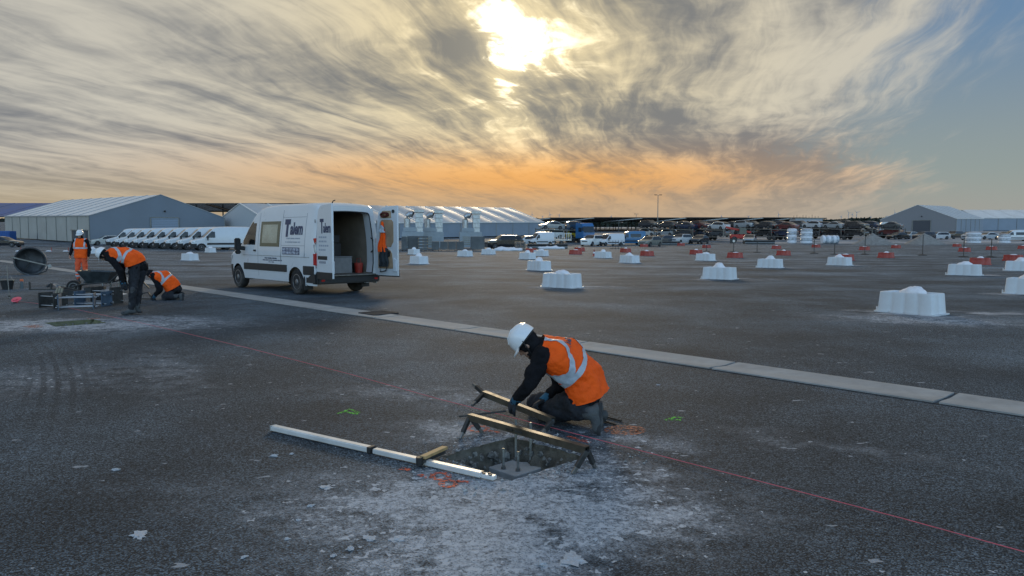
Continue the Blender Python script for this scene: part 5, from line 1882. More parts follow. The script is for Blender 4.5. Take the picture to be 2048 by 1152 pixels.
M_TUB = mat('dark_drum', (0.05, 0.055, 0.06), 0.5, var=0.4, scale=3, dirt=0.6, dirtcol=(0.17, 0.175, 0.175), metal=0.2)
g = G(62, 549)
root = empty('mixer_drum', (g.x, g.y, 0))
tag(root, 'large dark mixing drum tipped on its side on the asphalt behind the bucket', 'mixing drum')
axd = V((0.50, -0.86, 0.10)).normalized(); xx, yy, _ = axes(axd)
M = Matrix.Translation((0, 0, 0.54)) @ Matrix((xx, yy, axd)).transposed().to_4x4()
mb = MB(); mb.lathe([(0.20, -0.34), (0.42, -0.30), (0.52, -0.16), (0.55, 0.12), (0.56, 0.16), (0.53, 0.16), (0.50, -0.12), (0.38, -0.24), (0.05, -0.28)], 32, M, True, True); mb.build('bowl', M_TUB, root, smooth=40)
mb = MB(); mb.tube([M @ V((0.565 * cos(a), 0.565 * sin(a), 0.16)) for a in [2 * pi * i / 28 for i in range(28)]], 0.022, 6, closed=True); mb.build('rim', M_TUB, root)
mb = MB(); mb.bar(M @ V((-0.66, 0.18, 0.20)), M @ V((0.70, -0.22, 0.20)), 0.07, 0.06); mb.build('cross_bar', M_STEEL, root, bevel=0.008)
mb = MB(); mb.tube([M @ V((0.62, -0.20, 0.20)), M @ V((0.55, -0.42, 0.24)), M @ V((0.25, -0.54, 0.26)), M @ V((-0.05, -0.55, 0.22))], 0.03, 6); mb.build('support_leg', M_LEG, root)
mb = MB(); mb.cyl(M @ V((0.68, -0.22, 0.14)), M @ V((0.68, -0.22, 0.30)), 0.075, n=14); mb.build('pivot', M_STEEL, root)
mb = MB()
for k in (0, 1, 2):
    mb.bar(M @ V((0, 0, -0.1)), M @ V((0.36 * cos(k * 2.1), 0.36 * sin(k * 2.1), -0.05)), 0.05, 0.03)
mb.build('paddle', M_LEG, root)

# bucket, float board and can
g = G(15, 579)
root = empty('black_bucket', (g.x, g.y, 0)); tag(root, 'black rubber bucket at the left edge with a float laid across it', 'bucket')
mb = MB(); mb.lathe([(0.13, 0.0), (0.18, 0.26), (0.19, 0.27), (0.175, 0.27), (0.125, 0.02)], 20, None, True, True); mb.build('tub', M_BLACKPL, root)
mb = MB(); mb.tube([(-0.19, 0, 0.25), (-0.12, 0, 0.38), (0.0, 0, 0.42), (0.12, 0, 0.38), (0.19, 0, 0.25)], 0.008); mb.build('handle', M_STEEL, root)
g2 = G(22, 579)
o = MB(); o.box((0.05, 0, 0.288), (0.46, 0.12, 0.012)); o.tube([(-0.05, 0, 0.30), (-0.05, 0, 0.34), (0.12, 0, 0.34), (0.12, 0, 0.30)], 0.012)
fl = o.build('plaster_float', M_STEEL); fl.location = (g.x, g.y, 0.0); tag(fl, 'flat steel float lying on top of the black bucket', 'float')
g = G(44, 577)
root = empty('spray_can', (g.x, g.y, 0)); tag(root, 'marking spray can with orange cap standing beside the bucket', 'spray can')
mb = MB(); mb.lathe([(0.045, 0), (0.047, 0.01), (0.047, 0.20), (0.03, 0.225)], 14); mb.build('can', mat('can_blue_grey', (0.16, 0.20, 0.22), 0.4, metal=0.4), root)
mb = MB(); mb.lathe([(0.046, 0.222), (0.046, 0.27), (0.04, 0.285)], 14); mb.build('cap', mat('orange_cap', (0.75, 0.16, 0.05), 0.6), root)
g = G(19, 597)
root = empty('line_stake', (g.x, g.y, 0)); tag(root, 'thin steel stake standing upright beside the bucket', 'stake')
mb = MB(); mb.cyl((0, 0, 0), (-0.03, 0, 0.86), 0.011, n=8); mb.build('shaft', M_STEEL, root)
mb = MB(); mb.box((-0.004, 0, 0.06), (0.05, 0.03, 0.03)); mb.build('clip', M_LEG, root)
g = G(33, 606)
root = empty('string_reel', (g.x, g.y, 0)); tag(root, 'small pink reel of string lying on the asphalt at the left', 'reel')
M_PINK = mat('pink_reel', (0.80, 0.12, 0.16), 0.6)
mb = MB(); mb.lathe([(0.10, -0.012), (0.11, 0), (0.10, 0.012)], 18, Matrix.Translation((0, 0, 0.085)) @ Matrix.Rotation(0.5, 4, 'X')); mb.build('flange', M_PINK, root)
mb = MB(); mb.lathe([(0.055, -0.05), (0.06, 0), (0.055, 0.05)], 14, Matrix.Translation((0, -0.03, 0.07)) @ Matrix.Rotation(0.5, 4, 'X')); mb.build('spool', M_PINK, root)
mb = MB(); mb.box((0, -0.05, 0.022), (0.07, 0.06, 0.045)); mb.build('foot', M_LEG, root, bevel=0.008)

# shovel and angle frame
g = G(98, 577)
root = empty('shovel', (g.x, g.y, 0)); tag(root, 'grey shovel lying flat with its handle pointing right, beyond the cages', 'shovel')
def blade(u, v):
    a = (u - 0.5) * 1.6
    return V((-0.02 + v * 0.36 - 0.05 * abs(2 * u - 1) * v, 0.15 * sin(a) / 0.9, 0.03 + 0.10 * (1 - cos(a)) + 0.10 * sin(v * pi)))
mb = MB(); mb.grid(blade, 8, 6); mb.build('blade', mat('worn_steel', (0.26, 0.29, 0.31), 0.5, metal=0.6, var=0.3), root, smooth=60)
mb = MB(); mb.cyl((0.30, 0, 0.09), (0.98, -0.05, 0.035), 0.018, n=10); mb.build('handle', mat('handle_wood', (0.24, 0.22, 0.19), 0.7), root)
mb = MB(); mb.cyl((0.24, 0, 0.10), (0.42, -0.01, 0.085), 0.026, n=10); mb.build('socket', M_STEEL, root)
g = G(88, 580)
root = empty('angle_bracket', (g.x, g.y, 0)); tag(root, 'black steel angle frame with one upright end lying beside the shovel', 'steel frame')
mb = MB(); mb.bar((-0.42, 0, 0.02), (0.42, 0.04, 0.02), 0.05, 0.03); mb.build('base_bar', M_LEG, root)
mb = MB(); mb.bar((-0.42, 0, 0.0), (-0.42, 0, 0.24), 0.035, 0.035); mb.build('upright', M_LEG, root)
mb = MB(); mb.bar((0.20, 0.02, 0.03), (0.22, 0.02, 0.20), 0.05, 0.04); mb.build('bracket', M_LEG, root)

# wheelbarrow
g = G(205, 588)
root = empty('wheelbarrow', (g.x, g.y, 0), 0.10); tag(root, 'dark wheelbarrow with its wheel to the left, standing in front of the standing worker', 'wheelbarrow')
M_TRAY = mat('dark_tray', (0.035, 0.045, 0.05), 0.45, metal=0.3, var=0.35, dirt=0.5, dirtcol=(0.14, 0.15, 0.15))
mb = MB()
b0 = [(-0.30, -0.20), (0.22, -0.20), (0.22, 0.20), (-0.30, 0.20)]; b1 = [(-0.52, -0.33), (0.36, -0.33), (0.36, 0.33), (-0.52, 0.33)]
lo = [mb.bm.verts.new((x, y, 0.30)) for x, y in b0]; hi = [mb.bm.verts.new((x, y, 0.62 + (0.04 if x < 0 else 0))) for x, y in b1]
li = [mb.bm.verts.new((x * 0.96, y * 0.95, 0.315)) for x, y in b0]; hi2 = [mb.bm.verts.new((x * 0.96, y * 0.95, 0.62 + (0.04 if x < 0 else 0))) for x, y in b1]
for k in range(4):
    j = (k + 1) % 4
    mb.bm.faces.new((lo[k], lo[j], hi[j], hi[k])); mb.bm.faces.new((li[k], hi2[k], hi2[j], li[j])); mb.bm.faces.new((hi[k], hi[j], hi2[j], hi2[k]))
mb.bm.faces.new(lo[::-1]); mb.bm.faces.new(li)
mb.build('tray', M_TRAY, root, smooth=20)
for s in (-1, 1):
    mb = MB(); mb.tube([(-0.78, s * 0.05, 0.20), (-0.45, s * 0.20, 0.28), (0.3, s * 0.24, 0.34), (0.55, s * 0.28, 0.56), (0.86, s * 0.29, 0.58)], 0.02); h = mb.build('handle', M_LEG, root)
    mb = MB(); mb.cyl((0.74, s * 0.287, 0.577), (0.88, s * 0.29, 0.58), 0.026, n=8); mb.build('grip', M_BLACKPL, h)
    mb = MB(); mb.tube([(0.10, s * 0.23, 0.33), (0.16, s * 0.24, 0.02), (0.30, s * 0.24, 0.02), (0.36, s * 0.24, 0.36)], 0.016); mb.build('leg', M_STEEL, root)
w = link_mesh('wheel', W_VAN[0], M_RUBBER, root); w.scale = (0.56, 0.42, 0.56); w.location = (-0.74, 0, 0.195)
r_ = link_mesh('rim', W_VAN[1], M_STEEL, w)
mb = MB(); mb.box((-0.46, 0, 0.64), (0.30, 0.10, 0.04)); mb.build('front_bar', M_LEG, root)

# anchor cages: pairs of black plates joined by long threaded rods
M_BLUEPL = mat('blue_grey_plate', (0.06, 0.10, 0.15), 0.5, metal=0.3, var=0.3)
def cage(px0, px1, py, label, pm, w=0.34, dz=0.0, seed=0):
    a, b = G(px0, py), G(px1, py)
    o = (a + b) / 2
    root = empty('anchor_cage', (o.x, o.y, dz)); tag(root, label, 'anchor cage', 'anchor rod cages lying together')
    rnd = random.Random(seed)
    ax = (b - a) / 2 + V((0, rnd.uniform(-0.15, 0.15), 0)); L = ax.length; rz = atan2(ax.y, ax.x)
    R = Matrix.Rotation(rz, 4, 'Z')
    for s in (-1, 1):
        mb = MB(); mb.box(R @ V((s * L * 0.86, 0, w / 2 + 0.01)), (0.018, w, w), R.to_3x3()); mb.build('end_plate', pm, root, bevel=0.003)
    for sy in (-1, 1):
        for sz in (0.2, 0.8):
            y = sy * w * 0.36
            mb = MB(); mb.cyl(R @ V((-L * 1.02, y, w * sz)), R @ V((L * 1.05, y + rnd.uniform(-0.02, 0.02), w * sz)), 0.011, n=8); rd = mb.build('threaded_rod', M_GALV, root)
            for s in (-1, 1):
                mb = MB(); mb.cyl(R @ V((s * L * 0.90 - 0.012, y, w * sz)), R @ V((s * L * 0.90 + 0.012, y, w * sz)), 0.022, n=6); mb.build('nut', M_LEG, rd)
cage(84, 130, 616, 'leftmost anchor cage with black end plates and galvanised rods', M_LEG, seed=1)
cage(122, 188, 619, 'middle anchor cage lying nearest to the far pit', M_BLUEPL, seed=2)
cage(152, 222, 612, 'anchor cage with blue-grey plates lying behind the middle cage', M_BLUEPL, seed=3)
cage(188, 240, 608, 'rightmost anchor cage beside the legs of the bending worker', M_LEG, w=0.40, seed=4)
# pale timbers and black trays on the heap
for i, (px, py) in enumerate(((108, 604), (113, 604), (118, 605))):
    g = G(px, py); mb = MB(); mb.bar((0, 0, 0.02), (0.04, 0.1, 0.34), 0.05, 0.03)
    o = mb.build('packing_timber', mat('packing_wood', (0.30, 0.27, 0.20), 0.75, var=0.25), None, bevel=0.003); o.location = (g.x, g.y, 0)
    tag(o, '%s of three pale packing timbers standing by the leftmost anchor cage' % ('left one', 'middle one', 'right one')[i], 'timber', 'packing timbers by the cages')
def tray(px, py, z, lab, tilt):
    g = G(px, py); root = empty('plastic_tray', (g.x, g.y, z), 0.2); root.rotation_euler = (0, tilt, 0.2); tag(root, lab, 'tray', 'black trays on the heap')
    mb = MB(); mb.box((0, 0, 0.01), (0.40, 0.28, 0.02)); mb.build('base', M_BLACKPL, root)
    for p_, s_ in (((0, -0.14, 0.07), (0.40, 0.02, 0.12)), ((0, 0.14, 0.07), (0.40, 0.02, 0.12)), ((-0.2, 0, 0.07), (0.02, 0.28, 0.12)), ((0.2, 0, 0.07), (0.02, 0.28, 0.12))):
        mb = MB(); mb.box(p_, s_); mb.build('side', M_BLACKPL, root)
tray(141, 602, 0.16, 'black plastic tray tipped on the middle of the tool heap', 0.25)
tray(191, 600, 0.20, 'black plastic tray standing behind the rightmost anchor cage', 0.0)
g = G(232, 601); mb = MB(); mb.box((0, 0, 0), (0.34, 0.30, 0.012), Matrix.Rotation(0.18, 3, 'Y'))
o = mb.build('white_board', mat('white_board', (0.72, 0.68, 0.64), 0.5)); o.location = (g.x + 0.04, g.y, 0.18); tag(o, 'small white board lying in front of the bending worker', 'board')
# stand right of the bender
g = G(297, 600); root = empty('folding_stand', (g.x, g.y, 0)); tag(root, 'black folding steel stand between the bending and the crouched worker', 'stand')
for p_, q_ in (((-0.16, 0, 0.50), (0.02, 0, 0.30)), ((-0.18, 0, 0.16), (0.0, 0, 0.19)), ((0.0, 0, 0.19), (0.10, 0, 0.02)), ((-0.14, 0, 0.50), (-0.20, 0, 0.0)), ((-0.20, 0, 0.03), (0.12, 0, 0.03))):
    mb = MB(); mb.bar(p_, q_, 0.03, 0.03); mb.build('bar', M_LEG, root)
# table-like mixer plate under the bender's hands
g = G(252, 596); root = empty('drawing_table', (g.x, g.y + 0.25, 0)); tag(root, 'low grey folding table with papers in front of the bending worker', 'table')
mb = MB(); mb.box((0, 0, 0.40), (0.5, 0.34, 0.03)); mb.build('table_top', M_STEEL, root, bevel=0.004)
for sx in (-1, 1):
    for sy in (-1, 1):
        mb = MB(); mb.bar((sx * 0.22, sy * 0.14, 0.40), (sx * 0.24, sy * 0.15, 0.0), 0.02, 0.02); mb.build('leg', M_STEEL, root)

# ------------------------------------------------------------------ ballast blocks
def block_outline(hx, hy, flute=0.011):
    pts = []
    def edge(p, q, n, nb):
        for k in range(n):
            t = k / n
            b = abs(sin(t * nb * pi)) ** 0.5 * flute * 2
            d = V((q[0] - p[0], q[1] - p[1], 0)).normalized(); nn = V((d.y, -d.x, 0))
            c = V((p[0] + (q[0] - p[0]) * t, p[1] + (q[1] - p[1]) * t, 0)) + nn * b
            pts.append((c.x, c.y))
    c = [(-hx, -hy), (hx, -hy), (hx, hy), (-hx, hy)]
    edge(c[0], c[1], 32, 4); edge(c[1], c[2], 16, 2); edge(c[2], c[3], 32, 4); edge(c[3], c[0], 16, 2)
    return pts


def block_mesh(hx=0.56, hy=0.30, H=0.44):
    mb = MB()
    ol = block_outline(hx, hy)
    rings = []
    for z, k in ((0.03, 1.0), (0.05, 0.99), (H - 0.03, 0.94), (H - 0.008, 0.93), (H, 0.91), (H, 0.84), (H - 0.05, 0.81)):
        rings.append([mb.bm.verts.new((x * k, y * k, z)) for x, y in ol])
    n = len(ol)
    for a, b in zip(rings, rings[1:]):
        for i in range(n):
            j = (i + 1) % n; mb.bm.faces.new((a[i], a[j], b[j], b[i]))
    mb.bm.faces.new(rings[-1])
    body = mb.mesh('block_shell', 45)
    mb = MB(); mb.prism([(x * 1.09 + (0.0), y * 1.12) for x, y in ol], 0.003, 0.032)
    mb.cyl((-hx * 1.13, -hy * 0.6, 0.0), (-hx * 1.13, -hy * 0.6, 0.10), 0.022, n=8)
    fl = mb.mesh('flange', 40)
    return body, fl


def bag_mesh(seed, peak):
    rnd = random.Random(seed)
    mb = MB(); bmesh.ops.create_uvsphere(mb.bm, u_segments=24, v_segments=14, radius=1)
    for v in mb.bm.verts:
        x, y, z = v.co
        v.co = V((x * 0.27 * (1 - 0.25 * max(z, 0) * peak), y * 0.18, z * 0.10 + (max(z, 0) ** 2) * 0.07 * peak))
    me = mb.mesh('sandbag', 60); noisy(me, 0.035, 6.0, seed * 2.3); noisy(me, 0.012, 19.0, seed * 1.1)
    return me


BLK = block_mesh()
BLKR = block_mesh(0.48, 0.27, 0.38)
BAGS = [bag_mesh(1, 0.2), bag_mesh(2, 0.8), bag_mesh(3, 1.3), bag_mesh(4, 0.5)]
brz = atan2(DDIR.y, DDIR.x) + pi
dust_spots = []


def ballast(px, py, color, label, group, i, extra=0.0, bag=None, sc=1.0):
    g = G(px, py)
    g = g + V((g.x, g.y, 0)).normalized() * 0.32
    g.z = tz(g.y)
    root = empty('ballast_block', g, brz + 0.16 * sin(i * 7.7) + extra)
    tag(root, label, 'ballast block', group)
    bl = BLK if color == 'white' else BLKR
    m = M_SNOW if color == 'white' else M_RED
    link_mesh('block_shell', bl[0], m, root); link_mesh('flange', bl[1], m, root)
    b = link_mesh('sandbag', BAGS[(i * 3 + 1) % 4 if bag is None else bag], M_BAG, root)
    b.location = (0.03 * sin(i * 3.1), 0.0, (0.43 if color == 'white' else 0.36)); b.rotation_euler = (0, 0, 0.3 * sin(i * 2.2))
    if color != 'white': b.scale = (0.8, 0.8, 0.6)
    root.scale = (sc, sc, sc)
    if color == 'white': dust_spots.append(g)


WB = [(186, 507), (380, 521), (421, 505), (828, 509), (838, 528), (930, 513), (977, 509), (1055, 518.5), (1078, 541), (1082, 512), (1124, 576), (1206, 516), (1259, 526), (1411, 521.5), (1439, 559),
      (1540, 536), (1679, 531), (1822, 629), (1929, 551), (2040, 542), (2062, 590)]
WL = {0: 'white ballast block half hidden behind the standing worker', 1: 'white ballast block alone between the bending worker and the parked vans', 2: 'small far white ballast block in front of the parked vans',
      3: 'white ballast block right behind the open van door, farther of two', 4: 'white ballast block right of the open van door, nearer of two', 5: 'white ballast block in front of the grey crates, tenth of all blocks counted across',
      6: 'white ballast block at the right end of the grey crates', 10: 'white ballast block nearest to the open van on its right, with a plump bag', 14: 'white ballast block with a peaked bag in the middle of the right half',
      17: 'nearest and largest white ballast block with a domed bag on top', 18: 'white ballast block behind the largest one, before the red blocks', 19: 'white ballast block cut by the right picture edge, farther of two', 20: 'white ballast block cut by the right picture edge, nearer of two',
      7: 'far white ballast block just in front of a red one, right of the crates', 8: 'white ballast block with tall bag, between the open van and the blue van', 9: 'far white ballast block beyond the tall-bag block', 11: 'small white ballast block below the white van left of the blue van',
      12: 'white ballast block below the blue van', 13: 'white ballast block farthest from the camera in the middle of the right half', 15: 'white ballast block with a flat bag right of the peaked one', 16: 'white ballast block overlapping a red block on the right'}
for i, (px, py) in enumerate(WB):
    ballast(px, py, 'white', WL[i], 'white ballast blocks standing in rows', i, bag={17: 3, 14: 2, 8: 2, 4: 2, 10: 0}.get(i))
RB = [(1062, 505), (1151, 509), (1159, 502.5), (1251, 505), (1294, 512), (1288, 494), (1362, 491.5), (1392, 509), (1413, 496), (1470, 516), (1553, 498), (1567, 511), (1632, 495), (1690, 521), (1729, 500.5), (1772, 516), (1792, 496.5),
      (1914, 493.5), (1929, 503.5), (1960, 530), (1983, 500), (2026, 522), (2046, 498)]
RORD = ['first', 'second', 'third', 'fourth', 'fifth', 'sixth', 'seventh', 'eighth', 'ninth', 'tenth', 'eleventh', 'twelfth', 'thirteenth', 'fourteenth', 'fifteenth', 'sixteenth', 'seventeenth', 'eighteenth', 'nineteenth', 'twentieth', 'twenty-first', 'twenty-second', 'last']
order = sorted(range(len(RB)), key=lambda k: RB[k][0])
for rank, k in enumerate(order):
    ballast(*RB[k], 'red', 'red ballast block with a white bag, %s from the left of the red blocks' % RORD[rank], 'red ballast blocks in far rows', k + 40)

# dust swept round the white blocks: thin sheets of cement powder
def dust_mat():
    m = bpy.data.materials.new('cement_dust'); m.use_nodes = True
    N = NT(m.node_tree); b = m.node_tree.nodes['Principled BSDF']
    tc = N.node('ShaderNodeTexCoord')
    P = tc.outputs['Object']
    x, y, z = N.xyz(P)
    uv = N.node('ShaderNodeUVMap').outputs[0]
    u, v, _ = N.xyz(N.vm('SUBTRACT', uv, (0.5, 0.5, 0)))
    r2 = N.add(N.mul(u, u), N.mul(v, v))
    fall = N.ramp(r2, 0.02, 0.25, 1.0, 0.0)
    n = N.noise(N.vec(N.mul(x, 0.8), N.mul(y, 1.6)), 1.0, 6, 0.68, dim='2D')
    N.put(b.inputs['Base Color'], (0.40, 0.42, 0.44)); b.inputs['Roughness'].default_value = 0.95
    N.put(b.inputs['Alpha'], N.m('MULTIPLY', fall, N.ramp(n, 0.40, 0.72), clamp=True))
    return m
bm = bmesh.new(); uvl = bm.loops.layers.uv.new('UVMap')
for i, g in enumerate(dust_spots):
    k = 0.004 + 0.0004 * (i % 7)
    hx, hy = 1.5 + 0.5 * (i % 3), 0.9 + 0.3 * (i % 2)
    vs = [bm.verts.new((g.x + sx * hx + 0.4, g.y + sy * hy - 0.1, g.z + k)) for sx, sy in ((-1, -1), (1, -1), (1, 1), (-1, 1))]
    f = bm.faces.new(vs)
    for l, c in zip(f.loops, ((0, 0), (1, 0), (1, 1), (0, 1))): l[uvl].uv = c
me = bpy.data.meshes.new('cement_dust'); bm.to_mesh(me); bm.free()
tag(link_mesh('cement_dust', me, dust_mat()), 'pale cement dust swept on the asphalt round the white ballast blocks', 'dust', kind='stuff')

# posts on round feet
PL = [(1413, 503, 478), (1467, 504, 478), (1514, 505, 482), (1628, 507, 480), (1669, 509, 488), (1729.6, 509, 472), (1845, 511, 470), (1927, 514, 476), (1982, 514.5, 478)]
PORD = ['first', 'second', 'third', 'fourth', 'fifth', 'sixth', 'seventh', 'eighth', 'ninth']
for i, (px, py, ty) in enumerate(PL):
    g = G(px, py); d = g.y
    root = empty('barrier_post', g); tag(root, 'thin dark post on a round foot, %s from the left of the barrier posts' % PORD[i], 'post', 'posts on round feet')
    h = (py - ty) * d / F_PX
    mb = MB(); mb.cyl((0, 0, 0.05), (0, 0, h), 0.03, n=8); mb.build('pole', M_LEG, root)
    mb = MB(); mb.lathe([(0.34, 0), (0.34, 0.04), (0.2, 0.07), (0.05, 0.09)], 18); mb.build('foot', M_RUBBER, root)
    if i == 1:
        mb = MB(); mb.box((-0.1, 0, h - 0.2), (0.5, 0.15, 0.42)); hd = mb.build('lamp_box', M_LEG, root, bevel=0.03)
        mb = MB(); mb.cyl((-0.02, -0.08, h - 0.2), (-0.02, -0.11, h - 0.2), 0.12, n=14); mb.build('lamp_lens', M_CHROME, hd)
# traffic marker cones
for px, py, lab in ((1188, 512, 'small orange marker cone below the white four-wheel drive'),):
    g = G(px, py); root = empty('marker_cone', g); tag(root, lab, 'cone')
    mb = MB(); mb.lathe([(0.16, 0), (0.16, 0.04), (0.11, 0.05), (0.03, 0.5)], 14); mb.build('cone_body', M_RED, root)
    mb = MB(); mb.lathe([(0.085, 0.20), (0.062, 0.33)], 14, None, False, False); mb.build('white_band', M_BAG, root)
# low stakes with loose tape at the far left
for i, px in enumerate((42, 68, 103, 137)):
    g = G(px, 504); root = empty('tape_stake', g); tag(root, 'short stake with red tape, %s from the left edge' % PORD[i], 'stake', 'taped stakes before the left tent')
    mb = MB(); mb.cyl((0, 0, 0), (0, 0, 0.45), 0.03, n=8); mb.build('stake', M_RED, root)
    mb = MB(); mb.ell((-0.25, 0, 0.08), (0.30, 0.15, 0.08), None, 10); o = mb.build('sandbag', M_BAG, root)
# ------------------------------------------------------------------ tent halls
def P3(p, z): return V((p.x, p.y, tz(p.y) + z))


def tent(name, label, O, a, g, nb, bay, W, eave, rise, m_roof, m_wall, m_gable, m_rib, gable_end=0, sag=0.12, door=None, wall_posts=True, group=None, rib_w=0.16, wall_sides=(0, 1)):
    """O: ground corner at the first gable, a: along the hall, g: across it"""
    bay *= 1.13; W *= 1.13; eave *= 1.13; rise *= 1.13
    root = empty(name, (O.x, O.y, tz(O.y)))
    tag(root, label, 'tent hall', group)
    base = V((O.x, O.y, tz(O.y)))
    def pt(i, u, h):                                   # i in bays, u 0..1 across, h height above ground
        q = O + a * (i * bay) + g * (u * W)
        zg = tz((O + a * (i * bay) + g * (W / 2)).y)
        return V((q.x, q.y, zg + h)) - base
    def prof(u): return eave + rise * (1 - abs(2 * u - 1))
    for i in range(nb):
        for s in (0, 1):
            mb = MB()
            def fn(p, q, s=s, i=i):
                u = (0.5 - 0.5 * q) if s == 0 else (0.5 + 0.5 * q)
                return pt(i + p, u, prof(u) + sag * sin(p * pi) * (0.3 + 0.7 * sin(q * pi)))
            mb.grid(fn, 6, 6)
            mb.build('roof_panel', m_roof, root, smooth=40)
    for i in range(nb + 1):
        mb = MB()
        for s in (0, 1):
            mb.bar(pt(i, 0.5, eave + rise + 0.05), pt(i, s, eave + 0.05), rib_w, 0.10)
        mb.build('roof_rib', m_rib, root, smooth=0)
    for s in wall_sides:
        for i in range(nb):
            off = g * (-0.03 if s == 0 else 0.03)
            mb = MB(); mb.quad(pt(i, s, 0.0) + off, pt(i + 1, s, 0.0) + off, pt(i + 1, s, eave) + off, pt(i, s, eave) + off); mb.build('wall_panel', m_wall, root, smooth=0)
            if wall_posts:
                mb = MB(); mb.bar(pt(i, s, 0.0) + off * 2.2, pt(i, s, eave) + off * 2.2, 0.14, 0.10); mb.build('wall_post', M_STEEL, root, smooth=0)
        mb = MB(); mb.bar(pt(0, s, eave) + off * 4, pt(nb, s, eave) + off * 4, 0.16, 0.18); mb.build('gutter', m_rib, root, smooth=0)
    for k in ((0, nb) if gable_end == 2 else (gable_end * nb,)):
        mb = MB(); mb.bm.faces.new([mb.bm.verts.new(pt(k, u, h)) for u, h in ((0, 0), (1, 0), (1, eave), (0.5, eave + rise), (0, eave))]); mb.build('gable', m_gable, root, smooth=0)
    if door:
        u0, u1, h, k, m = door; h *= 1.13
        off = a * (-0.10 if k == 0 else 0.10)
        n = 14
        for j in range(n):
            z0, z1 = h * j / n, h * (j + 0.86) / n
            mb = MB(); p0, p1, p2, p3 = pt(k, u0, z0) + off, pt(k, u1, z0) + off, pt(k, u1, z1) + off, pt(k, u0, z1) + off
            mb.quad(p0, p1, p2, p3); mb.build('door_slat', m, root, smooth=0)
        fr = MB()
        for u in (u0, u1): fr.bar(pt(k, u, 0) + off * 1.3, pt(k, u, h) + off * 1.3, 0.14, 0.14)
        fr.bar(pt(k, u0, h) + off * 1.3, pt(k, u1, h) + off * 1.3, 0.14, 0.14); fr.build('door_frame', M_STEEL, root, smooth=0)
        mb = MB(); mb.ell(pt(k, (u0 + u1) / 2, h + 1.1) + off * 2, (0.18, 0.18, 0.16), None, 10); mb.build('floodlight', M_BLACKPL, root)
    return root


M_ROOFW = mat('white_roof_membrane', (0.68, 0.68, 0.66), 0.5, var=0.06, scale=0.4, dirt=0.2, dirtcol=(0.40, 0.40, 0.39))
M_RIB = mat('pale_rib', (0.66, 0.65, 0.62), 0.45, var=0.05)
M_WALLB = mat('beige_wall_panel', (0.37, 0.37, 0.34), 0.6, var=0.08, scale=0.5, dirt=0.3)
M_GABLE = mat('blue_grey_gable', (0.175, 0.205, 0.24), 0.6, var=0.05, scale=0.3)
M_DOORB = mat('blue_grey_shutter', (0.25, 0.31, 0.39), 0.45, var=0.06)
M_ROOFB = mat('grey_roof_membrane', (0.40, 0.43, 0.45), 0.45, var=0.08, scale=0.3)
M_WALLG = mat('grey_wall_panel', (0.22, 0.26, 0.31), 0.6, var=0.06, scale=0.4)
TA = V((-0.727, 0.687, 0)); TG = V((0.687, 0.727, 0))

O1 = GD(180, 106)
t1 = tent('tent_hall', 'large pale tent hall with grey gable and shutter door at the far left', O1, TA, TG, 9, 5.2, 20.0, 3.85, 3.35, M_ROOFW, M_WALLB, M_GABLE, mat('roof_seam', (0.34, 0.35, 0.36), 0.5), 0, 0.10, (0.42, 0.63, 3.75, 0, M_DOORB), group='tent halls behind the yard')
# dark cabin by its corner
g = GD(160, 101)
root = empty('site_cabin', g, 0.75); tag(root, 'small dark cabin beside the corner of the far left tent hall', 'cabin')
mb = MB(); mb.box((0, 0, 1.1), (2.0, 1.2, 2.2)); mb.build('cabin_wall', mat('dark_cabin', (0.06, 0.065, 0.07), 0.6, var=0.2), root, bevel=0.02)
mb = MB(); mb.box((0, 0, 2.28), (2.25, 1.5, 0.14)); mb.build('cabin_roof', M_STEEL, root, bevel=0.02)
mb = MB(); mb.box((0.2, -0.62, 0.98), (0.8, 0.04, 1.9)); mb.build('cabin_door', mat('cabin_door', (0.10, 0.11, 0.12), 0.5), root)

# long middle hall
RR = GD(1020, 165)
O2e = V((RR.x, RR.y, 0)) + V((0.727, -0.687, 0)) * 11.3
nb2 = 13
O2 = O2e - TG * (nb2 * 4.85 * 1.13)
t2 = tent('tent_hall', 'long ribbed pale tent hall behind the works van and the duct units', O2, TG, TA, nb2, 4.85, 20.0, 2.7, 3.3, M_ROOFB, M_WALLG, mat('pale_gable', (0.42, 0.44, 0.45), 0.6, var=0.05), M_RIB, 2, 0.28, None, group='tent halls behind the yard', rib_w=0.34)

# right hall and its long neighbour
O3 = GD(1911, 183)
c3, al3 = TA, TG
t3 = tent('tent_hall', 'grey gabled tent hall with dark doorway at the far right', O3, al3, c3, 6, 5.0, 17.5, 3.5, 3.6, M_ROOFB, M_WALLG, mat('grey_gable', (0.20, 0.20, 0.21), 0.6, var=0.05), M_RIB, 0, 0.10, (0.32, 0.56, 3.2, 0, mat('dark_shutter', (0.055, 0.06, 0.075), 0.5)), group='tent halls behind the yard')
O4 = GD(1958, 215)
t4 = tent('tent_hall', 'long pale tent hall running off the right picture edge behind the grey one', O4, V((1, 0.05, 0)).normalized(), V((-0.05, 1, 0)), 8, 5.6, 16, 3.6, 2.6, M_ROOFW, M_WALLG, M_WALLG, M_RIB, 0, 0.5, None, group='tent halls behind the yard', rib_w=0.3)

# ------------------------------------------------------------------ solar canopies (dark roofs on posts)
M_PANEL = mat('solar_panel', (0.012, 0.015, 0.022), 0.22, spec=0.6, var=0.2, scale=0.4)
M_UNDER = mat('canopy_steel', (0.05, 0.055, 0.055), 0.6, metal=0.3, var=0.2)


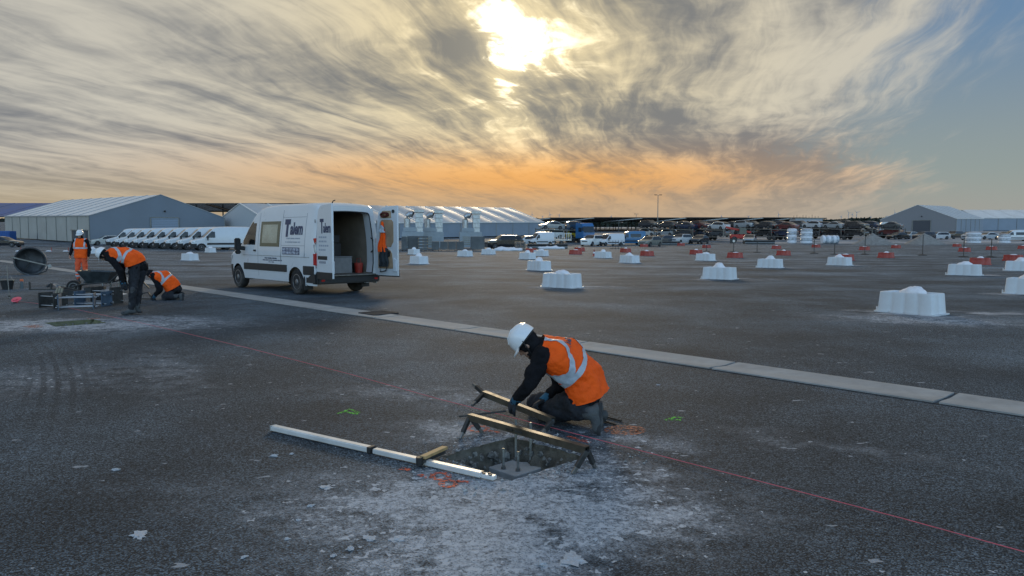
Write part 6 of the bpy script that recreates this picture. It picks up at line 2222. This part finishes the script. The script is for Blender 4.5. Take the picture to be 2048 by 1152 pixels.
def canopy(label, p, ax, L, W, h, tilt, m=M_PANEL):
    """p: ground point at the near end of its centre line"""
    L *= 1.13; W *= 1.13; h *= 1.13; tilt *= 1.13
    root = empty('solar_canopy', (p.x, p.y, tz(p.y))); tag(root, label, 'solar canopy', 'dark solar canopies along the skyline')
    n = V((ax.y, -ax.x, 0))
    base = V((p.x, p.y, tz(p.y)))
    def q(s, u, z):
        w = p + ax * (s * L) + n * (u * W)
        return V((w.x, w.y, tz(w.y) + z)) - base
    k = max(3, int(L / 6))
    for i in range(k):
        s0, s1 = i / k + 0.004, (i + 1) / k - 0.004
        mb = MB()
        t = 0.09
        tops = [q(s0, -0.5, h - tilt), q(s1, -0.5, h - tilt), q(s1, 0.5, h + tilt), q(s0, 0.5, h + tilt)]
        vs = [mb.bm.verts.new(v) for v in tops] + [mb.bm.verts.new(v - V((0, 0, t))) for v in tops]
        for f in ((0, 1, 2, 3), (7, 6, 5, 4), (0, 4, 5, 1), (1, 5, 6, 2), (2, 6, 7, 3), (3, 7, 4, 0)): mb.bm.faces.new([vs[j] for j in f])
        mb.build('panel', m, root, smooth=0)
    for i in range(k + 1):
        s = min(0.995, max(0.005, i / k))
        mb = MB(); mb.bar(q(s, -0.12, 0), q(s, -0.12, h - 0.3), 0.24, 0.24); mb.build('post', M_UNDER, root, smooth=0)
        mb = MB(); mb.bar(q(s, -0.5, h - tilt - 0.25), q(s, 0.5, h + tilt - 0.25), 0.16, 0.22); mb.build('rafter', M_GALV if i in (0, k) else M_UNDER, root, smooth=0)
    for u, zz in ((-0.5, h - tilt), (0.5, h + tilt)):
        mb = MB(); mb.bar(q(0, u, zz - 0.14), q(1, u, zz - 0.14), 0.12, 0.2); mb.build('edge_beam', M_UNDER, root, smooth=0)
    return root


CORD = ['first', 'second', 'third', 'fourth', 'fifth', 'sixth', 'seventh', 'eighth']
lst = [(1062, 205, 60, 12.5), (1150, 205, 55, 12), (1245, 208, 55, 12), (1335, 210, 50, 11), (1418, 214, 50, 11), (1490, 220, 45, 10.5), (1550, 226, 40, 10)]
for i, (px, d, L, W) in enumerate(lst):
    canopy('dark solar canopy on posts, %s from the left of the skyline row' % CORD[i], GD(px, d), V((0.60, 0.80, 0)).normalized(), L, W, 3.45, 0.6 if i % 2 else 0.5)
# added far rows that darken the bright gaps under the skyline row
canopy('added wide dark canopy running sideways to darken the gaps behind the skyline row', GD(1070, 245), V((1, 0.0, 0)), 86, 16, 3.3, 0.4)
canopy('second added wide dark canopy running sideways to darken the gaps farther behind the skyline row', GD(1070, 272), V((1, 0.0, 0)), 96, 16, 3.3, 0.4)
canopy('dark flat canopy seen between the left tent hall and the works van', GD(385, 150), V((1, 0.0, 0)), 34, 14, 5.9, 0.7)
canopy('blue-black canopy roof at the far left picture edge behind the tent hall', GD(-70, 158), V((1, 0.02, 0)).normalized(), 24, 16, 5.6, -1.5, mat('blue_sheen_panel', (0.03, 0.085, 0.24), 0.5, var=0.2, scale=0.3))  # blue sky sheen put into the panel colour
g = GD(3, 120)
root = empty('blue_container', g, 0.1); tag(root, 'bright blue container at the left picture edge below the canopy roof', 'container')
mb = MB(); mb.box((0, 0, 0.9), (4.0, 2.2, 1.8)); mb.build('container_box', mat('container_blue', (0.01, 0.09, 0.32), 0.5, var=0.1), root, bevel=0.03)
mb = MB()
for k in range(12): mb.box((-1.8 + k * 0.33, -1.12, 0.9), (0.12, 0.05, 1.6))
mb.build('ribs', mat('container_blue_dark', (0.008, 0.065, 0.24), 0.5), root)

# ------------------------------------------------------------------ duct and heater units
def hvac(px, d, label, wide=1.0):
    g = GD(px, d)
    root = empty('heater_unit', g, 0.12); tag(root, label, 'heater unit', 'heater units with galvanised ducts')
    M_UN = mat('heater_casing', (0.27, 0.31, 0.34), 0.5, metal=0.3, var=0.1, scale=1.5)
    mb = MB(); mb.box((0, 0, 1.05), (2.5 * wide, 1.5, 1.9)); mb.build('casing', M_UN, root, bevel=0.03)
    mb = MB(); mb.box((-0.35, -0.1, 2.25), (1.5, 1.2, 0.5)); mb.build('upper_casing', M_UN, root, bevel=0.03)
    mb = MB()
    for k in range(5): mb.box((-0.55, -0.78, 0.5 + k * 0.22), (0.9, 0.04, 0.12))
    mb.build('vent_grille', M_STEEL, root)
    # elbow outlet
    pts = [(-0.65, 0, 2.4), (-0.65, 0, 3.5), (-0.60, 0, 3.85), (-0.35, -0.05, 4.05), (0.0, -0.1, 4.02)]
    mb = MB(); mb.tube(pts, [0.36, 0.36, 0.38, 0.38, 0.40], 14); mb.build('elbow_duct', M_GALV, root, smooth=40)
    mb = MB(); mb.cyl((-0.01, -0.1, 4.02), (0.06, -0.11, 3.98), 0.37, n=14); mb.build('duct_mouth', M_BLACKPL, root)
    # square chimney in flanged lengths
    for k in range(4):
        mb = MB(); mb.box((0.72, 0.1, 2.25 + k * 0.55), (0.86, 0.86, 0.53)); mb.build('chimney_section', M_GALV, root, bevel=0.015)
    mb = MB(); mb.box((0.72, 0.1, 4.38), (1.12, 1.12, 0.36)); mb.build('chimney_cowl', M_GALV, root, bevel=0.03)
    return root


hvac(826, 84, 'leftmost heater unit with curved duct and square chimney, next to the van door')
hvac(866, 86, 'middle heater unit with curved duct and square chimney')
hvac(941, 88, 'rightmost heater unit with curved duct and square chimney, by the hall end', 1.1)


def crate(px, d, w, dep, h, label, kind='box', rz=0.1):
    g = GD(px, d)
    root = empty('metal_crate', g, rz); tag(root, label, 'crate', 'grey crates in front of the heater units')
    if kind == 'box':
        mb = MB(); mb.box((0, 0, h / 2 + 0.08), (w, dep, h - 0.1)); mb.build('crate_body', M_CRATE, root, bevel=0.02)
        mb = MB()
        for s in (-1, 0, 1): mb.box((s * w * 0.42, -dep / 2 - 0.015, h / 2 + 0.08), (0.06, 0.03, h - 0.14))
        mb.build('crate_rib', M_CRATE, root)
        for s in (-1, 1):
            mb = MB(); mb.box((s * w * 0.38, 0, 0.04), (0.10, dep, 0.08)); mb.build('skid', M_BLACKPL, root)
    else:
        n = 5
        for k in range(n):
            mb = MB(); mb.box((0, 0, h * (k + 0.62) / n), (w, dep, h / n * 0.6)); mb.build('pallet_layer', M_CRATE, root, bevel=0.01)
            for s in (-1, 0, 1):
                mb = MB(); mb.box((s * w * 0.42, 0, h * (k + 0.16) / n), (0.10, dep * 0.96, h / n * 0.30)); mb.build('spacer', M_PLYW, root)
    return root


M_CRATE = mat('grey_crate', (0.10, 0.11, 0.115), 0.6, metal=0.1, var=0.2, scale=1.2, dirt=0.2)
crate(808, 77, 0.5, 1, 1.45, 'narrow tall grey crate just right of the van door')
crate(826, 77.5, 1.15, 1, 1.5, 'wide tall grey crate second from the van door')
crate(846, 76.5, 1.05, 1, 1.55, 'stack of slatted grey pallets between the crates', 'stack')
for i, (px, nm) in enumerate(((871, 'first'), (888, 'second'), (904, 'third'), (920, 'fourth'))):
    crate(px, 76 + i * 0.2, 0.78, 0.8, 0.95, 'low grey crate, %s of four side by side' % nm)
crate(955, 77, 1.4, 1.1, 1.45, 'largest grey crate at the right end of the crate row')
crate(1040, 80, 1.15, 1, 0.9, 'stack of grey boards behind the first red ballast block', 'stack')

# ------------------------------------------------------------------ vehicles in the distance
def H(deg): return radians(deg)
CARG = 'vehicles parked beyond the ballast blocks'
def car_at(kind, col, px, d, deg, label, group=CARG):
    g = GD(px, d); return make_car(kind, col, g, H(deg), label, group)
def car_g(kind, col, px, py, deg, label, group=CARG):
    return make_car(kind, col, G(px, py), H(deg), label, group)
car_g('suv', (0.012, 0.013, 0.014), 1008, 498, 200, 'black off-road car behind the white tarpaulins near the hall end')
car_g('hatch', (0.50, 0.52, 0.53), 1053, 491, 205, 'silver hatchback right of the black off-road car')
car_g('suv', (0.70, 0.72, 0.70), 1184, 492, 235, 'white off-road car with its nose to the left, before the transporter')
car_g('hatch', (0.16, 0.17, 0.15), 1300, 493, 230, 'grey-green hatchback right of the blue van')
car_at('sedan', (0.012, 0.014, 0.018), 8, 92, 5, 'dark car cut by the left picture edge before the tent hall')
car_at('hatch', (0.45, 0.47, 0.44), 213, 100, 220, 'pale car at the far end of the white van row')


def plain_van(px, py, deg, col, label, window=True, sx=1.0, sz=0.8):
    g = G(px, py)
    root = empty('delivery_van', g, H(deg)); tag(root, label, 'van', CARG)
    m = mat('van_paint_%.2f_%.2f_%.2f' % col, col, 0.32, var=0.05, coat=0.4)
    for c in KIDS(rv):
        o = inst(c, root)
        if c.name.startswith('body'):
            o.material_slots[0].link = 'OBJECT'; o.material_slots[0].material = m
        for k in KIDS(c): inst(k, o)
    if window:
        side_slab(2.5, 4.6, 1.34, 1.98, 1, 0.006, 6).build('side_glass', M_GLASS, root); side_slab(2.5, 4.6, 1.34, 1.98, -1, 0.006, 6).build('side_glass', M_GLASS, root)
    root.scale = (sx, 0.9, sz)
    return root


plain_van(1080, 491, 205, (0.62, 0.64, 0.66), 'white van right of the silver hatchback', False, 0.7)
plain_van(1219, 491.5, 215, (0.62, 0.64, 0.67), 'white van between the off-road car and the blue van', False, 0.8, 0.72)
plain_van(1260, 489.5, 190, (0.008, 0.115, 0.26), 'bright blue minibus parked in the middle distance', True, 0.8, 0.85)
plain_van(2030, 482, 170, (0.62, 0.65, 0.66), 'white van parked behind the cars at the right edge', True, 1.0)


def cab_unit(px, d, deg, col, label):
    g = GD(px, d); root = empty('truck_tractor', g, H(deg)); tag(root, label, 'truck', 'car transporters and trucks')
    m = mat('truck_paint_%.2f_%.2f_%.2f' % col, col, 0.35, var=0.05, coat=0.4)
    M = Matrix.Rotation(pi / 2, 4, 'X')
    mb = MB(); mb.prism([(-1.1, 0.75), (1.05, 0.75), (1.12, 1.6), (0.85, 2.9), (0.6, 3.3), (-1.0, 3.35), (-1.1, 3.2)], -1.2, 1.2, M); mb.build('cab', m, root, bevel=0.06, seg=2)
    mb = MB(); mb.prism([(1.12, 1.75), (0.90, 2.75), (0.93, 2.75), (1.15, 1.75)], -1.05, 1.05, M); mb.build('windscreen', M_GLASS, root)
    for s in (-1, 1):
        mb = MB(); mb.box((0.25, s * 1.205, 2.2), (0.9, 0.02, 0.7)); mb.build('side_window', M_GLASS, root, bevel=0.005)
        mb = MB(); mb.box((1.05, s * 0.85, 0.95), (0.12, 0.4, 0.2)); mb.build('headlamp', M_CHROME, root, bevel=0.02)
        mb = MB(); mb.box((1.2, s * 1.35, 2.3), (0.1, 0.2, 0.6)); mb.build('mirror', M_BLACKPL, root)
    mb = MB(); mb.box((1.06, 0, 0.62), (0.2, 2.4, 0.45)); mb.build('bumper', m, root, bevel=0.05)
    mb = MB(); mb.box((-2.2, 0, 0.8), (3.6, 0.9, 0.3)); mb.build('chassis', M_LEG, root)
    add_wheels(root, [(0.35, 1.05, 0.5), (0.35, -1.05, 0.5), (-2.8, 1.0, 0.5), (-2.8, -1.0, 0.5)], W_TRK)
    return root


DARKS = [(0.014, 0.015, 0.017), (0.03, 0.032, 0.036), (0.06, 0.065, 0.07), (0.28, 0.30, 0.31), (0.02, 0.03, 0.06), (0.45, 0.47, 0.48), (0.03, 0.03, 0.03), (0.10, 0.02, 0.02)]
KIN = ['hatch', 'suv', 'sedan']
TORD = ['first', 'second', 'third', 'fourth', 'fifth', 'sixth', 'seventh', 'eighth']


def transporter(px, d, deg, n, idx, cols, deck=M_STEEL):
    g = GD(px, d); rz = H(deg)
    root = empty('car_transporter', g, rz); tag(root, 'two-deck car transporter trailer, %s from the left' % TORD[idx], 'transporter', 'car transporters and trucks')
    L = n * 4.75
    zl, zu = 0.62, 2.05
    for z, t in ((zl, 0.0), (zu, 0.035)):
        for s in (-1, 1):
            mb = MB(); mb.bar((-L / 2, s * 0.95, z - L / 2 * t), (L / 2, s * 0.95, z + L / 2 * t), 0.5, 0.14); mb.build('deck_rail', deck, root, smooth=0)
    for k in range(n + 1):
        for s in (-1, 1):
            x = -L / 2 + k * L / n
            mb = MB(); mb.bar((x, s * 1.2, 0.7), (x, s * 1.2, zu + x * 0.035 + 0.2), 0.16, 0.14); mb.build('upright', deck, root, smooth=0)
    add_wheels(root, [(-L * 0.12, 1.0, 0.5), (-L * 0.12, -1.0, 0.5), (-L * 0.12 - 1.1, 1.0, 0.5), (-L * 0.12 - 1.1, -1.0, 0.5)], W_TRK)
    R = Matrix.Rotation(rz, 3, 'Z')
    for lv, z, t in (('lower', zl, 0.0), ('upper', zu, 0.035)):
        for k in range(n):
            x = -L / 2 + (k + 0.5) * L / n
            c = cols[(k * 2 + (lv == 'upper') * 3 + idx) % len(cols)]
            p = g + R @ V((x, 0, z + x * t + 0.05))
            make_car(KIN[(k + idx + (lv == 'upper')) % 3], c, p, rz + (pi if (k + idx) % 3 == 0 else 0),
                     'car on the %s deck of the %s transporter, %s from its tail' % (lv, TORD[idx], TORD[k]), 'cars loaded on transporters', wheels=True, pitch=-t)
    return root


YEL = (0.50, 0.38, 0.03)
transporter(1128, 112, 200, 2, 0, [YEL, (0.3, 0.32, 0.32), (0.55, 0.57, 0.58), (0.03, 0.06, 0.10)])
cab_unit(1170, 110, -60, (0.008, 0.115, 0.30), 'bright blue truck tractor with tall cab in the middle distance')
for i, (px, d, dg) in enumerate(((1335, 128, 128), (1400, 124, 120), (1462, 132, 131), (1530, 126, 124), (1600, 134, 129), (1668, 128, 122), (1735, 136, 127))):
    transporter(px, d, dg, 3, i + 1, DARKS)
cab_unit(1768, 140, 160, (0.62, 0.63, 0.64), 'white truck tractor left of the grey gabled hall')
cab_unit(1345, 150, 180, (0.60, 0.62, 0.66), 'white truck tractor half hidden behind the second transporter')
# red telehandler
def loader(px, d, deg, label):
    g = GD(px, d); root = empty('telescopic_loader', g, H(deg)); tag(root, label, 'loader')
    m = mat('loader_red', (0.42, 0.03, 0.02), 0.45, var=0.1)
    mb = MB(); mb.box((0, 0, 1.0), (3.6, 1.7, 0.7)); mb.build('chassis', m, root, bevel=0.08)
    mb = MB(); mb.box((-0.2, 0.45, 1.95), (1.3, 0.8, 1.2), taper=0.85); mb.build('cab', M_GLASS, root, bevel=0.05)
    mb = MB(); mb.bar((-1.7, -0.4, 1.7), (2.5, -0.4, 2.6), 0.34, 0.34); mb.build('boom', m, root, bevel=0.03)
    mb = MB(); mb.bar((2.5, -0.4, 2.6), (2.7, -0.4, 1.7), 0.2, 0.2); mb.build('fork_carrier', M_LEG, root)
    for s in (-0.7, -0.1):
        mb = MB(); mb.bar((2.7, s, 1.7), (3.7, s, 1.7), 0.10, 0.05); mb.build('fork', M_LEG, root)
    add_wheels(root, [(1.2, 0.85, 0.5), (1.2, -0.85, 0.5), (-1.2, 0.85, 0.5), (-1.2, -0.85, 0.5)], W_TRK)
loader(1482, 112, 170, 'red telescopic loader standing before the transporters')
loader(1556, 126, 20, 'red telescopic loader behind the shrink-wrapped rolls')
# car park at the right
rcol = [((0.012, 0.013, 0.015), 'black', 'sedan'), ((0.36, 0.38, 0.39), 'silver', 'hatch'), ((0.02, 0.025, 0.04), 'navy', 'suv'), ((0.50, 0.52, 0.53), 'pale grey', 'hatch'), ((0.015, 0.015, 0.017), 'black', 'suv'), ((0.30, 0.31, 0.33), 'grey', 'suv'), ((0.45, 0.47, 0.48), 'silver', 'sedan'), ((0.02, 0.25, 0.28), 'teal', 'hatch'), ((0.06, 0.065, 0.07), 'dark grey', 'hatch')]
for i, px in enumerate((1795, 1818, 1848, 1876, 1908, 1942, 1975, 2012, 2046)):
    c, nm, kd = rcol[i]
    car_at(kd, c, px, 128 + 4 * sin(i * 2.1), 200 + 14 * sin(i * 1.7), '%s car, %s from the left in the row before the grey hall' % (nm, PORD[i]), 'cars parked before the grey hall')
for i, px in enumerate((1325, 1362, 1400, 1500)):
    car_at(KIN[i % 3], DARKS[(i * 3 + 2) % 8], px, 104 + i, 215 + 10 * i, 'dull parked car, %s from the left before the transporters' % TORD[i], 'cars before the transporters')

# ------------------------------------------------------------------ shrink-wrapped rolls, gravel heaps, odds and ends
M_WRAP = mat('shrink_wrap', (0.40, 0.44, 0.48), 0.22, var=0.35, scale=3, coat=0.5)
def wrapped(px, d, r, h, label, lying=False, rows=5):
    g = GD(px, d); root = empty('wrapped_rolls', g); tag(root, label, 'wrapped rolls', 'shrink-wrapped rolls beyond the red blocks')
    for k in range(rows):
        z0, z1 = h * k / rows, h * (k + 1) / rows
        prof = [(r * 0.90, z0), (r, z0 + (z1 - z0) * 0.25), (r, z0 + (z1 - z0) * 0.75), (r * 0.90, z1)]
        M = Matrix.Rotation(pi / 2, 4, 'Y') if lying else None
        if lying: M = Matrix.Translation((-h / 2, 0, r)) @ M
        mb = MB(); mb.lathe(prof, 20, M); mb.build('roll', M_WRAP if k % 2 else M_BAG, root)
    mb = MB()
    if not lying:
        mb.lathe([(r * 0.6, h), (r * 0.95, h + 0.06), (r * 0.5, h + 0.12)], 16); mb.build('cover', M_BAG, root)
wrapped(1584, 108, 0.78, 2.35, 'left of two tall shrink-wrapped stacks of rolls')
wrapped(1613, 107, 0.95, 2.35, 'right of two tall shrink-wrapped stacks of rolls', rows=6)
wrapped(1660, 106, 0.68, 2.6, 'shrink-wrapped rolls lying on their side right of the tall stacks', True, 6)
wrapped(1947, 108, 1.15, 1.75, 'broad shrink-wrapped stack before the car park')
wrapped(2009, 108, 0.90, 1.45, 'small shrink-wrapped stack near the right picture edge', rows=4)
M_HEAP = mat('grey_gravel', (0.24, 0.235, 0.22), 0.95, spec=0.1, var=0.2, scale=3, bump=0.8, bscale=9)
def heap(px, d, r, h, label, seed):
    g = GD(px, d)
    mb = MB()
    n, k = 40, 14
    cen = mb.bm.verts.new((0, 0, h)); rings = []
    for j in range(1, k + 1):
        t = j / k; ring = []
        for i in range(n):
            a = 2 * pi * i / n
            rr = r * t * (1 + 0.14 * noise.noise(V((cos(a) * 1.3, sin(a) * 1.3, seed))))
            z = h * (1 - t) ** 1.05 + 0.16 * (1 - t) * noise.noise(V((rr * cos(a) * 1.5, rr * sin(a) * 1.5, seed * 2))) * h
            ring.append(mb.bm.verts.new((rr * cos(a) * 1.15, rr * sin(a), max(z, -0.02) if j < k else -0.05)))
        rings.append(ring)
    for i in range(n): mb.bm.faces.new((cen, rings[0][i], rings[0][(i + 1) % n]))
    for a, b in zip(rings, rings[1:]):
        for i in range(n):
            j = (i + 1) % n; mb.bm.faces.new((a[i], b[i], b[j], a[j]))
    o = mb.build('gravel_heap', M_HEAP, None, smooth=60); o.location = g; tag(o, label, 'gravel heap', 'gravel heaps')
heap(1746, 104, 2.9, 1.75, 'left heap of pale grey gravel beyond the red blocks', 1.0)
heap(1849, 104, 2.7, 1.75, 'right heap of pale grey gravel beyond the red blocks', 4.0)
# sheets and tarps on the ground in front of the hall end
for px, d, w, lab in ((1008, 76.5, 1.1, 'crumpled white tarpaulin on the ground right of the crates'), (1025, 76, 1.0, 'second crumpled tarpaulin right of the crates, greener in tint'), (1102, 84, 1.6, 'long white covered bundle lying before the white van')):
    g = GD(px, d); mb = MB(); mb.ell((0, 0, 0.1), (w, 0.5, 0.26), None, 20); me = mb.mesh('tarpaulin', 60); noisy(me, 0.18, 2.2, px * 0.1)
    o = link_mesh('tarpaulin', me, M_BAG); o.location = g; tag(o, lab, 'tarpaulin', 'white bundles on the ground')
for px, d, lab in ((1095, 86, 'dark long bundle of pipes on the ground behind the white bundle'), (1330, 100, 'long dark stack of steel before the transporters'), (1520, 105, 'low stack of dark boards before the red loader')):
    g = GD(px, d); root = empty('pipe_stack', g); tag(root, lab, 'pipe stack', 'stacks of pipes and boards')
    for k in range(6):
        mb = MB(); mb.cyl((-2.4, (k % 3) * 0.32, 0.16 + (k // 3) * 0.28), (2.4, (k % 3) * 0.32 + 0.05, 0.16 + (k // 3) * 0.28), 0.15, n=10); mb.build('pipe', M_LEG if k % 2 else M_STEEL, root)
# stand frames below the blue van
g = G(1235, 498); root = empty('upright_rack', g); tag(root, 'open steel frame of thin uprights standing below the blue minibus', 'steel frame')
for x in (-0.55, -0.25, 0.1, 0.5):
    mb = MB(); mb.bar((x, 0, 0), (x, 0, 1.0), 0.04, 0.04); mb.build('upright', M_LEG, root)
mb = MB(); mb.bar((-0.9, 0, 0.06), (0.95, 0, 0.06), 0.3, 0.06); mb.build('base_bar', M_LEG, root)
# flatbed with mesh sides
g = G(1115, 490); root = empty('mesh_trailer', g, H(178)); tag(root, 'pale trailer with mesh sides standing behind the white bundle', 'trailer')
mb = MB(); mb.box((0, 0, 0.75), (4.2, 1.9, 0.2)); mb.build('bed', M_GALV, root, bevel=0.02)
for k in range(13):
    for s in (-1, 1):
        mb = MB(); mb.bar((-2.05 + k * 0.34, s * 0.93, 0.85), (-2.05 + k * 0.34, s * 0.93, 1.75), 0.05, 0.05); mb.build('side_bar', M_GALV, root, smooth=0)
for s in (-1, 1):
    mb = MB(); mb.bar((-2.1, s * 0.93, 1.78), (2.1, s * 0.93, 1.78), 0.07, 0.07); mb.build('top_rail', M_GALV, root, smooth=0)
add_wheels(root, [(-0.6, 0.9, 0.325), (-0.6, -0.9, 0.325), (0.5, 0.9, 0.325), (0.5, -0.9, 0.325)], W_CAR)
# site office
g = GD(1611, 190); root = empty('site_office', g, 0.05); tag(root, 'pale flat-roofed site office with antennas above the transporters', 'building')
mb = MB(); mb.box((0, 0, 2.0), (8.0, 4, 4.0)); mb.build('wall', mat('office_wall', (0.30, 0.33, 0.36), 0.6, var=0.05), root, bevel=0.03)
mb = MB(); mb.box((0, 0, 4.08), (8.3, 4.3, 0.16)); mb.build('roof', M_STEEL, root)
for k in range(3):
    mb = MB(); mb.box((-2.4 + k * 2.4, -2.02, 2.9), (1.3, 0.06, 0.9)); mb.build('window', M_GLASS, root)
for k in range(9):
    mb = MB(); mb.cyl((-3.6 + k * 0.9, 0, 4.1), (-3.6 + k * 0.9, 0, 5.0 + 0.3 * sin(k * 2.3)), 0.05, n=6); mb.build('antenna', M_LEG, root)

# ------------------------------------------------------------------ lamp posts, skyline
def lamp_post(px, d, ytop, label):
    g = GD(px, d); h = S(px, ytop, g.y).z - g.z
    root = empty('lamp_post', g); tag(root, label, 'lamp post', 'lamp posts on the skyline')
    mb = MB(); mb.cyl((0, 0, 0), (0, 0, h), 0.11, 0.065, 10); mb.build('pole', M_STEEL, root)
    mb = MB(); mb.bar((-0.55, 0, h), (0.55, 0, h), 0.07, 0.07); mb.build('cross_arm', M_STEEL, root)
    for s in (-1, 1):
        mb = MB(); mb.box((s * 0.5, 0, h + 0.02), (0.62, 0.3, 0.13)); mb.build('lamp_head', M_LEG, root, bevel=0.03)
lamp_post(1315, 134, 390, 'tall twin-headed lamp post rising above the skyline')
lamp_post(1272, 230, 428, 'small distant twin-headed lamp post left of the tall one')
M_TURB = mat('turbine_white', (0.35, 0.37, 0.40), 0.5, var=0.02)
TW = [(1064, 424), (1085, 428), (1100, 424), (1118, 425), (1165, 431), (1222, 428), (1345, 432), (1442, 428), (1496, 428), (1556, 424), (1681, 428), (1696, 421), (1703, 424), (1712, 420), (1740, 429), (1772, 428), (1788, 421), (1994, 419), (2003, 424), (2018, 428), (2030, 425)]
def ordinal(n):
    a = ['first', 'second', 'third', 'fourth', 'fifth', 'sixth', 'seventh', 'eighth', 'ninth', 'tenth', 'eleventh', 'twelfth', 'thirteenth', 'fourteenth', 'fifteenth', 'sixteenth', 'seventeenth', 'eighteenth', 'nineteenth', 'twentieth', 'last']
    return a[n]
for i, (px, py) in enumerate(TW):
    d = 3000.0; g = GD(px, d); h = S(px, py + 5, g.y).z - g.z
    root = empty('wind_turbine', g); tag(root, 'tiny wind turbine on the horizon, %s from the left' % ordinal(i), 'wind turbine', 'wind turbines along the horizon')
    mb = MB(); mb.cyl((0, 0, -4), (0, 0, h), 1.5, 0.8, 8); mb.build('tower', M_TURB, root)
    for k in range(3):
        a = i * 0.9 + k * 2 * pi / 3
        mb = MB(); c = V((0, -2, h)); e = c + V((sin(a), 0, cos(a))) * h * 0.55; mb.cyl(c, e, 1.1, 0.35, 6); mb.build('blade', M_TURB, root)
    mb = MB(); mb.box((0, 0, h), (2.2, 5, 2.2)); mb.build('nacelle', M_TURB, root)
# far hedge and woods; right hedge stretched left to darken under the canopies
M_WOOD = mat('far_foliage', (0.045, 0.055, 0.045), 0.9, spec=0.1, var=0.4, scale=0.2)
def wood(name, label, px0, px1, d, hgt, n, seed):
    rnd = random.Random(seed); bm = bmesh.new()
    a, b = GD(px0, d), GD(px1, d)
    for i in range(n):
        t = rnd.random(); c = a.lerp(b, t)
        hh = hgt * (0.55 + 0.45 * noise.noise(V((t * 23, seed, 0))) + 0.25 * noise.noise(V((t * 90, seed, 3))))
        z = rnd.random() ** 0.8 * max(hh, 0.4)
        p = V((c.x + rnd.uniform(-1, 1), c.y + rnd.uniform(-4, 4), c.z + z))
        s = rnd.uniform(0.5, 1.2) * d / 320
        r3 = Matrix.Rotation(rnd.uniform(0, 6.3), 3, V((rnd.uniform(-1, 1), rnd.uniform(-1, 1), rnd.uniform(-1, 1))).normalized())
        vs = [bm.verts.new(p + r3 @ V(q) * s) for q in ((-1, -0.5, 0), (1, -0.5, 0), (0.6, 0.7, 0.2), (-0.6, 0.7, -0.2))]
        bm.faces.new(vs)
    me = bpy.data.meshes.new(name); bm.to_mesh(me); bm.free()
    tag(link_mesh(name, me, M_WOOD), label, 'trees', kind='stuff')
wood('far_woods', 'dark low hedge and trees along the horizon on the right, stretched left as added dark backing', 1062, 1830, 330, 4.6, 24000, 3)
wood('far_woods', 'thin line of distant trees along the whole horizon', -120, 2200, 900, 5.5, 12000, 5)
